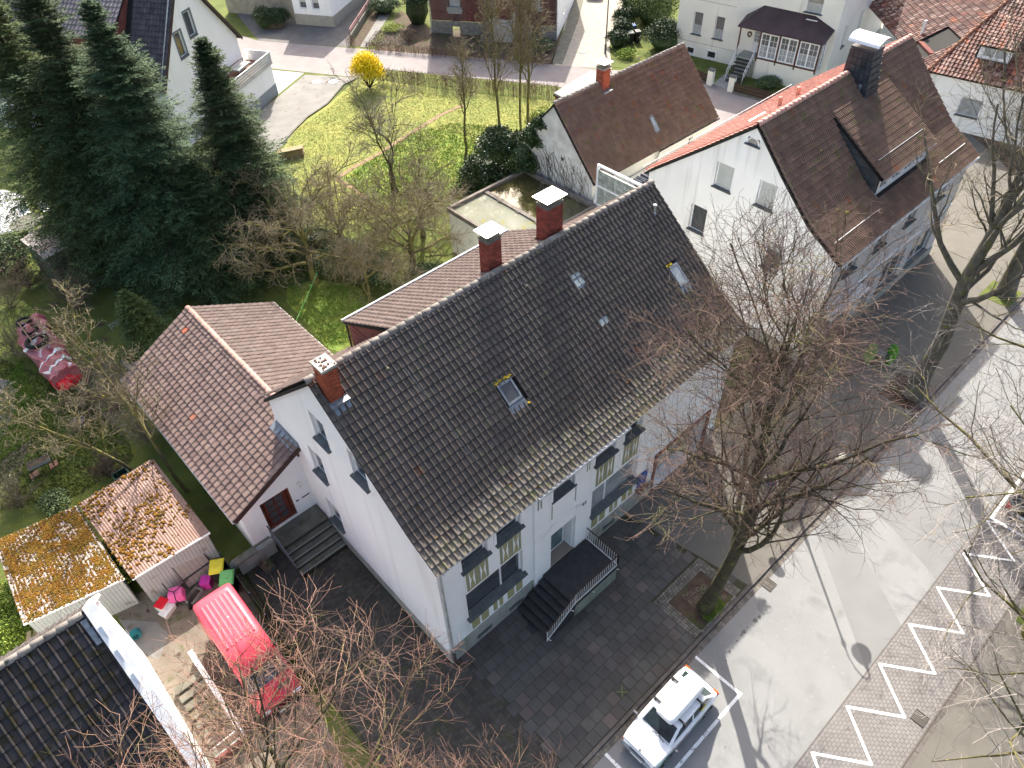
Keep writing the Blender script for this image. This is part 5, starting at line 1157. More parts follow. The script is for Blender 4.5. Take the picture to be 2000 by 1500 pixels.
# tiled dormer of that house
dq = [A(4.2, 3.6, 10.6), A(4.2, 9.8, 10.6), A(.8, 9.8, 8.1), A(.8, 3.6, 8.1)]
part('dormer', MB().add([*dq[:2], A(4.2, 9.8, 7), A(4.2, 3.6, 7), dq[3], dq[2], A(.9, 9.8, 5.6), A(.9, 3.6, 5.6)], [(4, 5, 6, 7), (0, 4, 7, 3), (1, 2, 6, 5)]), m_redclad, NW)
dro = part('dormer_roof', slab(MB(), dq, .1), m_under, NW)
tiles(dro, 'dormer_tile', M('pale_grey_tile', (.22, .19, .185), (.28, .25, .24), ns=2, rough=.6, var=.2), A(4.2, 3.5, 0), nn_, -un, [(0, 10.66), (3.6, 8.10)], 6.4, .33, .42, 'pan', None, 180)  # lighter grey than the main roof tiles
part('dormer_gutter', MB().tube([A(.55, 3.4, 8.05), A(.55, 10, 8.05)], .07, 8).tube([A(.55, 3.4, 8.0), A(1.5, 3.4, 5.9)], .05, 6), m_zinc, NW)
# ground floor block with slatted balcony in front of the gable
Bq = lambda s, t, z: P0+un*s-nn_*t+np.array([0, 0, z])
bl = MB(); bl.obox(Bq(4.6, 0, .95), un*6.3, -nn_*2.3, (0, 0, 1.75)); part('ground_floor_block', bl, m_render, NW)
part('plinth', MB().obox(Bq(4.6, 0, 0), un*6.33, -nn_*2.32, (0, 0, .95)), M('blue_grey_plinth', (.30, .33, .36), rough=.9), NW)
part('balcony_floor', MB().obox(Bq(4.6, 0, 2.70), un*6.4, -nn_*2.4, (0, 0, .10)), m_terra, NW)
for k in range(5): part('balcony_slat', MB().obox(Bq(4.6, 2.40, 2.62+k*.20), un*6.42, -nn_*.03, (0, 0, .165)), m_clad, NW)
part('balcony_rail', MB().obox(Bq(4.6, 2.38, 3.62), un*6.45, -nn_*.08, (0, 0, .05)).obox(Bq(10.95, 0, 3.62), un*.08, -nn_*2.4, (0, 0, .05)), m_trim, NW)
part('balcony_side', MB().obox(Bq(10.95, 0, 2.8), un*.03, -nn_*2.4, (0, 0, .82)), m_trim, NW)
t = thing('balcony_bench', 'black framed bench with pale cushion on the slatted balcony', 'bench', tuple(Bq(8.8, .9, 2.8)))
part('cushion', MB().obox(Bq(7.8, .5, 3.12), un*1.9, -nn_*.7, (0, 0, .10)), M('pale_green_cushion', (.46, .50, .46), rough=.9), t)
part('bench_frame', MB().bar(Bq(7.7, 1.25, 3.1), Bq(9.8, 1.25, 3.1), .05, .05).bar(Bq(7.7, .45, 3.45), Bq(9.8, .45, 3.45), .05, .05).bar(Bq(7.7, .45, 2.8), Bq(7.7, .45, 3.45), .04, .04).bar(Bq(9.8, .45, 2.8), Bq(9.8, .45, 3.45), .04, .04).bar(Bq(7.7, 1.25, 2.8), Bq(7.7, 1.25, 3.1), .04, .04).bar(Bq(9.8, 1.25, 2.8), Bq(9.8, 1.25, 3.1), .04, .04), m_black, t)

# ================================================================== cream plinthed house, top edge
uc = unit(-58); nc = np.array([-uc[1], uc[0], 0]); C0 = np.array([*at2(580, 47), 0]); CH_ = thing('stone_plinth_house', 'white house with beige stone plinth at the top edge beside clipped bushes', 'house', tuple(C0))
Wc = Wall(C0, uc, -nc); ch_h = [(.75, 1.6, 1.55, 2.9), (2.2, 1.6, 3.0, 2.9)]
Lc = 4.3
part('wall', wallskin(wallskin(MB(), Wc, 0, Lc, [(0, 6.5), (Lc, 6.5)], ch_h, .15, zb=1.05), Wall(C0+uc*Lc, nc, uc), 0, 14, [(0, 6.5), (14, 6.5)], zb=1.05), m_render, CH_)
part('plinth', MB().obox(C0-nc*.06-uc*.04, uc*(Lc+.1), nc*.1, (0, 0, 1.05)).obox(C0+uc*Lc, uc*.06, nc*14, (0, 0, 1.05)), M('beige_stone_plinth', (.44, .42, .36), (.38, .36, .31), ns=2, rough=.95, bump=.5, bs=12), CH_)
for h in ch_h: window(CH_, Wc, *h, sill=.08, shutter=.5, over=.05, sillm=m_trim)
Wk = Wall(C0-uc*9+nc*1.6, uc, -nc)
part('side_wing', wallskin(MB(), Wk, 0, 9.4, [(0, 5), (9.4, 5)]), M('beige_stone_wall', (.40, .37, .30), (.30, .27, .22), ns=1.5, rough=.95, bump=1, bs=10), CH_)

# ================================================================== brick house
ub = unit(-55); nb = np.array([-ub[1], ub[0], 0]); B0 = np.array([*at2(845, 64), 0]); LB = float(np.linalg.norm(np.array(at2(1090, 70))-B0[:2]))
BH = thing('brick_house', 'dark red brick house with weathered stone base and white door porch', 'house', tuple(B0))
Wbk = Wall(B0, ub, -nb)
bh_ = [(1.9, 2.5, 3.1, 5.0), (LB-2.6, 2.7, LB-1.6, 5.0), (5.6, 1.35, 6.6, 4.2), (2.1, .0, 2.9, .75), (LB-2.5, .15, LB-1.5, 1.0)]
part('wall', wallskin(MB(), Wbk, 0, LB, [(0, 8), (LB, 8)], bh_, .2, zb=1.25), m_mortar, BH)
part('stone_base', wallskin(MB(), Wall(B0-nb*.05, ub, -nb), 0, LB, [(0, 1.25), (LB, 1.25)], [(2.1, 0.02, 2.9, .75), (LB-2.5, .15, LB-1.5, 1.0)], .2), M('flaking_stone_base', (.36, .34, .29), (.24, .225, .19), ns=2.5, rough=.95, bump=1, bs=12, layers=(((.14, .12, .10), 4, .55, .7),)), BH)
V = []; F = []; R = []; B8 = np.array([(0,0,0),(1,0,0),(1,1,0),(0,1,0),(0,0,1),(1,0,1),(1,1,1),(0,1,1)], float); F6 = np.array([(4,5,6,7),(0,1,5,4),(1,2,6,5),(3,0,4,7)])
for j in range(44):
    z = 1.28+j*.083
    if z > 4.6: break
    for i in range(int(LB/.25)):
        s = i*.25+(.125 if j % 2 else 0)
        if any(h[0]-.2 < s < h[2]+.02 and h[1]-.05 < z < h[3] for h in bh_) or s+.24 > LB: continue
        o = Wbk.p(s, z, .0); e = np.stack([ub*.238, -nb*(.012+.01*rng.random()), np.array([0, 0, .070])]); V.append(B8 @ e+o); F.append(F6+8*(len(V)-1)); R += [rng.random()]*4
npmesh('bricks', np.concatenate(V), np.concatenate(F), m_brickwall, BH, kind='stuff', rnd=np.array(R))
for h in bh_[:2]: window(BH, Wbk, *h, sill=.15, frame=m_brownframe, glass=m_glass, sillm=m_plinth, curtain=.45, over=.15, sillh=.12)
part('sill_block', MB().obox(Wbk.p(1.7, 2.15, .0), ub*1.6, -nb*.12, (0, 0, .22)).obox(Wbk.p(1.8, 1.95, .0), ub*1.4, -nb*.08, (0, 0, .2)), m_plinth, BH)
window(BH, Wbk, 5.6, 1.35, 6.6, 4.2, sill=0, frame=m_brownframe); part('basement_window', MB().obox(Wbk.p(LB-2.5, .15, -.1), ub*1.0, nb*.03, (0, 0, .85)), m_glass, BH)
part('side_wall', wallskin(MB(), Wall(B0+ub*LB, nb, ub), 0, 12, [(0, 8), (12, 8)], [(4, 1.0, 4.6, 1.6)], .1), m_render, BH)
part('downpipe', MB().tube([Wbk.p(-.05, 0, .1), Wbk.p(-.05, 8, .1)], .05, 6).tube([Wbk.p(LB+.02, 0, .1), Wbk.p(LB+.02, 8, .1)], .05, 6), m_zinc, BH)
t = thing('porch_stair', 'stone steps and white panelled balustrade at the brick house entrance', 'stairs', tuple(Wbk.p(6.5, 0, 1)))
for k in range(6): part('step', MB().obox(Wbk.p(5.3, 0, .3+(5-k)*.26), ub*1.35, -nb*.27, (0, 0, .20*(k+1))), m_concrete, t)
part('landing', MB().obox(Wbk.p(5.3, 0, 0.06), ub*3.0, -nb*.3, (0, 0, 1.3)), m_concrete, t)
part('white_balustrade', MB().obox(Wbk.p(6.7, .2, 1.75), ub*1.9, -nb*.06, (0, 0, 2.05)).obox(Wbk.p(8.55, .2, .06), ub*.06, -nb*1.72, (0, 0, 2.2)), m_clad, t)

# ================================================================== white house with conservatory
uw = unit(-79); nw = np.array([-uw[1], uw[0], 0]); 
if nw[0] < 0: nw = -nw                                     # nw points away from the viewer
F0 = np.array([52.75, 31.3, 0]); WH = thing('conservatory_house', 'white two storey house with brown framed conservatory and black porch roof', 'house', tuple(F0))
Ww = Wall(F0, uw, -nw); LW = 14.2
wh = [(1.55, 1.95, 2.45, 3.9), (3.65, 1.95, 4.55, 3.9), (3.2, 5.6, 4.6, 7.4), (1.3, .25, 2.0, .75), (3.4, .25, 4.15, .8), (11.2, 5.6, 12.6, 7.4)]
part('wall', wallskin(wallskin(MB(), Ww, 0, LW, [(0, 9), (LW, 9)], wh, .2), Wall(F0+uw*LW, nw, uw), 0, 16, [(0, 9), (16, 9)], [(2.5, 2.4, 3.4, 4.3), (6.4, 2.4, 7.3, 4.3), (2.5, .2, 3.1, .7), (7, .2, 7.6, .7)], .15), m_cream, WH)
for h in wh[:3]+wh[5:]: window(WH, Ww, *h, sill=.12, curtain=.42, over=.1)
for h in wh[3:5]: 
    w = window(WH, Ww, *h, sill=0, rows=3, frame=m_iron, glass=m_under)
    part('window_surround', frame_mb(Ww, h[0]-.12, h[1]-.12, h[2]+.12, h[3]+.12, .03, fw=.12), m_trim, WH)
for h in ((2.5, 2.4, 3.4, 4.3), (6.4, 2.4, 7.3, 4.3)): window(WH, Wall(F0+uw*LW, nw, uw), *h, sill=.1, glass=m_glassl)
for h in ((2.5, .2, 3.1, .7), (7, .2, 7.6, .7)): window(WH, Wall(F0+uw*LW, nw, uw), *h, sill=0, frame=m_iron)
part('string_line', MB().obox(Ww.p(.2, 1.28, .0), uw*6, -nw*.02, (0, 0, .03)), m_plinth, WH); part('string_line', MB().obox(Ww.p(.8, 4.9, .0), uw*4.6, -nw*.02, (0, 0, .03)), m_plinth, WH)
D0 = 1.5                                                    # conservatory stands 1.5 m in front
Wv = Wall(F0-nw*D0, uw, -nw); s0, s1 = 6.6, 13.7
part('conservatory_base', MB().obox(F0+uw*(s0+1.9)-nw*D0, uw*(s1-s0-1.9), nw*D0, (0, 0, 1.72)), m_cream, WH)
cf = part('conservatory', MB().obox(Wv.p(s0+1.85, 1.72, .02), uw*(s1-s0-1.85), nw*.1, (0, 0, .12)).obox(Wv.p(s0, 3.98, .02), uw*(s1-s0), nw*.1, (0, 0, .24)), m_brownframe, WH)
for s in (s0, s0+1.85, s0+3.55, s0+5.2, s1-.1): part('post', MB().obox(Wv.p(s, 1.5, .03), uw*.11, nw*.11, (0, 0, 2.6)), m_brownframe, cf)
for (a, b, arch) in ((s0+1.99, s0+3.52, 0), (s0+3.7, s0+5.16, 1), (s0+5.35, s1-.14, 0)):
    top = 3.9
    w = part('window', frame_mb(Wv, a, 1.88, b, top, .02, fw=.09, cols=2, th=.07, bar=.12), m_frame, WH)
    if arch: part('arch_panel', MB().add([Wv.p(a, top, .03), Wv.p(b, top, .03), Wv.p(b-.12, top+.14, .03), Wv.p(b-.4, top+.26, .03), Wv.p(a+.4, top+.26, .03), Wv.p(a+.12, top+.14, .03)], [(0, 1, 2, 3, 4, 5)]), m_frame, w)
    m_ = (a+b)/2
    for q in ((a+.09, m_-.06), (m_+.06, b-.09)):
        part('pane', MB().obox(Wv.p(q[0], 1.97, -.06), uw*(q[1]-q[0]), nw*.01, (0, 0, 1.84)), m_glass, w)
        part('curtain', MB().obox(Wv.p(q[0], 1.97, -.052), uw*(q[1]-q[0]), nw*.006, (0, 0, .95)), m_glassl, w)
        g = MB(); g.obox(Wv.p((q[0]+q[1])/2-.012, 1.97, -.03), uw*.024, nw*.02, (0, 0, 1.84))
        for r in range(1, 4): g.obox(Wv.p(q[0], 1.97+.46*r-.012, -.032), uw*(q[1]-q[0]), nw*.016, (0, 0, .024))
        part('glazing_bar', g, m_frame, w)
Ws = Wall(F0+uw*s1-nw*D0, nw, uw)
w = part('window', frame_mb(Ws, .1, 1.88, D0-.05, 3.9, .0, fw=.08, cols=2), m_frame, WH); part('pane', MB().obox(Ws.p(.1, 1.9, -.04), nw*1.3, -uw*.01, (0, 0, 1.95)), m_glassl, w)
dd = part('door', frame_mb(Ww, 7.35, 1.6, 8.55, 4.1, .06, fw=.12), m_frame, WH)
part('door_leaf', MB().obox(Ww.p(7.4, 1.62, .01), uw*1.1, -nw*.03, (0, 0, .85)), m_frame, dd); part('pane', MB().obox(Ww.p(7.45, 2.5, .0), uw*1.0, -nw*.02, (0, 0, 1.45)), m_glassl, dd)
g = MB()
for r in range(1, 4): g.obox(Ww.p(7.45+r*.25, 2.5, .025), uw*.025, -nw*.02, (0, 0, 1.45))
for r in range(1, 5): g.obox(Ww.p(7.45, 2.5+r*.29, .027), uw*1.0, -nw*.02, (0, 0, .025))
part('glazing_bar', g, m_frame, dd)
part('wreath', MB().tube([Ww.p(7.0+.16*math.cos(a), 3.0+.2*math.sin(a), .08) for a in np.linspace(0, 2*PI, 11)], .06, 6, cap=False), m_brownframe, WH)
ro = MB(); e = .3
fq = [Wv.p(s0-.15, 4.15, e), Wv.p(s1+.25, 4.15, e), Ww.p(s1+.3, 4.7, 0), Ww.p(s1-1.5, 5.45, 0), Ww.p(s0+1.2, 5.5, 0), Ww.p(s0-.2, 4.5, 0)]
ro.add(fq+[q-np.array([0, 0, .1]) for q in fq], [(0, 1, 3), (1, 2, 3), (0, 3, 4), (0, 4, 5), (0, 6, 7, 1), (1, 7, 8, 2), (0, 5, 11, 6)]); part('porch_roof', ro, m_blackroof, WH)
part('roof_batten', MB().obox(Ww.p(11.6, 5.2, .35), uw*.95, -nw*.1, (0, 0, .05)), m_whitep, WH)
t = thing('front_stair', 'grey open steps with white railings up to the conservatory door', 'stairs', tuple(Wv.p(7.3, 0, .9)))
part('landing', MB().obox(Ww.p(6.75, 0, 0), uw*1.75, -nw*1.5, (0, 0, 1.6)), m_plinth, t)
for k in range(7): part('step', MB().obox(Ww.p(6.8, 1.38-k*.21, 1.5+k*.27), uw*1.5, -nw*.30, (0, 0, .06)), m_darkstone, t)
for s in (6.78, 8.32):
    mb = MB().tube([Ww.p(s, 2.5, 1.2), Ww.p(s, 2.5, 1.55), Ww.p(s, 1.0, 3.4), Ww.p(s, .1, 3.5)], .03, 6).tube([Ww.p(s, 2.05, 1.6), Ww.p(s, .5, 3.4)], .02, 5)
    for k in range(6): mb.tube([Ww.p(s, 1.4-k*.22, 1.6+k*.34), Ww.p(s, 2.4-k*.28, 1.6+k*.34)], .015, 4)
    part('railing', mb, m_rail, t)
for k, (px, py, l) in enumerate(((1386, 165, 'white gate pillar on the left of the path to the conservatory steps'), (1427, 178, 'white gate pillar on the right of the path beside the brown fence'))):
    p = at2(px, py); t = thing('gate_pillar', l, 'pillar', (*p, 0), rotz=math.radians(-79), group='white gate pillars'); 
    part('shaft', MB().box((-.24, -.24, 0), (.24, .24, 1.25)), m_cream, t, world=False); part('cap', MB().box((-.28, -.28, 1.25), (.28, .28, 1.33)), m_sill, t, world=False)
def board_fence(label, a, b, n=3, h=.75):
    t = thing('board_fence', label, 'fence', (a[0], a[1], 0)); A = np.array([*a, 0]); B = np.array([*b, 0]); m = max(1, int(np.linalg.norm(B-A)/2))
    for k in range(n): part('board', MB().bar(A+[0, 0, .2+k*h/n], B+[0, 0, .2+k*h/n], .03, h/n*.82), m_bargeboard, t)
    for k in range(m+1): p = A+(B-A)*k/m+[.05, 0, 0]; part('post', MB().bar(p, p+[0, 0, h+.1], .09, .09), m_bargeboard, t)
    part('kerb_base', MB().bar(A+[-.1, 0, .05], B+[-.1, 0, .05], .3, .14), m_concrete, t)
board_fence('long dark brown board fence right of the gate pillars', at2(1432, 180), at2(1560, 215)); board_fence('short dark brown board fence left of the gate pillars', at2(1330, 140), at2(1380, 163))
poly_sheet('front_garden', [at2(1330, 140), at2(1390, 163), at2(1430, 178), at2(1560, 212), at2(1585, 170), at2(1440, 130), at2(1330, 100)], .03, m_grass)
poly_sheet('garden_path', [at2(1392, 165), at2(1424, 177), at2(1446, 150), at2(1415, 145)], .034, m_felt)

# ================================================================== tiled house with dormers, top right
ue = unit(-79); ne = unit(11); K0 = np.array([*at2(1812, 138, 4.0), 0]); us = unit(47); ns = unit(-43)
TR = thing('dormer_house', 'low white house with dark red tiled roof and tiled dormers at the top right', 'house', tuple(K0))
zE = 4.0; D = 6.8; pm, ps = .52, .56; HD = np.array([7.2, -1.4]); HD = HD/np.linalg.norm(HD)
We = Wall(K0+ne*.3+ue*.3, ue, -ne)
part('wall', wallskin(wallskin(MB(), We, 0, 14, [(0, zE), (14, zE)], [(2.6, 1.2, 4.2, 2.6), (7, 1.2, 8.4, 2.6)], .2), Wall(K0+ns*.3+us*.3, us, -ns), 0, 10, [(0, zE), (10, zE)]), m_render2, TR)
for h in ((2.6, 1.2, 4.2, 2.6), (7, 1.2, 8.4, 2.6)): window(TR, We, *h, glass=m_glassl, sill=.1)
zv = lambda v: np.array([0, 0, v]); side = lambda p: HD[0]*(p[1]-K0[1])-HD[1]*(p[0]-K0[0])
Am = lambda s, t: K0+ue*s+ne*t+zv(zE+t*pm); As = lambda s, t: K0+us*s+ns*t+zv(zE+t*ps)
hipt = K0+np.array([7.2, -1.4, 0])*1.1
rm = MB(); slab(rm, [Am(0, 0)-zv(.06), Am(15, 0)-zv(.06), Am(15, 7.5)-zv(.06), (hipt[0], hipt[1], zE+7.45*pm-.06)], .1); slab(rm, [As(0, 0)-zv(.06), (hipt[0], hipt[1], zE+6.9*ps-.06), As(12, 7)-zv(.06), As(10, 0)-zv(.06)], .1)
rr_ = part('roof', rm, m_under, TR)
DS = (2.6, 6.3, 10.0)
tiles(rr_, 'roof_tile', m_tile_rust, Am(0, 7.4), ue, -ne, [(0, zE+7.4*pm), (7.45, zE)], 15, .29, .40, 'pan', lambda u, d, z, r, c: side((K0+ue*u+ne*(7.4-d))[:2]) < .05 and not any(s < u < s+2.3 and 1.9 < d < 5.6 for s in DS), 240, uoff=-3)
tiles(rr_, 'side_roof_tile', m_tile_rust, As(0, 6.9), us, -ns, [(0, zE+6.9*ps), (6.95, zE)], 14, .29, .40, 'pan', lambda u, d, z, r, c: side((K0+us*u+ns*(6.9-d))[:2]) > -.05 and not (1.8 < u < 4.4 and 4.2 < d < 6.6), 240)
ridge_tiles(rr_, M('orange_hip_tile', (.40, .17, .09), (.30, .13, .08), ns=3, rough=.7), K0+zv(zE+.08), hipt+zv(zE+7.5*pm+.1), r=.12, l=.38)
for s in DS:
    q = [Am(s, 5.5)+zv(.02), Am(s+2.3, 5.5)+zv(.02), Am(s+2.3, 1.7)+zv(1.0), Am(s, 1.7)+zv(1.0)]
    part('dormer_cheek', MB().add([q[0], q[3], Am(s, 1.9)-zv(.1), q[1], q[2], Am(s+2.3, 1.9)-zv(.1)], [(0, 1, 2), (5, 4, 3)]), m_felt, TR)
    wq = Wall(K0+ne*1.9, ue, -ne); zq = zE+1.9*pm
    part('dormer_front', MB().obox(wq.p(s+.05, zq-.1, 0), ue*2.2, ne*.05, (0, 0, 1.02)), m_trim, TR); window(TR, wq, s+.3, zq+.1, s+2.0, zq+.85, d=.06, sill=0, cols=2, glass=m_glassl)
    dro = part('dormer_roof', slab(MB(), q, .1), m_under, TR)
    tiles(dro, 'dormer_tile', m_tile_rust, Am(s-.05, 5.5), ue, -ne, [(0, q[0][2]+.06), (3.85, q[3][2]+.04)], 2.4, .29, .40, 'pan', None, 30)
part('side_dormer', MB().obox(As(1.9, .7)-zv(.0), us*2.4, ns*2.0, (0, 0, .15)), m_brickwall, TR)
part('vent_pipe', MB().tube([As(5.2, 1.2), As(5.2, 1.2)+zv(1.1)], .12, 8), m_whitep, TR)

# ================================================================== trees
def interp_pts(P, t):
    """P (B,K,3), t (B,n) in 0..1 -> (B,n,3)"""
    B, K, _ = P.shape; x = np.clip(t*(K-1), 0, K-1.0001); i = x.astype(int); f = (x-i)[..., None]
    bi = np.arange(B)[:, None]; return P[bi, i]*(1-f)+P[bi, i+1]*f, P[bi, i+1]-P[bi, i]
def norm(v): return v/(np.linalg.norm(v, axis=-1, keepdims=True)+1e-9)
def kids(P, R, n, t0, t1, angle, ajit, L, K, up, wob, rr, rmin, ltaper=.55, droop=0.0):
    B = P.shape[0]
    t = t0+(t1-t0)*(np.arange(n)[None]+rng.random((B, n)))/n
    st, tg = interp_pts(P, t); tg = norm(tg)
    K0 = R.shape[1]; x = np.clip(t*(K0-1), 0, K0-1.001); i = x.astype(int); f = x-i; rp = R[np.arange(B)[:, None], i]*(1-f)+R[np.arange(B)[:, None], i+1]*f
    a = norm(np.cross(tg, np.array([.123, .234, .97]))); b = np.cross(tg, a)
    ph = rng.random((B, 1))*6.28+np.arange(n)[None]*2.4+rng.normal(0, .5, (B, n)); ang = np.radians(angle+rng.normal(0, ajit, (B, n)))
    d = tg*np.cos(ang)[..., None]+(a*np.cos(ph)[..., None]+b*np.sin(ph)[..., None])*np.sin(ang)[..., None]
    d = d.reshape(-1, 3); st = st.reshape(-1, 3); ln = (L*(1-ltaper*t)*(.7+.6*rng.random((B, n)))).ravel()
    out = np.zeros((len(d), K, 3)); out[:, 0] = st; p = st.copy(); h = ln/(K-1)
    for k in range(1, K):
        d = norm(d+rng.normal(0, wob, d.shape)+np.array([0, 0, up-droop*k/K])); p = p+d*h[:, None]; out[:, k] = p
    r0 = np.maximum(rmin, rp.ravel()*rr); r = r0[:, None]*np.linspace(1, .10, K)[None]**.8; r = np.maximum(r, rmin*.7)
    return out, r
def tubes_np(P, R, n):
    B, K, _ = P.shape; T = np.gradient(P, axis=1); T = norm(T); ref = np.where(np.abs(T[..., 2:3]) > .9, np.array([1., 0, 0]), np.array([0, 0, 1.]))
    a = norm(np.cross(T, ref)); b = np.cross(T, a); c = np.arange(n)*2*PI/n
    V = P[:, :, None, :]+R[:, :, None, None]*(a[:, :, None, :]*np.cos(c)[None, None, :, None]+b[:, :, None, :]*np.sin(c)[None, None, :, None])
    idx = np.arange(B*K*n).reshape(B, K, n); i0 = idx[:, :-1]; i1 = idx[:, 1:]
    F = np.stack([i0, np.roll(i0, -1, 2), np.roll(i1, -1, 2), i1], -1).reshape(-1, 4)
    return V.reshape(-1, 3), F
def merge(L):
    V = []; F = []; o = 0
    for v, f in L: V.append(v); F.append(f+o); o += len(v)
    return np.concatenate(V), np.concatenate(F)
def bare_tree(name, label, cat, base, h, rtrunk, limbs, limb_t, limb_ang, limb_len, n2, n3, n4, twig_mat, bark, lean=(0, 0), up=.10, droop=.0, wob=.14, tw=.009, group=None, l2=.5, l3=.5, l4=.45, fork=None, ltap=.5, crown_name='crown'):
    t = thing(name, label, cat, (base[0], base[1], 0), group=group)
    K = 9; z = np.linspace(0, h, K); P = np.stack([base[0]+lean[0]*(z/h)**1.3+np.cumsum(rng.normal(0, h*.006, K)), base[1]+lean[1]*(z/h)**1.3+np.cumsum(rng.normal(0, h*.006, K)), z], 1)[None]
    P[0, 0, :2] = base
    R = (rtrunk*np.array([1.35, 1.0, .92, .86, .78, .62, .46, .30, .14]))[None]
    l1, r1 = kids(P, R, limbs, limb_t[0], limb_t[1], limb_ang, 12, limb_len, 7, up, wob*.7, .55, rtrunk*.14, ltaper=ltap, droop=droop)
    v, f = merge([tubes_np(P, R, 9), tubes_np(l1, r1, 6)])
    npmesh('trunk', v, f, bark, t, smooth=True)
    l2_, r2 = kids(l1, r1, n2, .18, 1.0, 42, 14, limb_len*l2, 6, up*.8, wob, .50, tw*2.2, droop=droop*.8)
    l3_, r3 = kids(l2_, r2, n3, .15, 1.0, 42, 15, limb_len*l2*l3, 5, up*.5, wob*1.2, .50, tw*1.25, droop=droop*.6)
    l4_, r4 = kids(l3_, r3, n4, .15, 1.0, 45, 15, limb_len*l2*l3*l4, 4, .03, wob*1.3, .6, tw*.8, ltaper=.3)
    lt, rt = kids(P, R, max(4, limbs//2), .35, .98, 60, 15, limb_len*.22, 4, .1, .2, .12, tw, ltaper=.2)
    v, f = tubes_np(l2_, r2, 4); npmesh('branches', v, f, bark, t)
    v, f = merge([tubes_np(l3_, r3, 3), tubes_np(l4_, r4, 3), tubes_np(lt, rt, 3)]); npmesh(crown_name, v, f, twig_mat, t)
    return t
m_ochbranch = M('lichen_yellow_branch', (.12, .10, .055), (.20, .18, .05), ns=1.6, rough=.95, layers=(((.42, .36, .03), 3.5, .64, .70),))
TG = 'bare street trees along the kerb'
tr1 = bare_tree('street_tree', 'tall leafless tree with mossy trunk in the paved pit before the white house', 'tree', (9.0, -5.35), 15.3, .25, 26, (.27, .97), 44, 6.3, 9, 7, 5, m_twig, m_bark, lean=(.3, .8), up=.13, droop=.12, wob=.16, tw=.0070, group=TG, l2=.52, l3=.5, l4=.5)
tr2 = bare_tree('street_tree', 'leafless tree with thick smooth grey trunk forking above the green standing boards', 'tree', (26.5, -5.45), 14.0, .40, 13, (.40, .90), 34, 8.0, 6, 6, 5, m_twig2, m_barkgrey, lean=(.6, .4), up=.16, wob=.16, tw=.009, group=TG)
dup(tr2, (38.2, -5.2, 0), 2.1, 'leafless tree beyond the forked grey one, rooted in a green pit near the picture edge', scale=(1.05, 1.05, 1.0))
tr3 = bare_tree('street_tree', 'leafless russet twigged tree filling the lower left corner above the red van', 'tree', (-8.0, -4.9), 11.0, .24, 20, (.35, .97), 58, 6.6, 7, 7, 5, m_twigred, m_bark, lean=(.2, 1.0), up=.05, wob=.17, tw=.0066, group=TG, l2=.52, l3=.5, l4=.5)
dup(tr3, (-4.6, -6.9, 0), 2.6, 'leafless russet twigged tree at the bottom edge over the dark pavement', scale=(.62, .62, .84))
tr5 = bare_tree('roadside_tree', 'leafless tree with pale and yellow lichened branches reaching over the zigzag marking', 'tree', (17.4, -14.9), 11.5, .28, 15, (.35, .92), 62, 8.6, 8, 7, 5, m_twigpale, m_ochbranch, lean=(-.8, .8), up=.06, droop=.04, wob=.19, tw=.0075, group='bare trees across the road', l2=.5, l3=.52)
dup(tr5, (27.0, -14.6, 0), .5, 'leafless tree whose pale twigs reach in from the right edge over the sunlit road')
dup(tr5, (10.5, -16.6, 0), 2.9, 'leafless tree whose branches cross the lower right corner above the beige pavement')
# garden trees
apple = bare_tree('fruit_tree', 'old leafless fruit tree with forked dark trunk standing on the lawn', 'tree', (19.2, 29.9), 2.9, .24, 5, (.55, 1.0), 34, 5.2, 9, 7, 4, M('grey_brown_twig', (.20, .17, .13), (.27, .23, .17), ns=2, rough=.9), m_bark, up=.06, droop=.10, wob=.24, tw=.012, ltap=.1)
G2 = 'tangled bare fruit trees by the side annex'
bush1 = bare_tree('tangled_tree', 'tangled leafless tree with yellow lichen between the lawn and the brown dormer roof', 'tree', (14.6, 21.5), 3.6, .20, 14, (.3, 1.0), 60, 4.4, 9, 7, 4, m_twig2, m_ochbranch, up=.0, droop=.05, wob=.26, tw=.011, group=G2, ltap=.1)
dup(bush1, (9.3, 24.8, 0), 1.3, 'tangled leafless tree right beside the spruces above the rosy annex roof', scale=(1.1, 1.1, 1.15))
dup(bush1, (11.0, 21.5, 0), 4.0, 'low tangled leafless tree throwing its shadow on the small green lawn', scale=(.55, .55, .85))
tall = []
slim = bare_tree('slim_tree', 'slim leafless tree with ivied stem, left of three beside the ivy', 'tree', (28.2, 28.3), 11.0, .11, 12, (.42, .97), 30, 3.4, 7, 5, 3, m_twig2, m_ochbranch, up=.16, wob=.12, tw=.011, group='slim bare trees by the hedge')
dup(slim, (29.5, 27.6, 0), 2.0, 'slim leafless tree in the middle of three by the ivy hedge', scale=(.9, .9, 1.05)); dup(slim, (30.8, 28.2, 0), 4.1, 'slim leafless tree on the right of three by the ivy hedge', scale=(1.1, 1.1, .95))
dup(slim, (25.8, 29.8, 0), 3.0, 'shorter leafless tree with ivy wrapped stem beside the dark ivy mound', scale=(.9, .9, .72))
dup(bush1, (17.2, 24.0, 0), 2.2, 'tangled leafless tree nearest the flooded roof building', scale=(.8, .8, .9)); dup(bush1, (12.2, 26.0, 0), 5.2, 'tangled leafless tree at the lower edge of the yellow lawn', scale=(.75, .75, .8))
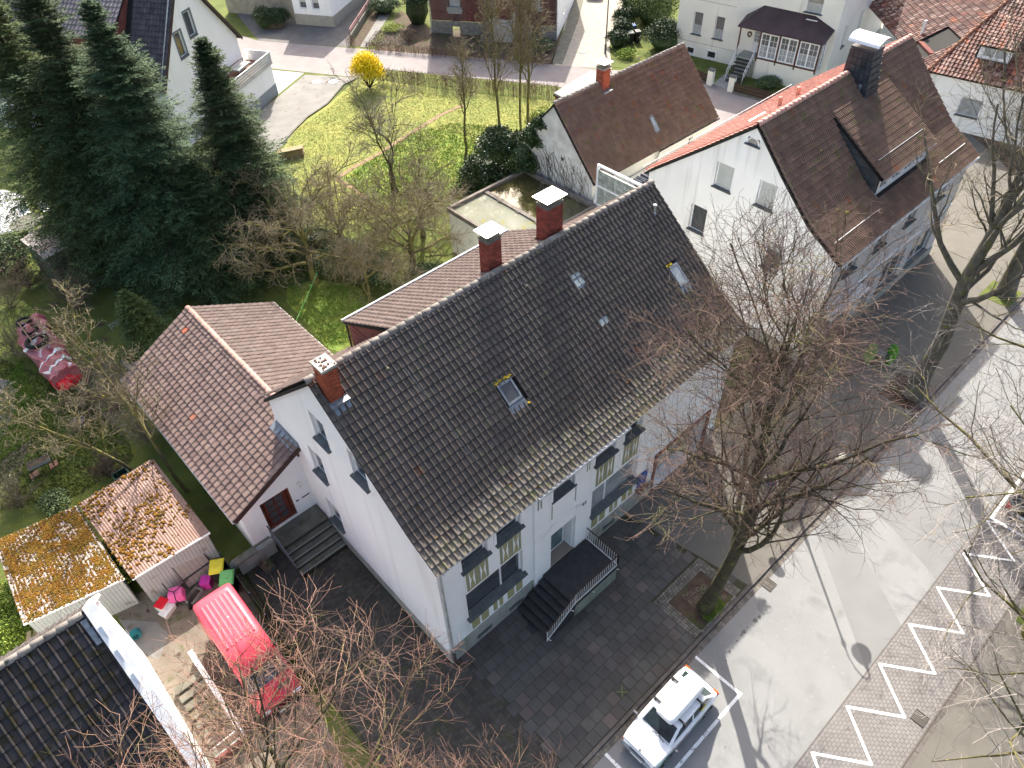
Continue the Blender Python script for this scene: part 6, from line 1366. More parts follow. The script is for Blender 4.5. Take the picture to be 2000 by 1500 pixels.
def bushlet(name, label, pos, h, n, mat, spread=.5, group=None, cat='shrub', tw=.010):
    t = thing(name, label, cat, (pos[0], pos[1], 0), group=group)
    B = n; P = np.zeros((B, 6, 3)); p = np.stack([pos[0]+rng.normal(0, .12*spread, B), pos[1]+rng.normal(0, .12*spread, B), np.zeros(B)], 1); d = norm(np.stack([rng.normal(0, spread, B), rng.normal(0, spread, B), np.ones(B)], 1)); P[:, 0] = p
    ln = h*(.6+.5*rng.random(B))
    for k in range(1, 6): d = norm(d+rng.normal(0, .12, d.shape)); p = p+d*(ln/5)[:, None]; P[:, k] = p
    R = np.full((B, 6), tw*1.3); k2, r2 = kids(P, R, 7, .2, 1, 40, 15, h*.4, 4, .05, .2, .7, tw*.7); k3, r3 = kids(k2, r2, 4, .2, 1, 45, 15, h*.16, 3, .05, .2, .7, tw*.6)
    v, f = merge([tubes_np(P, R, 4), tubes_np(k2, r2, 3), tubes_np(k3, r3, 3)]); npmesh('stems', v, f, mat, t); return t
bushlet('bare_shrub', 'small brown bare shrub alone on the yellow lawn', at2(645, 365), 1.7, 9, m_twigred, .2)
for k, (px, py, h, l) in enumerate(((60, 560, 2.6, 'brown thicket left of the plank shed'), (30, 690, 2.4, 'bare bushes at the left edge behind the red covered woodpile'), (232, 800, 2.8, 'dry brown bush along the drainpipe side of the rosy roof'), (290, 860, 2.2, 'dry brown bush between tall thin tree and mossy shed'),
    (215, 930, 1.4, 'straw coloured bush above the moss dotted roof'), (40, 985, 1.6, 'brown stalky bush near the left edge above the mossy shed'), (150, 600, 3.0, 'pale brown bush at the corner of the plank shed'), (20, 600, 2.4, 'dark bramble tangle above the red woodpile'))):
    bushlet('bare_shrub', l, at2(px, py), h, 26, m_twig2 if k % 2 else m_twig, .55, group='bare garden bushes')
tt = bare_tree('young_tree', 'tall thin leafless tree with ochre stem beside the rosy tiled roof', 'tree', (-3.9, 15.2), 8.5, .09, 12, (.35, .95), 40, 2.9, 7, 5, 3, m_twig2, m_ochbranch, lean=(-.3, 4.4), up=.1, wob=.16, tw=.009)
dup(tt, (-5.0, 17.0, 0), 1.0, 'second thin leafless tree leaning beside the ochre stemmed one', scale=(1, .9, .8))

# leaf masses ------------------------------------------------------
def leaves(name, pts, size, mat, parent, nrm=None, jitter=1.0, kind=None):
    """many leaf-sized quads"""
    n = len(pts); a = norm(rng.normal(0, 1, (n, 3))) if nrm is None else norm(np.cross(norm(nrm+rng.normal(0, .5, (n, 3))), rng.normal(0, 1, (n, 3))))
    b = norm(np.cross(a, rng.normal(0, 1, (n, 3)) if nrm is None else nrm+rng.normal(0, .45, (n, 3)))); s = (size*(.6+.8*rng.random((n, 1))))
    V = np.stack([pts-a*s*.5, pts+b*s*.34, pts+a*s*.6, pts-b*s*.34], 1).reshape(-1, 3); F = np.arange(4*n).reshape(-1, 4)
    return npmesh(name, V, F, mat, parent, rnd=rng.random(n), kind=kind)
def blob(c, r, n, flat=.75, surf=.55, lumps=7):
    """points crowding the shell of a lumpy mass"""
    c = np.array(c, float); cs = c+norm(rng.normal(0, 1, (lumps, 3)))*np.array([r, r, r*flat])*.45; cs[:, 2] = np.abs(cs[:, 2]-c[2])*.9+c[2]-.1*r
    i = rng.integers(0, lumps, n); d = norm(rng.normal(0, 1, (n, 3))); d[:, 2] = np.abs(d[:, 2])*1.0-.25
    rr = r*.62*(surf+(1-surf)*rng.random((n, 1))**.5)*(1+.12*rng.normal(0, 1, (n, 1)))
    p = cs[i]+d*rr*np.array([1, 1, flat]); p[:, 2] = np.maximum(p[:, 2], .03); return p
def shrub(label, pos, r, h, n, size, mat, name='shrub', cat='shrub', group=None, core=True, lumps=8, corem=None):
    t = thing(name, label, cat, (pos[0], pos[1], 0), group=group)
    P = blob((pos[0], pos[1], h*.42), r, n, flat=h/r*.62, lumps=lumps); leaves('leaves', P, size, mat, t)
    mb = MB(); [mb.tube([(pos[0], pos[1], 0), (pos[0]+rng.normal(0, r*.2), pos[1]+rng.normal(0, r*.2), h*.5)], [.03, .015], 5) for _ in range(6)]
    part('stems', mb, m_bark, t)
    if core:
        mb = MB(); V = []; mb.lathe((pos[0], pos[1], 0), [(r*.35, .02), (r*.62, h*.25), (r*.55, h*.5), (r*.25, h*.72)], 9); part('inner_mass', mb, corem or m_shrub_d, t)
    return t
# forsythia
p = at2(722, 172); fo = thing('forsythia_bush', 'round forsythia bush in bright yellow bloom at the lawn corner', 'bush', (*p, 0))
P = blob((*p, 1.5), 1.55, 9500, flat=1.45, surf=.25, lumps=22); leaves('blossoms', P, .12, m_yellow, fo)
B = 40; st = np.zeros((B, 5, 3)); d0 = norm(np.stack([rng.normal(0, .55, B), rng.normal(0, .55, B), np.ones(B)], 1)); st[:, 0] = (*p, 0)
for k in range(1, 5): st[:, k] = st[:, k-1]+norm(d0+rng.normal(0, .08, d0.shape))*.6
v, f = tubes_np(st, np.full((B, 5), .022), 4); npmesh('stems', v, f, m_bark, fo)
# ivy mound on the back house gable
iv = thing('ivy', 'thick dark ivy covering the back left corner of the back house', 'ivy', (25.5, 22.5, 0))
P = []; 
for cx, cy, cz, r, n in ((24.2, 22.4, 1.6, 1.9, 7000), (24.4, 21.6, 3.9, 1.5, 6000), (24.6, 21.0, 5.6, 1.1, 4500), (24.7, 20.3, 6.8, .8, 3000), (23.0, 23.4, 1.0, 1.6, 5000), (25.8, 23.2, 3.6, 1.6, 4000), (23.4, 24.6, 1.8, 2.1, 7000), (24.0, 23.6, 4.2, 1.8, 6000), (22.2, 24.9, .9, 1.7, 4000)):
    P.append(blob((cx, cy, cz-.3), r, n, flat=1.1, surf=.6))
leaves('leaves', np.concatenate(P), .13, m_ivy, iv)
mb = MB(); [mb.lathe((cx, cy, cz-r*.9), [(r*.2, 0), (r*.62, r*.5), (r*.66, r), (r*.3, r*1.5)], 9) for cx, cy, cz, r in ((24.2, 22.4, 1.6, 1.7), (24.4, 21.6, 3.9, 1.3), (24.6, 21.0, 5.6, .9), (25.8, 23.2, 3.6, 1.4), (23.4, 24.6, 1.8, 1.7), (24.0, 23.6, 4.2, 1.4))]; part('inner_mass', mb, m_shrub_d, iv)
shrub('dark green shrub at the foot of the ivy beside the flooded flat roof', at2(945, 345), 1.6, 1.9, 6000, .12, m_shrub_d)
shrub('cream variegated shrub beside the thin trees on the lawn', at2(950, 300), 1.3, 2.2, 3500, .11, m_variegated, core=False)
shrub('lime variegated shrub on top of the ivy beside the barn gable', at2(1062, 262), 1.5, 2.6, 4500, .12, m_variegated, corem=m_shrub)
for k, (px, py, r, h, m, l) in enumerate(((680, 520, 2.4, 2.4, m_shrub, 'grey green evergreen bush among the tangled fruit trees'), (740, 545, 1.8, 1.9, m_shrub, 'silvery low bush below the tangled fruit tree'), (620, 500, 2.0, 2.1, m_shrub_d, 'dark evergreen bush beside the spruce trunks'), (835, 560, 1.6, 1.5, m_shrub, 'pale green bush by the edge of the dormer roof'))):
    shrub(l, at2(px, py), r, h, 4200, .11, m, group='evergreen bushes in the back garden', core=True)
shrub('fresh lime leaved shrub between the two sheds', at2(238, 1150), 1.0, 2.3, 3600, .09, m_lime, core=False)
shrub('lime green bush at the left edge below the mossy shed', at2(40, 1245), 1.3, 1.5, 3800, .085, m_lime, core=False); shrub('second lime green bush at the left edge beside the black tiled roof', at2(8, 1190), 1.2, 1.4, 2800, .085, m_lime, core=False)
shrub('dark hedge mass at the left edge behind the plank shed', at2(20, 520), 2.2, 2.6, 7000, .12, m_shrub, cat='hedge', name='hedge')
shrub('low green shrub by the garden table', at2(110, 990), .9, .8, 1600, .08, m_shrub, core=False)
# clipped bushes and front garden plants near the top edge
for px, py, r, h, l in ((522, 52, 1.7, 2.3, 'big round clipped bush beside the white gable'), (543, 50, 1.5, 2.0, 'flat topped clipped bush before the stone plinth house')): shrub(l, at2(px, py), r, h, 6000, .10, m_shrub_d, group='clipped bushes')
shrub('low olive clipped box before the flat topped bush', at2(540, 54), .9, .8, 2000, .09, m_hedge, corem=m_shrub)
shrub('dark yew beside the brick house', at2(817, 45), 1.9, 4.5, 8000, .12, m_shrub_d); shrub('glossy green shrub at the end of the pink railing', at2(752, 25), 1.8, 1.8, 4500, .12, m_shrub)
shrub('grey leaved shrub in the bed beside the garden path', at2(770, 60), 1.1, .8, 2200, .10, m_variegated, core=False); shrub('green shrub under the white balustrade of the brick house', at2(1060, 95), 1.5, 1.1, 3200, .11, m_shrub)
shrub('brown feathery plant beside the dark yew', at2(800, 78), .9, 1.2, 1500, .09, m_hedge, core=False)
for px, py, r, h, l in ((1205, 92, 1.2, 1.9, 'conifer hedge clump nearest the lamp post'), (1212, 75, 1.3, 2.2, 'second conifer hedge clump from the lamp post'), (1222, 52, 1.4, 2.3, 'third conifer hedge clump from the lamp post'), (1232, 25, 1.6, 2.6, 'fourth conifer hedge clump from the lamp post')): shrub(l, at2(px, py), r, h, 4200, .12, m_shrub_d, name='conifer_clump', group='conifer hedge along the drive')
shrub('big domed dark bush left of the conservatory house', at2(1296, 95), 2.4, 3.0, 9000, .12, m_shrub_d); shrub('dark spreading bush behind the wheelie bins', at2(1275, 45), 3.0, 4.2, 9000, .13, m_spruce_y)
shrub('yellow green low shrub before the bins', at2(1228, 112), 1.2, .9, 2000, .10, m_lime, core=False); shrub('broad leaved shrub under the conservatory windows', at2(1500, 170), 1.1, 1.1, 2600, .12, m_shrub)
def hedge(label, a, b, h, w, n, mat=m_hedge, seg=1.2):
    """brown beech hedge with gaps: upright twigs and clinging leaves"""
    t = thing('hedge', label, 'hedge', (a[0], a[1], 0)); A = np.array(a); Bv = np.array(b); L = np.linalg.norm(Bv-A); d = (Bv-A)/L; nn = np.array([-d[1], d[0]])
    m = int(L*26); s = rng.random(m)*L; q = rng.normal(0, w*.22, m); ph = .75+.25*np.sin(s*1.9)+.15*np.sin(s*5.1)
    P = np.zeros((m, 3, 3)); base = A+d*s[:, None]+nn*q[:, None]; P[:, 0, :2] = base; P[:, 2, :2] = base+rng.normal(0, .10, (m, 2)); P[:, 1, :2] = (P[:, 0, :2]+P[:, 2, :2])/2+rng.normal(0, .03, (m, 2)); P[:, 2, 2] = h*(.75+.3*rng.random(m)); P[:, 1, 2] = P[:, 2, 2]*.5
    v, f = tubes_np(P, np.full((m, 3), .011), 3); npmesh('twigs', v, f, m_twigred, t)
    k = int(n*L); s = rng.random(k)*L; q = rng.normal(0, w*.26, k); z = h*(.12+.88*rng.random(k)**.8); base = A+d*s[:, None]+nn*q[:, None]
    keep = rng.random(k) < (.62+.38*np.sin(s*2.2))
    leaves('leaves', np.column_stack([base, z])[keep], .085, mat, t)
    return t
hq = [at2(738, 160), at2(900, 177), at2(1090, 194)]
hedge('brown twiggy hedge between the yellow lawn and the back road, left part', hq[0], hq[1], 1.3, .9, 520); hedge('brown twiggy hedge between the lawn and the back road, right part', hq[1], hq[2], 1.3, .9, 520)
hq = [at2(714, 97), at2(836, 108), at2(955, 118), at2(985, 120), at2(1072, 128)]
hedge('low hedge before the garden bed beside the brick house', hq[0], hq[1], .8, .6, 260); hedge('low shaded hedge before the brick house', hq[1], hq[2], .8, .6, 260); hedge('low reddish hedge right of the brick house path', hq[3], hq[4], .8, .7, 260)
hedge('short hedge clump beside the garden path entrance', at2(678, 92), at2(695, 94), 1.1, .8, 300)
t = thing('garden_fence', 'faded pink two rail fence beside the dark forecourt', 'fence', (*at2(690, 85), 0))
a = at2(686, 82); b = at2(745, -12)
for k in range(2): part('rail', MB().bar((*a, .95+k*.22), (*b, .95+k*.22), .05, .13), M('faded_pink_board', (.50, .28, .26), rough=.8), t)
for k in range(5): x = a[0]+(b[0]-a[0])*k/4; y = a[1]+(b[1]-a[1])*k/4; part('post', MB().bar((x, y, 0), (x, y, 1.25), .07, .07), m_plank, t)
part('base_wall', MB().bar((*a, .3), (*b, .3), .2, .6), m_concrete, t)

# spruces ----------------------------------------------------------
def spruce(label, pos, h, r, nb, mat, zb=.6, group=None, sprays=9, lean=(0, 0), name='spruce'):
    t = thing(name, label, 'spruce', (pos[0], pos[1], 0), group=group)
    part('trunk', MB().tube([(pos[0], pos[1], 0), (pos[0]+lean[0]*.5, pos[1]+lean[1]*.5, h*.5), (pos[0]+lean[0], pos[1]+lean[1], h)], [h*.016, h*.010, .02], 8), m_bark, t)
    u = np.sort(rng.random(nb)**.85); z0 = zb+(h-zb)*u*.985; L = r*(1-(z0-zb)/(h-zb))**.85*(.48+.68*rng.random(nb))*(1+.14*np.sin(z0*2.1))+.06
    ph = np.arange(nb)*2.39996+rng.normal(0, .25, nb); K = 6
    el = np.radians(-18+46*(z0/h)**2+rng.normal(0, 7, nb)); c = np.stack([pos[0]+lean[0]*z0/h, pos[1]+lean[1]*z0/h, z0], 1)
    P = np.zeros((nb, K, 3)); P[:, 0] = c
    for k in range(1, K):
        e = el-.10*np.sin(k/K*3.0)+.16*(k/K)**2; d = np.stack([np.cos(ph)*np.cos(e), np.sin(ph)*np.cos(e), np.sin(e)], 1); P[:, k] = P[:, k-1]+d*(L/(K-1))[:, None]+rng.normal(0, .02, (nb, 3))
    # flat sprays either side, each a drooping strip of needles
    B = nb; n = sprays; tt_ = (.12+.88*(np.arange(n)[None]+rng.random((B, n)))/n); st, tg = interp_pts(P, tt_); tg = norm(tg)
    side = norm(np.cross(tg, np.array([0, 0, 1.]))); sg = np.where(np.arange(n)[None] % 2, 1., -1.)[..., None]
    an = np.radians(48+rng.normal(0, 10, (B, n)))[..., None]; d = norm(tg*np.cos(an)+side*sg*np.sin(an)+np.array([0, 0, -.10])+rng.normal(0, .08, (B, n, 3)))
    Ls = (.20+.30*L[:, None]*(1-.55*tt_))*(.7+.5*rng.random((B, n))); Ls = np.minimum(Ls, 1.0)[..., None]
    st = st.reshape(-1, 3); d = d.reshape(-1, 3); Ls = Ls.reshape(-1, 1)
    V = []; F = []; M_ = 5; o = 0
    # each spray = 5 needle tufts in a fan, each tuft a slim diamond
    for k in range(M_):
        f_ = (k+.5)/M_; q = st+d*Ls*f_
        for s in (-1, 1):
            w = norm(np.cross(d, np.array([0, 0, 1.])))*s; dd = norm(d*.75+w*.65+rng.normal(0, .16, d.shape)); ln = Ls*(.36*(1-.45*f_)+.06); hw = norm(np.cross(dd, np.array([0, 0, 1.])+rng.normal(0, .35, d.shape)))*(.020+.05*ln)
            V.append(np.stack([q-hw*.3, q+dd*ln*.5-hw, q+dd*ln, q+dd*ln*.5+hw], 1).reshape(-1, 3))
    tip = P[:, -1]; V.append(np.stack([tip-.05, tip+[0, 0, .05], tip+norm(P[:, -1]-P[:, -2])*.25, tip+[.05, .05, 0]], 1).reshape(-1, 3))
    V = np.concatenate(V); F = np.arange(len(V)).reshape(-1, 4); rn = rng.random(len(F)); npmesh('crown', V, F, mat, t, rnd=rn)
    v, f = tubes_np(P, np.maximum(.008, .035*(1-np.linspace(0, 1, K))[None]*np.ones((nb, 1))*(L[:, None]/r)), 3); npmesh('boughs', v, f, m_bark, t)
    return t
SG = 'tall spruces beside the plank shed'
spruce('dark spruce with yellowish boughs at the left edge behind the plank shed', (1.0, 36.9), 17.2, 5.6, 700, m_spruce_y, group=SG, sprays=15)
spruce('tallest dark spruce, its tip beyond the top edge', (2.7, 34.0), 17.8, 5.4, 760, m_spruce, group=SG, sprays=15)
spruce('tall spruce with bluish boughs second from the slender one', (4.3, 30.6), 16.6, 5.4, 760, m_spruce_l, group=SG, sprays=15)
spruce('slender pointed spruce before the white gabled house', (8.7, 29.6), 13.8, 4.4, 700, m_spruce, group=SG, sprays=14)
spruce('low wide spruce filling the gap beside the plank shed', (5.4, 28.4), 8.6, 3.6, 420, m_spruce, group=SG, sprays=13)
spruce('small bright green spruce above the rosy annex roof', (-.9, 25.7), 4.3, 2.0, 240, m_spruce_y, zb=.3, sprays=10)

# blossom and rubble, ivy on ground: uncountable stuff
def scatter_poly(poly, n):
    xs = [p[0] for p in poly]; ys = [p[1] for p in poly]; out = []
    while len(out) < n:
        x = min(xs)+rng.random()*(max(xs)-min(xs)); y = min(ys)+rng.random()*(max(ys)-min(ys))
        if inpoly(x, y, poly): out.append((x, y))
    return np.array(out)
def tufts(name, poly, n, h, mat, w=.03, z=.01):
    p = scatter_poly(poly, n); m = 3; V = []
    for k in range(m):
        a = rng.random(n)*6.28; d = np.stack([np.cos(a), np.sin(a)], 1); o = rng.normal(0, .035, (n, 2)); hh = h*(.5+.9*rng.random(n)); b = np.column_stack([p+o, np.full(n, z)])
        q = np.column_stack([d*w, np.zeros(n)]); tip = b+np.column_stack([rng.normal(0, h*.55, (n, 2)), hh])
        V.append(np.stack([b-q, b+q, tip], 1).reshape(-1, 3))
    V = np.concatenate(V); o = npmesh(name, V, np.arange(len(V)).reshape(-1, 3), mat, None, rnd=rng.random(len(V)//3), kind='stuff'); return o
m_tuft = M('yellow_green_grass_blade', (.40, .38, .11), (.30, .32, .08), ns=.7, rough=.9, var=.4); m_tuft_g = M('green_grass_blade', (.19, .31, .045), (.28, .36, .06), ns=.8, rough=.9, var=.4); m_tuft_d = M('dark_grass_blade', (.06, .10, .015), (.10, .13, .02), ns=.8, rough=.9, var=.4)
LP = [at2(552, 300), at2(578, 255), at2(645, 208), at2(700, 160), at2(900, 192), at2(1080, 212), at2(1070, 260), at2(940, 345), at2(880, 395), at2(700, 435), at2(565, 425)]
tufts('grass', LP, 26000, .05, m_tuft, w=.016)
tufts('grass', [at2(675, 345), at2(760, 290), at2(800, 262), at2(880, 240), at2(1000, 250), at2(970, 330), at2(880, 400), at2(730, 420), at2(690, 385)], 9500, .09, m_tuft_g, w=.022)
tufts('grass', [at2(560, 560), at2(700, 560), at2(760, 650), at2(640, 680), at2(560, 590)], 3500, .09, m_tuft_g, w=.02)
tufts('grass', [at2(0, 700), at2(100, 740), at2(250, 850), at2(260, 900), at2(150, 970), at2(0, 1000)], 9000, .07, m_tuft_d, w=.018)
tufts('grass', [at2(0, 780), at2(40, 700), at2(70, 780), at2(60, 860), at2(0, 900)], 3500, .09, m_tuft_g, w=.02)
def rubble(name, poly, n, s, mat, z=0.0):
    p = scatter_poly(poly, n); V = []; F = []; k = 0
    T = np.array([(1, 0, 0), (-.6, .8, 0), (-.5, -.8, 0), (0, .1, .9)])
    a = rng.random(n)*6.28; sc = s*(.4+rng.random(n)*1.1); c, q = np.cos(a), np.sin(a)
    V = np.stack([np.stack([p[:, 0]+sc*(T[i, 0]*c-T[i, 1]*q), p[:, 1]+sc*(T[i, 0]*q+T[i, 1]*c), z+sc*T[i, 2]*.7], 1) for i in range(4)], 1).reshape(-1, 3)
    F = np.concatenate([np.array([(0, 1, 3), (1, 2, 3), (2, 0, 3)])+4*i for i in range(n)])
    return npmesh(name, V, F, mat, None, kind='stuff', rnd=np.repeat(rng.random(n), 3))
rubble('rubble', [at2(0, 740), at2(25, 745), at2(30, 800), at2(10, 850), at2(0, 860)], 1500, .07, m_rubble); rubble('rubble', [at2(0, 370), at2(45, 380), at2(60, 420), at2(30, 450), at2(0, 460)], 1400, .11, m_blossom)
rubble('leaf_litter', [at2(150, 700), at2(225, 700), at2(300, 860), at2(250, 860), at2(150, 800)], 3500, .05, m_leaf_litter); rubble('leaf_litter', [at2(0, 860), at2(60, 860), at2(30, 960), at2(0, 960)], 1500, .05, m_leaf_litter)
rubble('leaf_litter', [at2(1330, 1165), at2(1375, 1140), at2(1420, 1165), at2(1380, 1205)], 900, .03, m_leaf_litter, .012); rubble('leaf_litter', [at2(1735, 760), at2(1770, 745), at2(1800, 800), at2(1765, 800)], 700, .04, M('dark_leaf_litter', (.09, .05, .04), rough=1, var=.4), .012)
rubble('twig_litter', [at2(735, 60), at2(790, 60), at2(800, 90), at2(712, 90)], 1500, .06, m_leaf_litter, .03)
tufts('grass', [at2(1365, 1195), at2(1400, 1160), at2(1418, 1185), at2(1385, 1218)], 500, .09, m_tuft_g, w=.012)

# oil spots in the shaded bay, scuffs and a green cross sprayed on the slabs
m_oil = M('oil_stain', (.10,.10,.105), rough=.7); mb = MB()
for px, py, r in ((1453, 1234, .10), (1448, 1240, .05), (1475, 1212, .11), (1483, 1205, .08), (1440, 1252, .04), (1425, 1272, .05), (1418, 1290, .04), (1460, 1225, .04)):
    q = at2(px, py, -.1); n = 12; mb.add([(q[0]+r*(1+.2*math.sin(3*a))*math.cos(a), q[1]+r*.8*math.sin(a), -.0915) for a in np.linspace(0, 2*PI, n, endpoint=False)], [tuple(range(n))])
o = struct('oil_stains', mb, m_oil)
q = at2(1215, 1352); mb = MB(); mb.bar((q[0]-.16, q[1]-.16, .0155), (q[0]+.16, q[1]+.16, .0155), .04, .004).bar((q[0]-.16, q[1]+.16, .0205), (q[0]+.16, q[1]-.16, .0205), .04, .004)
struct('sprayed_cross', mb, M('faded_green_spray', (.16,.20,.07), rough=.9))

# ================================================================== vehicles
def wheel(par, x, y, r, w, label=None):
    s = 1 if y > 0 else -1
    def disc(prof, n=20):
        V = []; F = []
        for rr, dy in prof:
            for k in range(n): a = 2*PI*k/n; V.append((x+rr*math.cos(a), y+s*dy, r+rr*math.sin(a)))
        for i in range(len(prof)-1):
            for k in range(n): F.append((i*n+k, i*n+(k+1) % n, (i+1)*n+(k+1) % n, (i+1)*n+k))
        F.append(tuple(range(n))); F.append(tuple((len(prof)-1)*n+k for k in range(n))); m = MB(); m.add(V, F); return m
    wh = part('wheel', disc([(r*.6, -w), (r*.97, -w), (r, -w*.8), (r, -.02), (r*.95, 0), (r*.64, 0)]), m_rubber, par, world=False, smooth=False)
    part('rim', disc([(r*.62, -.03), (r*.62, .004), (r*.55, .012), (r*.2, -.01), (r*.1, .015)]), m_rim, wh, world=False)
def grid_mesh(rings, closed=False, caps=True):
    m = MB(); n = len(rings[0]); V = [p for r in rings for p in r]; F = []
    for i in range(len(rings)-1):
        for k in range(n-1 if not closed else n): F.append((i*n+k, i*n+(k+1) % n, (i+1)*n+(k+1) % n, (i+1)*n+k))
    if caps: F.append(tuple(range(n))[::-1]); F.append(tuple((len(rings)-1)*n+k for k in range(n)))
    return m.add(V, F)
def car(name, label, cat, loc, rot, Lx, W, paint, st, belt, cab, rw=.29, glass=None, wheels=None, roofz=1.35, group=None, bumper=None):
    """st: stations (x, halfwidth, zlow, ztop); cab: x of screen base, roof front, roof rear, tail base"""
    t = thing(name, label, cat, loc, rot, group); g = glass or m_carglass
    rings = []
    for x, w, zl, zt in st: rings.append([(x, -w*.90, zl), (x, -w*.985, zl+.10), (x, -w, zl+.28), (x, -w*.985, zt-.10), (x, -w*.93, zt-.02), (x, -w*.5, zt+.015), (x, 0, zt+.022), (x, w*.5, zt+.015), (x, w*.93, zt-.02), (x, w*.985, zt-.10), (x, w, zl+.28), (x, w*.985, zl+.10), (x, w*.90, zl)])
    b = part('body', grid_mesh(rings, closed=True), paint, t, world=False, smooth=False); b.data.polygons.foreach_set('use_smooth', [True]*len(b.data.polygons))
    b.data.polygons.foreach_set('use_smooth', [False]*len(b.data.polygons)); mo = b.modifiers.new('bevel', 'BEVEL'); mo.width = .05; mo.segments = 3; mo.limit_method = 'ANGLE'; mo.angle_limit = .18
    x1, x2, x3, x4 = cab; wb = W/2*.92; wr = W/2*.74; zb = belt; zr = roofz
    ztp = lambda x: float(np.interp(x, [s[0] for s in st][::-1] if st[0][0] > st[-1][0] else [s[0] for s in st], [s[3] for s in st][::-1] if st[0][0] > st[-1][0] else [s[3] for s in st]))
    P = {'fb': (x1, wb*.94, ztp(x1)+.005), 'fr': (x2, wr, zr-.03), 'rr': (x3, wr, zr-.03), 'rb': (x4, wb*.95, ztp(x4)-.01)}
    c = MB(); pts = []
    for s in (-1, 1): pts += [(p[0], s*p[1], p[2]) for p in (P['fb'], P['fr'], P['rr'], P['rb'])]
    pts += [(x2, 0, zr-.03), (x3, 0, zr-.03), (x1, 0, P['fb'][2]), (x4, 0, P['rb'][2])]
    c.add(pts, [(0, 1, 2, 3), (7, 6, 5, 4), (0, 10, 8, 1), (10, 4, 5, 8), (1, 8, 9, 2), (8, 5, 6, 9), (2, 9, 11, 3), (9, 6, 7, 11)])
    cb = part('cabin', c, paint, t, world=False, bevel=.03)
    def lerp(a, b, f): return tuple(a[i]+(b[i]-a[i])*f for i in range(3))
    def quad(name, q, off, mat=g):
        q = [np.array(v, float) for v in q]; n = np.cross(q[1]-q[0], q[3]-q[0]); n /= np.linalg.norm(n); n = n*off
        m = MB(); m.add([v+n for v in q]+[v-n*.2 for v in q], [(0, 1, 2, 3), (0, 4, 5, 1), (1, 5, 6, 2), (2, 6, 7, 3), (3, 7, 4, 0)]); return part(name, m, mat, t, world=False)
    L0, R0 = (P['fb'][0], -P['fb'][1], P['fb'][2]), P['fb']; L1, R1 = (P['fr'][0], -P['fr'][1], P['fr'][2]), P['fr']
    def screen(name, a0, b0, a1, b1, m=.07):
        q = [lerp(lerp(a0, a1, .08), lerp(b0, b1, .08), m), lerp(lerp(a0, a1, .08), lerp(b0, b1, .08), 1-m), lerp(lerp(a0, a1, .90), lerp(b0, b1, .90), 1-m), lerp(lerp(a0, a1, .90), lerp(b0, b1, .90), m)]
        return quad(name, q, .012)
    screen('windscreen', L0, R0, L1, R1)
    L3, R3 = (P['rb'][0], -P['rb'][1], P['rb'][2]), P['rb']; L2, R2 = (P['rr'][0], -P['rr'][1], P['rr'][2]), P['rr']
    screen('rear_window', R3, L3, R2, L2)
    for s in (-1, 1):
        a, b_, c_, d_ = [(p[0], s*p[1], p[2]) for p in (P['fb'], P['fr'], P['rr'], P['rb'])]
        xs = [(.04, .47), (.52, .96)]
        for f0, f1 in xs:
            lo0 = lerp(lerp(a, d_, f0), lerp(b_, c_, f0), .14); lo1 = lerp(lerp(a, d_, f1), lerp(b_, c_, f1), .14); hi0 = lerp(lerp(a, d_, f0), lerp(b_, c_, f0), .88); hi1 = lerp(lerp(a, d_, f1), lerp(b_, c_, f1), .88)
            q = [lo0, lo1, hi1, hi0]; quad('side_window', q if s > 0 else q[::-1], .012)
        mb = MB().box((x1-.06, s*(W/2-.01), zb+.0), (x1+.04, s*(W/2+.17), zb+.12)) if s > 0 else MB().box((x1-.06, s*(W/2+.17), zb+.0), (x1+.04, s*(W/2-.01), zb+.12)); part('door_mirror', mb, m_rail_dark, t, world=False, bevel=.02)
    for wx in wheels:
        for s in (-1, 1):
            part('wheel_arch', MB().tube([(wx, s*(W/2-.22), rw), (wx, s*(W/2+.002), rw)], rw*1.18, 18), m_under, t, world=False)
            wheel(t, wx, s*(W/2-.0), rw, .17)
    return t
# white hatchback with roof box: front towards -X of the world
st = [(-1.86, .66, .30, .62), (-1.80, .74, .22, .72), (-1.55, .79, .18, .80), (-.72, .815, .18, .90), (-.2, .82, .18, .90), (.8, .82, .18, .90), (1.45, .81, .20, .88), (1.78, .77, .24, .82), (1.86, .70, .32, .74)]
st = [(-x, w, a, b) for x, w, a, b in st][::-1]; st = st[::-1]
W_ = car('parked_car', 'white hatchback with white roof box and lettering parked in the marked bay', 'car', (4.42, -7.22, -.10), PI+.015, 3.75, 1.64, m_white_car, st, .88, (.95, .38, -1.12, -1.66), rw=.28, wheels=(1.18, -1.20), roofz=1.38)
def lp(name, mb, mat, **k): return part(name, mb, mat, W_, world=False, **k)
rb = grid_mesh([[(x, -w, z0), (x, -w*.97, z0+.12*h), (x, -w*.86, z0+.85*h), (x, -w*.6, z0+h), (x, 0, z0+h*1.04), (x, w*.6, z0+h), (x, w*.86, z0+.85*h), (x, w*.97, z0+.12*h), (x, w, z0)] for x, w, z0, h in ((.62, .30, 1.47, .10), (.55, .38, 1.45, .20), (.30, .42, 1.44, .30), (-.4, .43, 1.44, .34), (-1.0, .42, 1.44, .34), (-1.30, .38, 1.45, .26), (-1.38, .30, 1.47, .14))], closed=True)
o = lp('roof_box', rb, m_whitebox); o.data.polygons.foreach_set('use_smooth', [True]*len(o.data.polygons)); o.modifiers.new('s', 'SUBSURF').render_levels = 1
for x in (.18, -.85): lp('roof_bar', MB().box((x-.03, -.66, 1.40), (x+.03, .66, 1.44)).box((x-.04, .60, 1.22), (x+.04, .70, 1.42)).box((x-.04, -.70, 1.22), (x+.04, -.60, 1.42)), m_black)
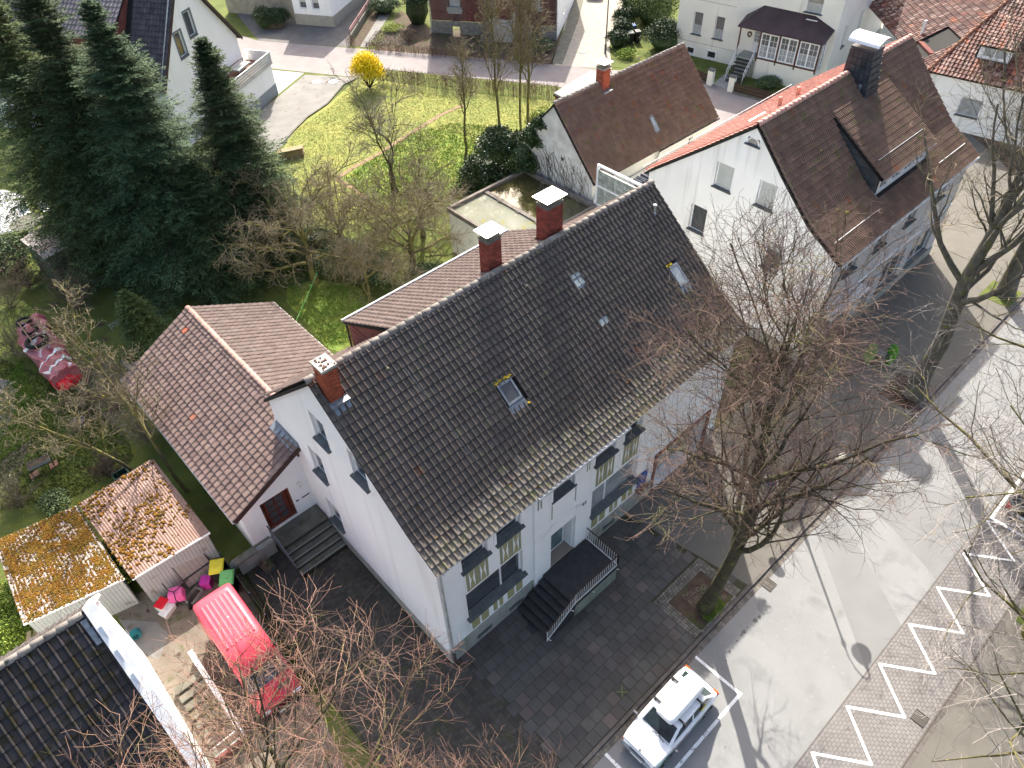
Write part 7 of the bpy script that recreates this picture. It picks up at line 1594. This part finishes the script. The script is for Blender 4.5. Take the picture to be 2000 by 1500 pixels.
lp('front_bumper', MB().box((1.80, -.70, .24), (1.92, .70, .46)), m_silver, bevel=.03); lp('rear_bumper', MB().box((-1.94, -.74, .28), (-1.80, .74, .50)), m_silver, bevel=.03)
lp('grille', MB().box((1.84, -.35, .50), (1.885, .35, .60)), m_rail_dark)
for s in (-1, 1):
    a, b = sorted((s*.40, s*.66)); lp('headlight', MB().box((1.79, a, .50), (1.875, b, .64)), m_lens, bevel=.01)
    a, b = sorted((s*.665, s*.74)); lp('indicator', MB().box((1.72, a, .50), (1.84, b, .62)), m_orange, bevel=.01)
    a, b = sorted((s*.50, s*.76)); lp('taillight', MB().box((-1.895, a, .56), (-1.78, b, .74)), m_redlens, bevel=.01); lp('rear_indicator', MB().box((-1.885, a+.02, .745), (-1.80, b-.04, .78)), m_orange)
lp('number_plate', MB().box((1.915, -.26, .30), (1.93, .26, .41)), m_whitep); lp('tailgate_panel', MB().box((-1.90, -.48, .58), (-1.86, .48, .76)), m_rail_dark)
lp('wiper', MB().bar((1.02, -.1, .93), (.80, .5, 1.02), .02, .02).bar((1.03, .45, .93), (.85, -.15, 1.0), .02, .02), m_black)
lp('rubbing_strip', MB().box((-1.3, .815, .42), (1.3, .83, .47)).box((-1.3, -.83, .42), (1.3, -.815, .47)), m_rail_dark)
lp('bonnet_gap', MB().box((.96, -.60, .905), (.975, .60, .915)), m_rail_dark)
lp('bonnet_badge', MB().lathe((1.76, 0, .765), [(.045, 0), (.045, .01)], 12), m_rail_dark); lp('window_sticker', MB().box((-1.05, .71, 1.0), (-.75, .735, 1.14)), m_yellowp)
def ctext(s, x, y, z, size, mat, side=1):       # on the car side that faces the road: local +Y
    text(W_, s, (x, y, z), size, mat, (-1, 0, 0), (0, -.35, 1), name='lettering')
for s_, x, z, sz, mt in (('Bad Meinberg', 1.70, .66, .15, m_text_green), ('www.unser', .72, .70, .14, m_text_red), ('apotheke', -.15, .66, .12, m_text_green), ('Bad Meinberg', -.85, .56, .08, m_text_dark)):
    o = text(None, s_, (0, 0, 0), sz, mt, (-1, 0, 0), (0, 0, 1), name='lettering', ext=.002); o.parent = W_
    o.matrix_local = Matrix(((-1, 0, 0, x), (0, -.12, .9928, .832), (0, .9928, .12, z), (0, 0, 0, 1))); totext(o)
# red high roof van: front towards -Y of the world
V_ = thing('parked_van', 'red van with ribbed high roof parked nose towards the street beside the dark fence', 'van', (-5.70, 5.30, 0), -PI/2-.01)
def vp_(name, mb, mat, **k): return part(name, mb, mat, V_, world=False, **k)
hw = .90
vs = [(2.38, .78, .30, .72), (2.30, .86, .26, .92), (1.75, hw, .24, 1.12), (1.55, hw, .24, 1.20), (-2.2, hw, .24, 1.20), (-2.36, .86, .28, 1.18)]
rings = [[(x, -w*.95, zl), (x, -w, zl+.15), (x, -w, zt-.12), (x, -w*.96, zt), (x, 0, zt+.03), (x, w*.96, zt), (x, w, zt-.12), (x, w, zl+.15), (x, w*.95, zl)] for x, w, zl, zt in vs]
b = vp_('body', grid_mesh(rings, closed=True), m_redvan); b.data.polygons.foreach_set('use_smooth', [True]*len(b.data.polygons))
up_ = [(1.70, .84, 1.18, 1.19), (1.05, .80, 1.18, 1.98), (.9, .80, 1.18, 2.0), (-2.28, .80, 1.18, 2.0), (-2.36, .80, 1.18, 1.9)]
rings = [[(x, -.89, 1.15), (x, -w, zt-.06), (x, -w*.9, zt), (x, 0, zt+.01), (x, w*.9, zt), (x, w, zt-.06), (x, .89, 1.15)] for x, w, zb_, zt in up_]
vp_('upper_body', grid_mesh(rings, closed=True), m_redvan)
hr = [(1.28, .60, 1.90, 1.96), (1.05, .74, 1.90, 2.20), (.70, .80, 1.90, 2.42), (.2, .80, 1.90, 2.50), (-2.1, .80, 1.90, 2.50), (-2.34, .78, 1.90, 2.42), (-2.40, .76, 1.90, 2.2)]
rings = [[(x, -w*1.02, z0), (x, -w, zt-.14), (x, -w*.93, zt-.03), (x, -w*.6, zt+.02), (x, 0, zt+.035), (x, w*.6, zt+.02), (x, w*.93, zt-.03), (x, w, zt-.14), (x, w*1.02, z0)] for x, w, z0, zt in hr]
h_ = vp_('high_roof', grid_mesh(rings, closed=True), m_redvan_hi); h_.data.polygons.foreach_set('use_smooth', [True]*len(h_.data.polygons))
for k in range(7): y = -.54+k*.18; vp_('roof_rib', MB().box((-1.95, y-.045, 2.515), (.25, y+.045, 2.545)), m_redvan_hi, bevel=.012)
def vq(name, q, mat, off=.012):
    q = [np.array(v, float) for v in q]; n = np.cross(q[1]-q[0], q[3]-q[0]); n = n/np.linalg.norm(n)*off; vp_(name, MB().add([v+n for v in q]+[v-n for v in q], [(0, 1, 2, 3), (7, 6, 5, 4), (0, 4, 5, 1), (1, 5, 6, 2), (2, 6, 7, 3), (3, 7, 4, 0)]), mat)
vq('windscreen', [(1.66, -.78, 1.25), (1.66, .78, 1.25), (1.11, .72, 1.92), (1.11, -.72, 1.92)], m_carglass, .02)
for s in (-1, 1):
    vq('side_window', [(1.45, s*.90, 1.25), (.55, s*.90, 1.25), (.55, s*.83, 1.85), (1.10, s*.83, 1.85)], m_carglass, .015); vq('side_window', [(.40, s*.90, 1.25), (-.9, s*.90, 1.25), (-.9, s*.83, 1.85), (.40, s*.83, 1.85)], m_carglass, .015)
    a, c = sorted((s*.48, s*.80)); vp_('headlight', MB().box((2.28, a, .62), (2.40, c, .80)), m_lens, bevel=.01); vp_('indicator', MB().box((2.22, *sorted((s*.80, s*.86))[:1], .62), (2.36, sorted((s*.80, s*.88))[1], .80)), m_orange)
    a, c = sorted((s*.92, s*1.14)); vp_('door_mirror', MB().box((1.42, a, 1.28), (1.52, c, 1.52)), m_black, bevel=.02)
    a, c = sorted((s*.66, s*.86)); vp_('taillight', MB().box((-2.42, a, .8), (-2.35, c, 1.15)), m_redlens)
    for x in (1.5, -1.35):
        vp_('wheel_arch', MB().tube([(x, s*.70, .33), (x, s*.905, .33)], .38, 18), m_under); wheel(V_, x, s*.90, .33, .19)
vp_('front_bumper', MB().box((2.32, -.88, .28), (2.50, .88, .52)), m_black, bevel=.04); vp_('rear_bumper', MB().box((-2.48, -.86, .30), (-2.34, .86, .50)), m_black, bevel=.03); vp_('grille', MB().box((2.36, -.45, .62), (2.41, .45, .76)), m_black)
vp_('bonnet_vent', MB().box((1.95, .10, 1.09), (2.1, .62, 1.115)), m_black); vp_('roof_vent', MB().lathe((-.9, .05, 2.53), [(.03, 0), (.03, .03)], 8), m_whitep); vp_('number_plate', MB().box((2.5, -.26, .34), (2.515, .26, .45)), m_whitep)
# silver people carrier at the top edge
s2 = [(2.0, .70, .25, .72), (1.85, .80, .2, .85), (1.4, .85, .2, .98), (-1.9, .85, .22, 1.0), (-2.0, .78, .3, .9)]
p = at2(1150, 12); hd = math.atan2(at2(1100, 60)[1]-at2(1150, -40)[1], at2(1125, 60)[0]-at2(1150, -40)[0])
pc = at2(1163, -12); sc_ = car('parked_car', 'silver car with dark grille facing the street on the gravel drive', 'car', (*pc, .02), math.atan2(at2(1150, 30)[1]-pc[1], at2(1150, 30)[0]-pc[0]), 4.0, 1.72, m_silver, s2, 1.0, (1.15, .35, -1.3, -1.85), rw=.31, wheels=(1.3, -1.25), roofz=1.6)
part('grille', MB().box((1.97, -.35, .52), (2.02, .35, .62)), m_black, sc_, world=False); part('number_plate', MB().box((2.02, -.26, .30), (2.03, .26, .41)), m_whitep, sc_, world=False)
part('badge', MB().tube([(2.02, 0, .57), (2.035, 0, .57)], .05, 12), m_rim, sc_, world=False)
for s in (-1, 1): a, c = sorted((s*.45, s*.74)); part('headlight', MB().box((1.80, a, .60), (1.97, c, .76)), m_lens, sc_, world=False, bevel=.02)
# black car at the right edge
s3 = [(2.1, .70, .25, .72), (1.9, .82, .2, .82), (1.2, .87, .2, .92), (-1.7, .87, .22, .95), (-2.05, .80, .3, .85)]
bc = car('parked_car', 'black car with red tail light parked at the right edge beyond the zigzag', 'car', (24.4, -12.42, -.10), .0, 4.1, 1.75, m_blackcar, s3, .94, (1.0, .3, -1.3, -1.8), rw=.31, wheels=(1.3, -1.25), roofz=1.45)
for s in (-1, 1): a, c = sorted((s*.55, s*.82)); part('taillight', MB().box((-2.10, a, .60), (-1.90, c, .84)), m_redlens, bc, world=False, bevel=.02)
part('number_plate', MB().box((-2.10, -.26, .48), (-2.06, .26, .59)), m_whitep, bc, world=False); part('blue_seat', MB().box((-.9, .2, 1.46), (-.6, .5, 1.47)), m_blue, bc, world=False)

# ================================================================== street furniture
t = thing('street_lamp', 'tall street lamp on the kerb with curved arm and hanging round lamp', 'street lamp', (15.64, -5.62, 0))
mb = MB().tube([(15.64, -5.62, 0), (15.64, -5.62, 1.0)], .085, 10); part('base', mb, m_rail_dark, t)
part('pole', MB().tube([(15.64, -5.62, 1.0), (15.64, -5.62, 4.6)], [.06, .045], 10), m_rail_dark, t); part('collar', MB().lathe((15.64, -5.62, 4.55), [(.06, 0), (.10, .08), (.06, .22)], 10), m_rail_dark, t)
arm = [(15.64, -5.62, 4.7), (15.64, -5.62, 5.1), (15.66, -5.75, 5.4), (15.70, -5.95, 5.6), (15.75, -6.15, 5.6), (15.78, -6.3, 5.4), (15.78, -6.3, 5.2)]
part('arm', MB().tube(arm, .03, 8), m_rail_dark, t)
part('shade', MB().lathe((15.78, -6.3, 4.6), [(.36, 0), (.38, .06), (.30, .22), (.12, .36), (.05, .62)], 16), m_plinth, t); part('bulb', MB().lathe((15.78, -6.3, 4.42), [(.05, 0), (.22, .06), (.30, .18)], 14), m_whitep, t)
t = thing('traffic_sign', 'round red ringed no parking sign on a thin post on the beige pavement', 'traffic sign', (14.72, -4.15, 0))
part('post', MB().tube([(14.72, -4.15, 0), (14.72, -4.15, 2.45)], .03, 8), m_zinc, t)
def disc_sign(name, r, off, mat, n=24):
    dn = np.array([-.60, .05, .80])*0+np.array([-.88, -.35, .0]); dn = dn/np.linalg.norm(dn); a = np.cross(dn, (0, 0, 1.)); c = np.array([14.68, -4.15, 2.25]); V = [c+dn*off+r*(a*math.cos(2*PI*k/n)+np.array([0, 0, 1])*math.sin(2*PI*k/n)) for k in range(n)]; W2_ = [v-dn*.01 for v in V]
    return part(name, MB().add(V+W2_, [tuple(range(n)), tuple(range(n, 2*n))[::-1]]+[(k, (k+1) % n, n+(k+1) % n, n+k) for k in range(n)]), mat, t)
disc_sign('sign_plate', .32, .03, m_trim); disc_sign('red_ring', .29, .035, m_signred); disc_sign('blue_field', .235, .040, m_signblue)
dn = np.array([-.88, -.35, 0]); dn /= np.linalg.norm(dn); a = np.cross(dn, (0, 0, 1.)); c = np.array([14.68, -4.15, 2.25])+dn*.05
part('red_bar', MB().bar(c+a*.19+np.array([0, 0, .19]), c-a*.19-np.array([0, 0, .19]), .05, .02, up=dn), m_signred, t)
# lamp post by the gravel drive
q = at2(1182, 104); t = thing('street_lamp', 'slim grey lamp post beside the conifer hedge at the gravel drive', 'street lamp', (*q, 0)); part('pole', MB().tube([(*q, 0), (*q, 6.5)], [.07, .05], 8), m_rail_dark, t); part('base', MB().tube([(*q, 0), (*q, .9)], .11, 8), m_rail_dark, t); part('lamp_head', MB().box((q[0]-.15, q[1]-.5, 6.5), (q[0]+.15, q[1]+.2, 6.62)), m_rail_dark, t)
# green advertising boards by the forked tree
t = thing('advertising_stand', 'pair of round topped bright green standing boards beside the grey trunk', 'stand', (27.6, -2.9, 0))
for dx, dy in ((-.45, .35), (.25, -.45)):
    V = []; n = 12; c = np.array([27.5+dx, -2.8+dy]); dd = np.array([.55, .83]); nrm_ = np.array([.83, -.55])
    pr = [(-.32, 0), (.32, 0), (.38, .6)]+[(.38*math.cos(PI*k/n), .75+.40*math.sin(PI*k/n)) for k in range(1, n)]+[(-.38, .6)]
    V = [(*(c+dd*s-nrm_*.25*0+nrm_*(.0+z*.22)), z) for s, z in pr]; V2 = [(v[0]+.03*nrm_[0], v[1]+.03*nrm_[1], v[2]) for v in V]; m = len(V)
    part('green_board', MB().add(V+V2, [tuple(range(m)), tuple(range(m, 2*m))[::-1]]+[(k, (k+1) % m, m+(k+1) % m, m+k) for k in range(m)]), m_lime_sticker, t)
part('metal_frame', MB().bar((27.1, -2.8, .05), (27.9, -3.3, .05), .05, .05).bar((27.4, -2.4, .9), (28.0, -3.2, .9), .04, .04).box((27.3, -3.2, .1), (27.8, -2.7, .6)), m_rail_dark, t)
t = thing('notice_board', 'blue notice board on the white wall beside the lower right window', 'sign', (10.95, -.06, 1.9)); part('board', MB().box((10.75, -.09, 1.45), (11.35, -.045, 2.25)), m_blue, t); part('flower_box', MB().box((10.7, -.25, 1.15), (11.4, -.05, 1.32)), m_terra, t)

# ================================================================== yard things
def tag_at(x): return x
def bin_(label, px, py, lid, z=1.05, rot=-.55, body=None, group='wheelie bins by the white clad shed'):
    p = at2(px, py, z); t = thing('wheelie_bin', label, 'wheelie bin', (p[0], p[1], 0), rot, group)
    w, d, h = .29, .36, 1.0
    part('body', MB().add([(-w*.8, -d*.75, .05), (w*.8, -d*.75, .05), (w*.8, d*.8, .05), (-w*.8, d*.8, .05), (-w, -d, h), (w, -d, h), (w, d, h), (-w, d, h)], [(0,3,2,1),(4,5,6,7),(0,1,5,4),(1,2,6,5),(2,3,7,6),(3,0,4,7)]), body or m_black, t, world=False, bevel=.015)
    part('lid', MB().add([(-w-.02, -d-.03, h), (w+.02, -d-.03, h), (w+.02, d+.02, h+.0), (-w-.02, d+.02, h), (-w*.85, -d*.8, h+.07), (w*.85, -d*.8, h+.07), (w*.85, d*.8, h+.09), (-w*.85, d*.8, h+.09)], [(0,3,2,1),(4,5,6,7),(0,1,5,4),(1,2,6,5),(2,3,7,6),(3,0,4,7)]), lid, t, world=False, bevel=.02)
    part('lid_recess', MB().box((-.10, -.08, h+.085), (.10, .08, h+.10)), lid, t, world=False)
    for s in (-1, 1): part('wheel', MB().tube([(s*.20, d*.85, .10), (s*.27, d*.85, .10)], .10, 12), m_rubber, t, world=False)
    part('handle', MB().tube([(-w, d+.07, h-.03), (w, d+.07, h-.03)], .018, 6), m_black, t, world=False); return t
bin_('wheelie bin with yellow lid beside the low wall', 422, 1105, m_yellowp); bin_('wheelie bin with green lid in front of the yellow lidded one', 442, 1127, m_greenp)
for k, (px, py, l, c) in enumerate(((1236, 48, 'blue lidded bin in the shade behind the conifer hedge', m_blue), (1232, 62, 'grey green lidded bin nearest the conifer hedge', m_plinth), (1246, 60, 'dark lidded bin rightmost of three in the hedge shade', m_black))): bin_(l, px, py, c, group='bins in the hedge shade')
p = at2(345, 1160, .5); t = thing('wheelbarrow', 'pink wheelbarrow tipped against the white clad shed with its dark tube handles up', 'wheelbarrow', (*p, 0), -.5)
part('tray', MB().add([(-.36, -.28, .25), (.36, -.28, .25), (.30, .24, .35), (-.30, .24, .35), (-.30, -.22, .75), (.30, -.22, .75), (.26, .20, .80), (-.26, .20, .80)], [(0,3,2,1),(4,5,6,7),(0,1,5,4),(1,2,6,5),(2,3,7,6),(3,0,4,7)]), m_pink, t, world=False, bevel=.07)
part('handle', MB().tube([(-.5, .4, .9), (-.2, 0, .84), (0, -.1, .83), (.25, .1, .84), (.45, .5, .6)], .02, 6).tube([(0, -.1, .83), (.1, -.5, .8), (.3, -.6, .5)], .02, 6), m_black, t, world=False)
part('wheel', MB().tube([(.42, -.5, .18), (.50, -.5, .18)], .18, 14), m_rubber, t, world=False)
def crate(name, label, cat, px, py, z, sx, sy, sz, rot, mat, lid=None):
    p = at2(px, py, z); t = thing(name, label, cat, (*p, 0), rot)
    part('box_body', MB().add([(-sx*.46, -sy*.46, 0), (sx*.46, -sy*.46, 0), (sx*.46, sy*.46, 0), (-sx*.46, sy*.46, 0), (-sx/2, -sy/2, sz), (sx/2, -sy/2, sz), (sx/2, sy/2, sz), (-sx/2, sy/2, sz)], [(0,3,2,1),(4,5,6,7),(0,1,5,4),(1,2,6,5),(2,3,7,6),(3,0,4,7)]), mat, t, world=False, bevel=.015)
    part('lid', MB().box((-sx*.52, -sy*.52, sz), (sx*.52, sy*.52, sz+.04)), lid or mat, t, world=False, bevel=.01); return t
crate('storage_box', 'magenta plastic box standing against the white shed beside the yellow lidded bin', 'box', 401, 1133, .45, .42, .42, .45, .9, m_magenta)
crate('cool_box', 'white cool box with bright red lid left of the pink wheelbarrow', 'cool box', 315, 1178, .4, .48, .42, .4, .5, m_whitep, m_redp); crate('storage_box', 'white plastic tub in front of the red lidded cool box', 'box', 326, 1190, .25, .62, .38, .25, .45, m_whitep)
p = at2(379, 1163, .2); t = thing('trough', 'empty grey rectangular trough on the dirt by the shed', 'trough', (*p, 0), .45)
part('trough_wall', MB().box((-.36, -.20, 0), (.36, -.17, .26)).box((-.36, .17, 0), (.36, .20, .26)).box((-.36, -.17, 0), (-.33, .17, .26)).box((.33, -.17, 0), (.36, .17, .26)), m_felt, t, world=False); part('trough_floor', MB().box((-.33, -.17, .02), (.33, .17, .04)), m_soil, t, world=False)
a = np.array(at2(338, 1112, 1.2)); b = np.array(at2(392, 1075, 1.2)); t = thing('mesh_screen', 'beige mesh panels in dark frames leaning on the white clad shed wall', 'panel', (*((a+b)/2), 0))
A3 = np.array([*a, 1.35]); B3 = np.array([*b, 1.35]); out = np.array([.10, -.42, -1.3])
for f0, z0, z1 in ((0, 0, .62), (.0, .66, 1.0)):
    q = [A3+out*z1, B3+out*z1, B3+out*z0, A3+out*z0]; part('mesh_sheet', MB().add(q+[v+np.array([0, .02, 0]) for v in q], [(0, 1, 2, 3), (7, 6, 5, 4), (0, 4, 5, 1), (1, 5, 6, 2), (2, 6, 7, 3), (3, 7, 4, 0)]), m_mesh, t); fr = MB(); [fr.bar(q[i], q[(i+1) % 4], .035, .035) for i in range(4)]
    for k in range(1, 7): fr.bar(q[0]+(q[1]-q[0])*k/7, q[3]+(q[2]-q[3])*k/7, .01, .01)
    part('panel_frame', fr, m_rail_dark, t)
t = thing('mesh_fence', 'dark green panel fence between the red van and the block paved yard', 'fence', (-4.45, 6, 0))
for k in range(7):
    y = 10.2-k*1.3; part('post', MB().box((-4.48, y-.03, 0), (-4.42, y+.03, 1.05)), m_rail_dark, t)
for k in range(6):
    y = 10.2-k*1.3; part('fence_panel', MB().box((-4.46, y-1.25, .05), (-4.44, y-.05, .95)), M('dark_green_panel', (.03, .05, .04), rough=.6) if k == 0 else bpy.data.materials['dark_green_panel'], t)
p = at2(460, 1105, 0); t = thing('stone', 'grey boulder between the low wall and the bins', 'stone', (*p, 0)); part('stone_body', MB().lathe((*p, 0), [(.22, 0), (.26, .12), (.18, .26), (.05, .32)], 7), m_plinth, t)
# planted table, tub, tank in the garden
t = thing('zinc_planter_table', 'old sink planter on a dark metal table in the grass above the mossy shed', 'planter', (*at2(70, 905, .6), 0))
a, b, c, d = [np.array([*at2(x, y, .75), .75]) for x, y in ((50, 905), (92, 886), (96, 896), (54, 916))]
part('basin', MB().add([a, b, c, d]+[v-np.array([0, 0, .18]) for v in (a, b, c, d)], [(0, 4, 5, 1), (1, 5, 6, 2), (2, 6, 7, 3), (3, 7, 4, 0), (4, 5, 6, 7)]), m_cap, t); part('soil', MB().add([v-np.array([0, 0, .03]) for v in (a*.96+c*.04, b*.96+d*.04, c*.96+a*.04, d*.96+b*.04)], [(0, 1, 2, 3)]), m_soil, t)
for v in (a, b, c, d): part('leg', MB().bar((v[0], v[1], 0), (v[0], v[1], .57), .04, .04), m_iron, t)
part('shelf_frame', MB().bar((a[0], a[1], .55), (b[0], b[1], .55), .04, .04).bar((d[0], d[1], .55), (c[0], c[1], .55), .04, .04), m_iron, t)
for k, (px, py) in enumerate(((70, 935), (108, 915))): o = part('paving_stone', MB().obox((*at2(px-8, py+3), 0), (.4, .05, 0), (.05, .4, 0), (0, 0, .06)), m_terra); tag(o, 'brown paving stone in the grass under the planter table, %s one' % ('nearer' if k == 0 else 'farther'), 'stone')
t = thing('flower_tub', 'round grey tub with dry soil on the grass below the red tarp pile', 'tub', (*at2(158, 832), 0)); p = at2(158, 832)
part('tub_wall', MB().lathe((*p, 0), [(.28, 0), (.34, .32), (.36, .38), (.32, .38), (.30, .30)], 14), m_sill, t); part('soil', MB().lathe((*p, .30), [(.31, 0), (.2, .02)], 12), m_leaf_litter, t)
t = thing('water_tank', 'dark green open tank behind the moss dotted shed roof', 'tank', (*at2(236, 927), 0)); p = at2(236, 927, .5)
part('tank_wall', MB().box((p[0]-.35, p[1]-.25, 0), (p[0]+.35, p[1]-.2, .6)).box((p[0]-.35, p[1]+.2, 0), (p[0]+.35, p[1]+.25, .6)).box((p[0]-.35, p[1]-.2, 0), (p[0]-.3, p[1]+.2, .6)).box((p[0]+.3, p[1]-.2, 0), (p[0]+.35, p[1]+.2, .6)), M('dark_green_plastic', (.02, .09, .06), rough=.5), t); part('tank_floor', MB().box((p[0]-.3, p[1]-.2, .3), (p[0]+.3, p[1]+.2, .34)), m_under, t)
# red covered woodpile
def P3(px, py, z): return np.array([*at2(px, py, z), z])
t = thing('covered_woodpile', 'long woodpile under faded red and white tarp carrying old tyres', 'woodpile', (-5.4, 29.5, 0))
edgeL = [(22, 642), (48, 680), (75, 715), (98, 738)]; edgeR = [(78, 603), (95, 640), (122, 672), (143, 712)]
V = []; n = 12; m = 7
for i in range(n+1):
    f = i/n*3; k = min(2, int(f)); u = f-k
    l = P3(*(np.array(edgeL[k])*(1-u)+np.array(edgeL[k+1])*u), 1.15); r = P3(*(np.array(edgeR[k])*(1-u)+np.array(edgeR[k+1])*u), 1.15)
    V += [np.array([l[0], l[1], .1])]+[l+(r-l)*j/m+np.array([0, 0, rng.normal(0, .11)-(.18 if j in (0, m) else 0)]) for j in range(m+1)]+[np.array([r[0], r[1], .1])]
for i in range(n+1):
    for j in (1, m+1): V[i*(m+3)+j] = V[i*(m+3)+j]+np.array([rng.normal(0, .14), rng.normal(0, .10), 0])
w = m+3; o = part('tarp', MB().add(V, [(i*w+j, i*w+j+1, (i+1)*w+j+1, (i+1)*w+j) for i in range(n) for j in range(w-1)]+[tuple(range(w))[::-1], tuple(n*w+j for j in range(w))]), m_redtarp, t)
for fr_ in (.36, .70, .90):
    i = int(fr_*n); r0 = V[i*w+1:(i+1)*w-1]; r1 = V[(i+1)*w+1:(i+2)*w-1]; q = []
    for a, b in zip(r0, r1): q += [a+np.array([0, 0, .02]), a+(b-a)*.45+np.array([0, 0, .02])]
    part('white_stripe', MB().add(q, [(2*j, 2*j+2, 2*j+3, 2*j+1) for j in range(len(r0)-1)]), m_whitep, t)
def tyre(label, px, py, z, r): 
    p = P3(px, py, z); t2 = thing('old_tyre', label, 'tyre', tuple(p)); V = []; F = []; n = 18; k = 7
    for i in range(n):
        a = 2*PI*i/n
        for j in range(k): b = 2*PI*j/k; rr = r+r*.28*math.cos(b); V.append((p[0]+rr*math.cos(a), p[1]+rr*math.sin(a), p[2]+r*.22*math.sin(b)+r*.2))
    for i in range(n):
        for j in range(k): F.append((i*k+j, ((i+1) % n)*k+j, ((i+1) % n)*k+(j+1) % k, i*k+(j+1) % k))
    part('tyre_carcass', MB().add(V, F), m_rubber, t2, smooth=True)
tyre('largest old tyre lying on the red tarp', 73, 669, 1.2, .50); tyre('middle old tyre on the red tarp under the ladder', 60, 646, 1.2, .36); tyre('smallest old tyre at the far end of the red tarp', 47, 630, 1.2, .34)
t = thing('ladder', 'pale wooden ladder lying across the old tyres', 'ladder', tuple(P3(60, 650, 1.4)))
a, b, c, d = P3(35, 630, 1.45), P3(76, 685, 1.5), P3(66, 618, 1.45), P3(106, 668, 1.5)
for p, q in ((a, b), (c, d)): part('rail', MB().bar(p, q, .06, .05), m_wood, t)
for f in (.03, .30, .58, .97): part('rung', MB().bar(a+(b-a)*f, c+(d-c)*f, .05, .04), m_wood, t)
p = P3(126, 740, .5); t = thing('tarp_bundle', 'crumpled red tarp bundle at the near end of the woodpile', 'bundle', (p[0], p[1], 0)); V = []; n = 14; k = 7
for j in range(k):
    for i in range(n): a = 2*PI*i/n; r = (.62*math.sin(PI*(j+.6)/(k+.3))+.04)*(1+.22*math.sin(a*4+j)+rng.normal(0, .06)); V.append((p[0]+r*math.cos(a), p[1]+r*math.sin(a), .75*(1-math.cos(PI*j/(k-1)))/2))
V = [(x+rng.normal(0, .05), y+rng.normal(0, .05), max(0, z+rng.normal(0, .06))) for x, y, z in V]
part('crumpled_cloth', MB().add(V, [(j*n+i, j*n+(i+1) % n, (j+1)*n+(i+1) % n, (j+1)*n+i) for j in range(k-1) for i in range(n)]+[tuple((k-1)*n+i for i in range(n))]), m_redp, t); part('white_fold', MB().bar((p[0]-.1, p[1]+.1, .76), (p[0]+.35, p[1]-.1, .70), .12, .04), m_whitep, t)
t = thing('pallet', 'weathered wooden pallet lying beside the crumpled red tarp bundle', 'pallet', (*at2(158, 752), 0))
a = P3(140, 762, .12); b = P3(170, 750, .12); c = P3(150, 722, .12)
for k in range(6): q = a+(b-a)*k/5; part('slat', MB().bar(q, q+(c-a), .09, .02), m_wood, t)
for f in (.05, .5, .95): part('stringer', MB().bar(a+(c-a)*f-[0, 0, .06], b+(c-a)*f-[0, 0, .06], .08, .08), m_wood, t)
mb = MB(); q = at2(160, 795)
for k in range(40): x = q[0]+rng.normal(0, .35); y = q[1]+rng.normal(0, .5); a = rng.random()*PI; mb.tube([(x, y, .1+rng.random()*.35), (x+.7*math.cos(a), y+.7*math.sin(a), .1+rng.random()*.35)], .03, 5)
o = part('branch_heap', mb, m_bark); tag(o, 'heap of dead branches on the leaf litter below the pallet', 'branch heap'); o['kind'] = 'stuff'
p = at2(240, 712, .5); t = thing('brick_stack', 'stack of grey slabs and bricks at the back corner of the rosy roof', 'brick stack', (*p, 0))
part('slab', MB().obox((*at2(235, 705, .8), .55), (.25, 0, 0), (.05, -1.1, 0), (0, 0, .25)), m_concrete, t); part('block_pile', MB().obox((*at2(245, 712, .8), 0), (.9, 0, 0), (0, -.8, 0), (0, 0, .7)), m_plank, t)
p = at2(555, 305); t = thing('stacked_planks', 'stack of pale planks by the end of the driveway edging', 'planks', (*p, 0))
for k in range(6): part('plank', MB().obox((p[0]-.7, p[1]-.5+.0, .12*k), (1.7+.1*(k % 2), -.7, 0), (.35, .5, 0), (0, 0, .10)), m_wood, t)
t = thing('grate_stand', 'small pale metal rack on the dark grass beside the small spruce', 'rack', (*at2(228, 640), 0)); p = at2(228, 640)
for k in range(6): part('rack_bar', MB().bar((p[0]-.3+k*.12, p[1]-.25, .3), (p[0]-.3+k*.12, p[1]+.25, .3), .02, .02), m_zinc, t)
part('rack_leg', MB().bar((p[0]-.3, p[1]-.25, 0), (p[0]-.3, p[1]-.25, .3), .03, .03).bar((p[0]+.3, p[1]+.25, 0), (p[0]+.3, p[1]+.25, .3), .03, .03), m_zinc, t)
o = part('clothes_line', MB().tube([(4.9, 19.0, 2.6), (8.0, 21.3, 3.3)], .012, 4), m_greenp); tag(o, 'thin green line running from the rosy roof eave to the tangled trees', 'cord')
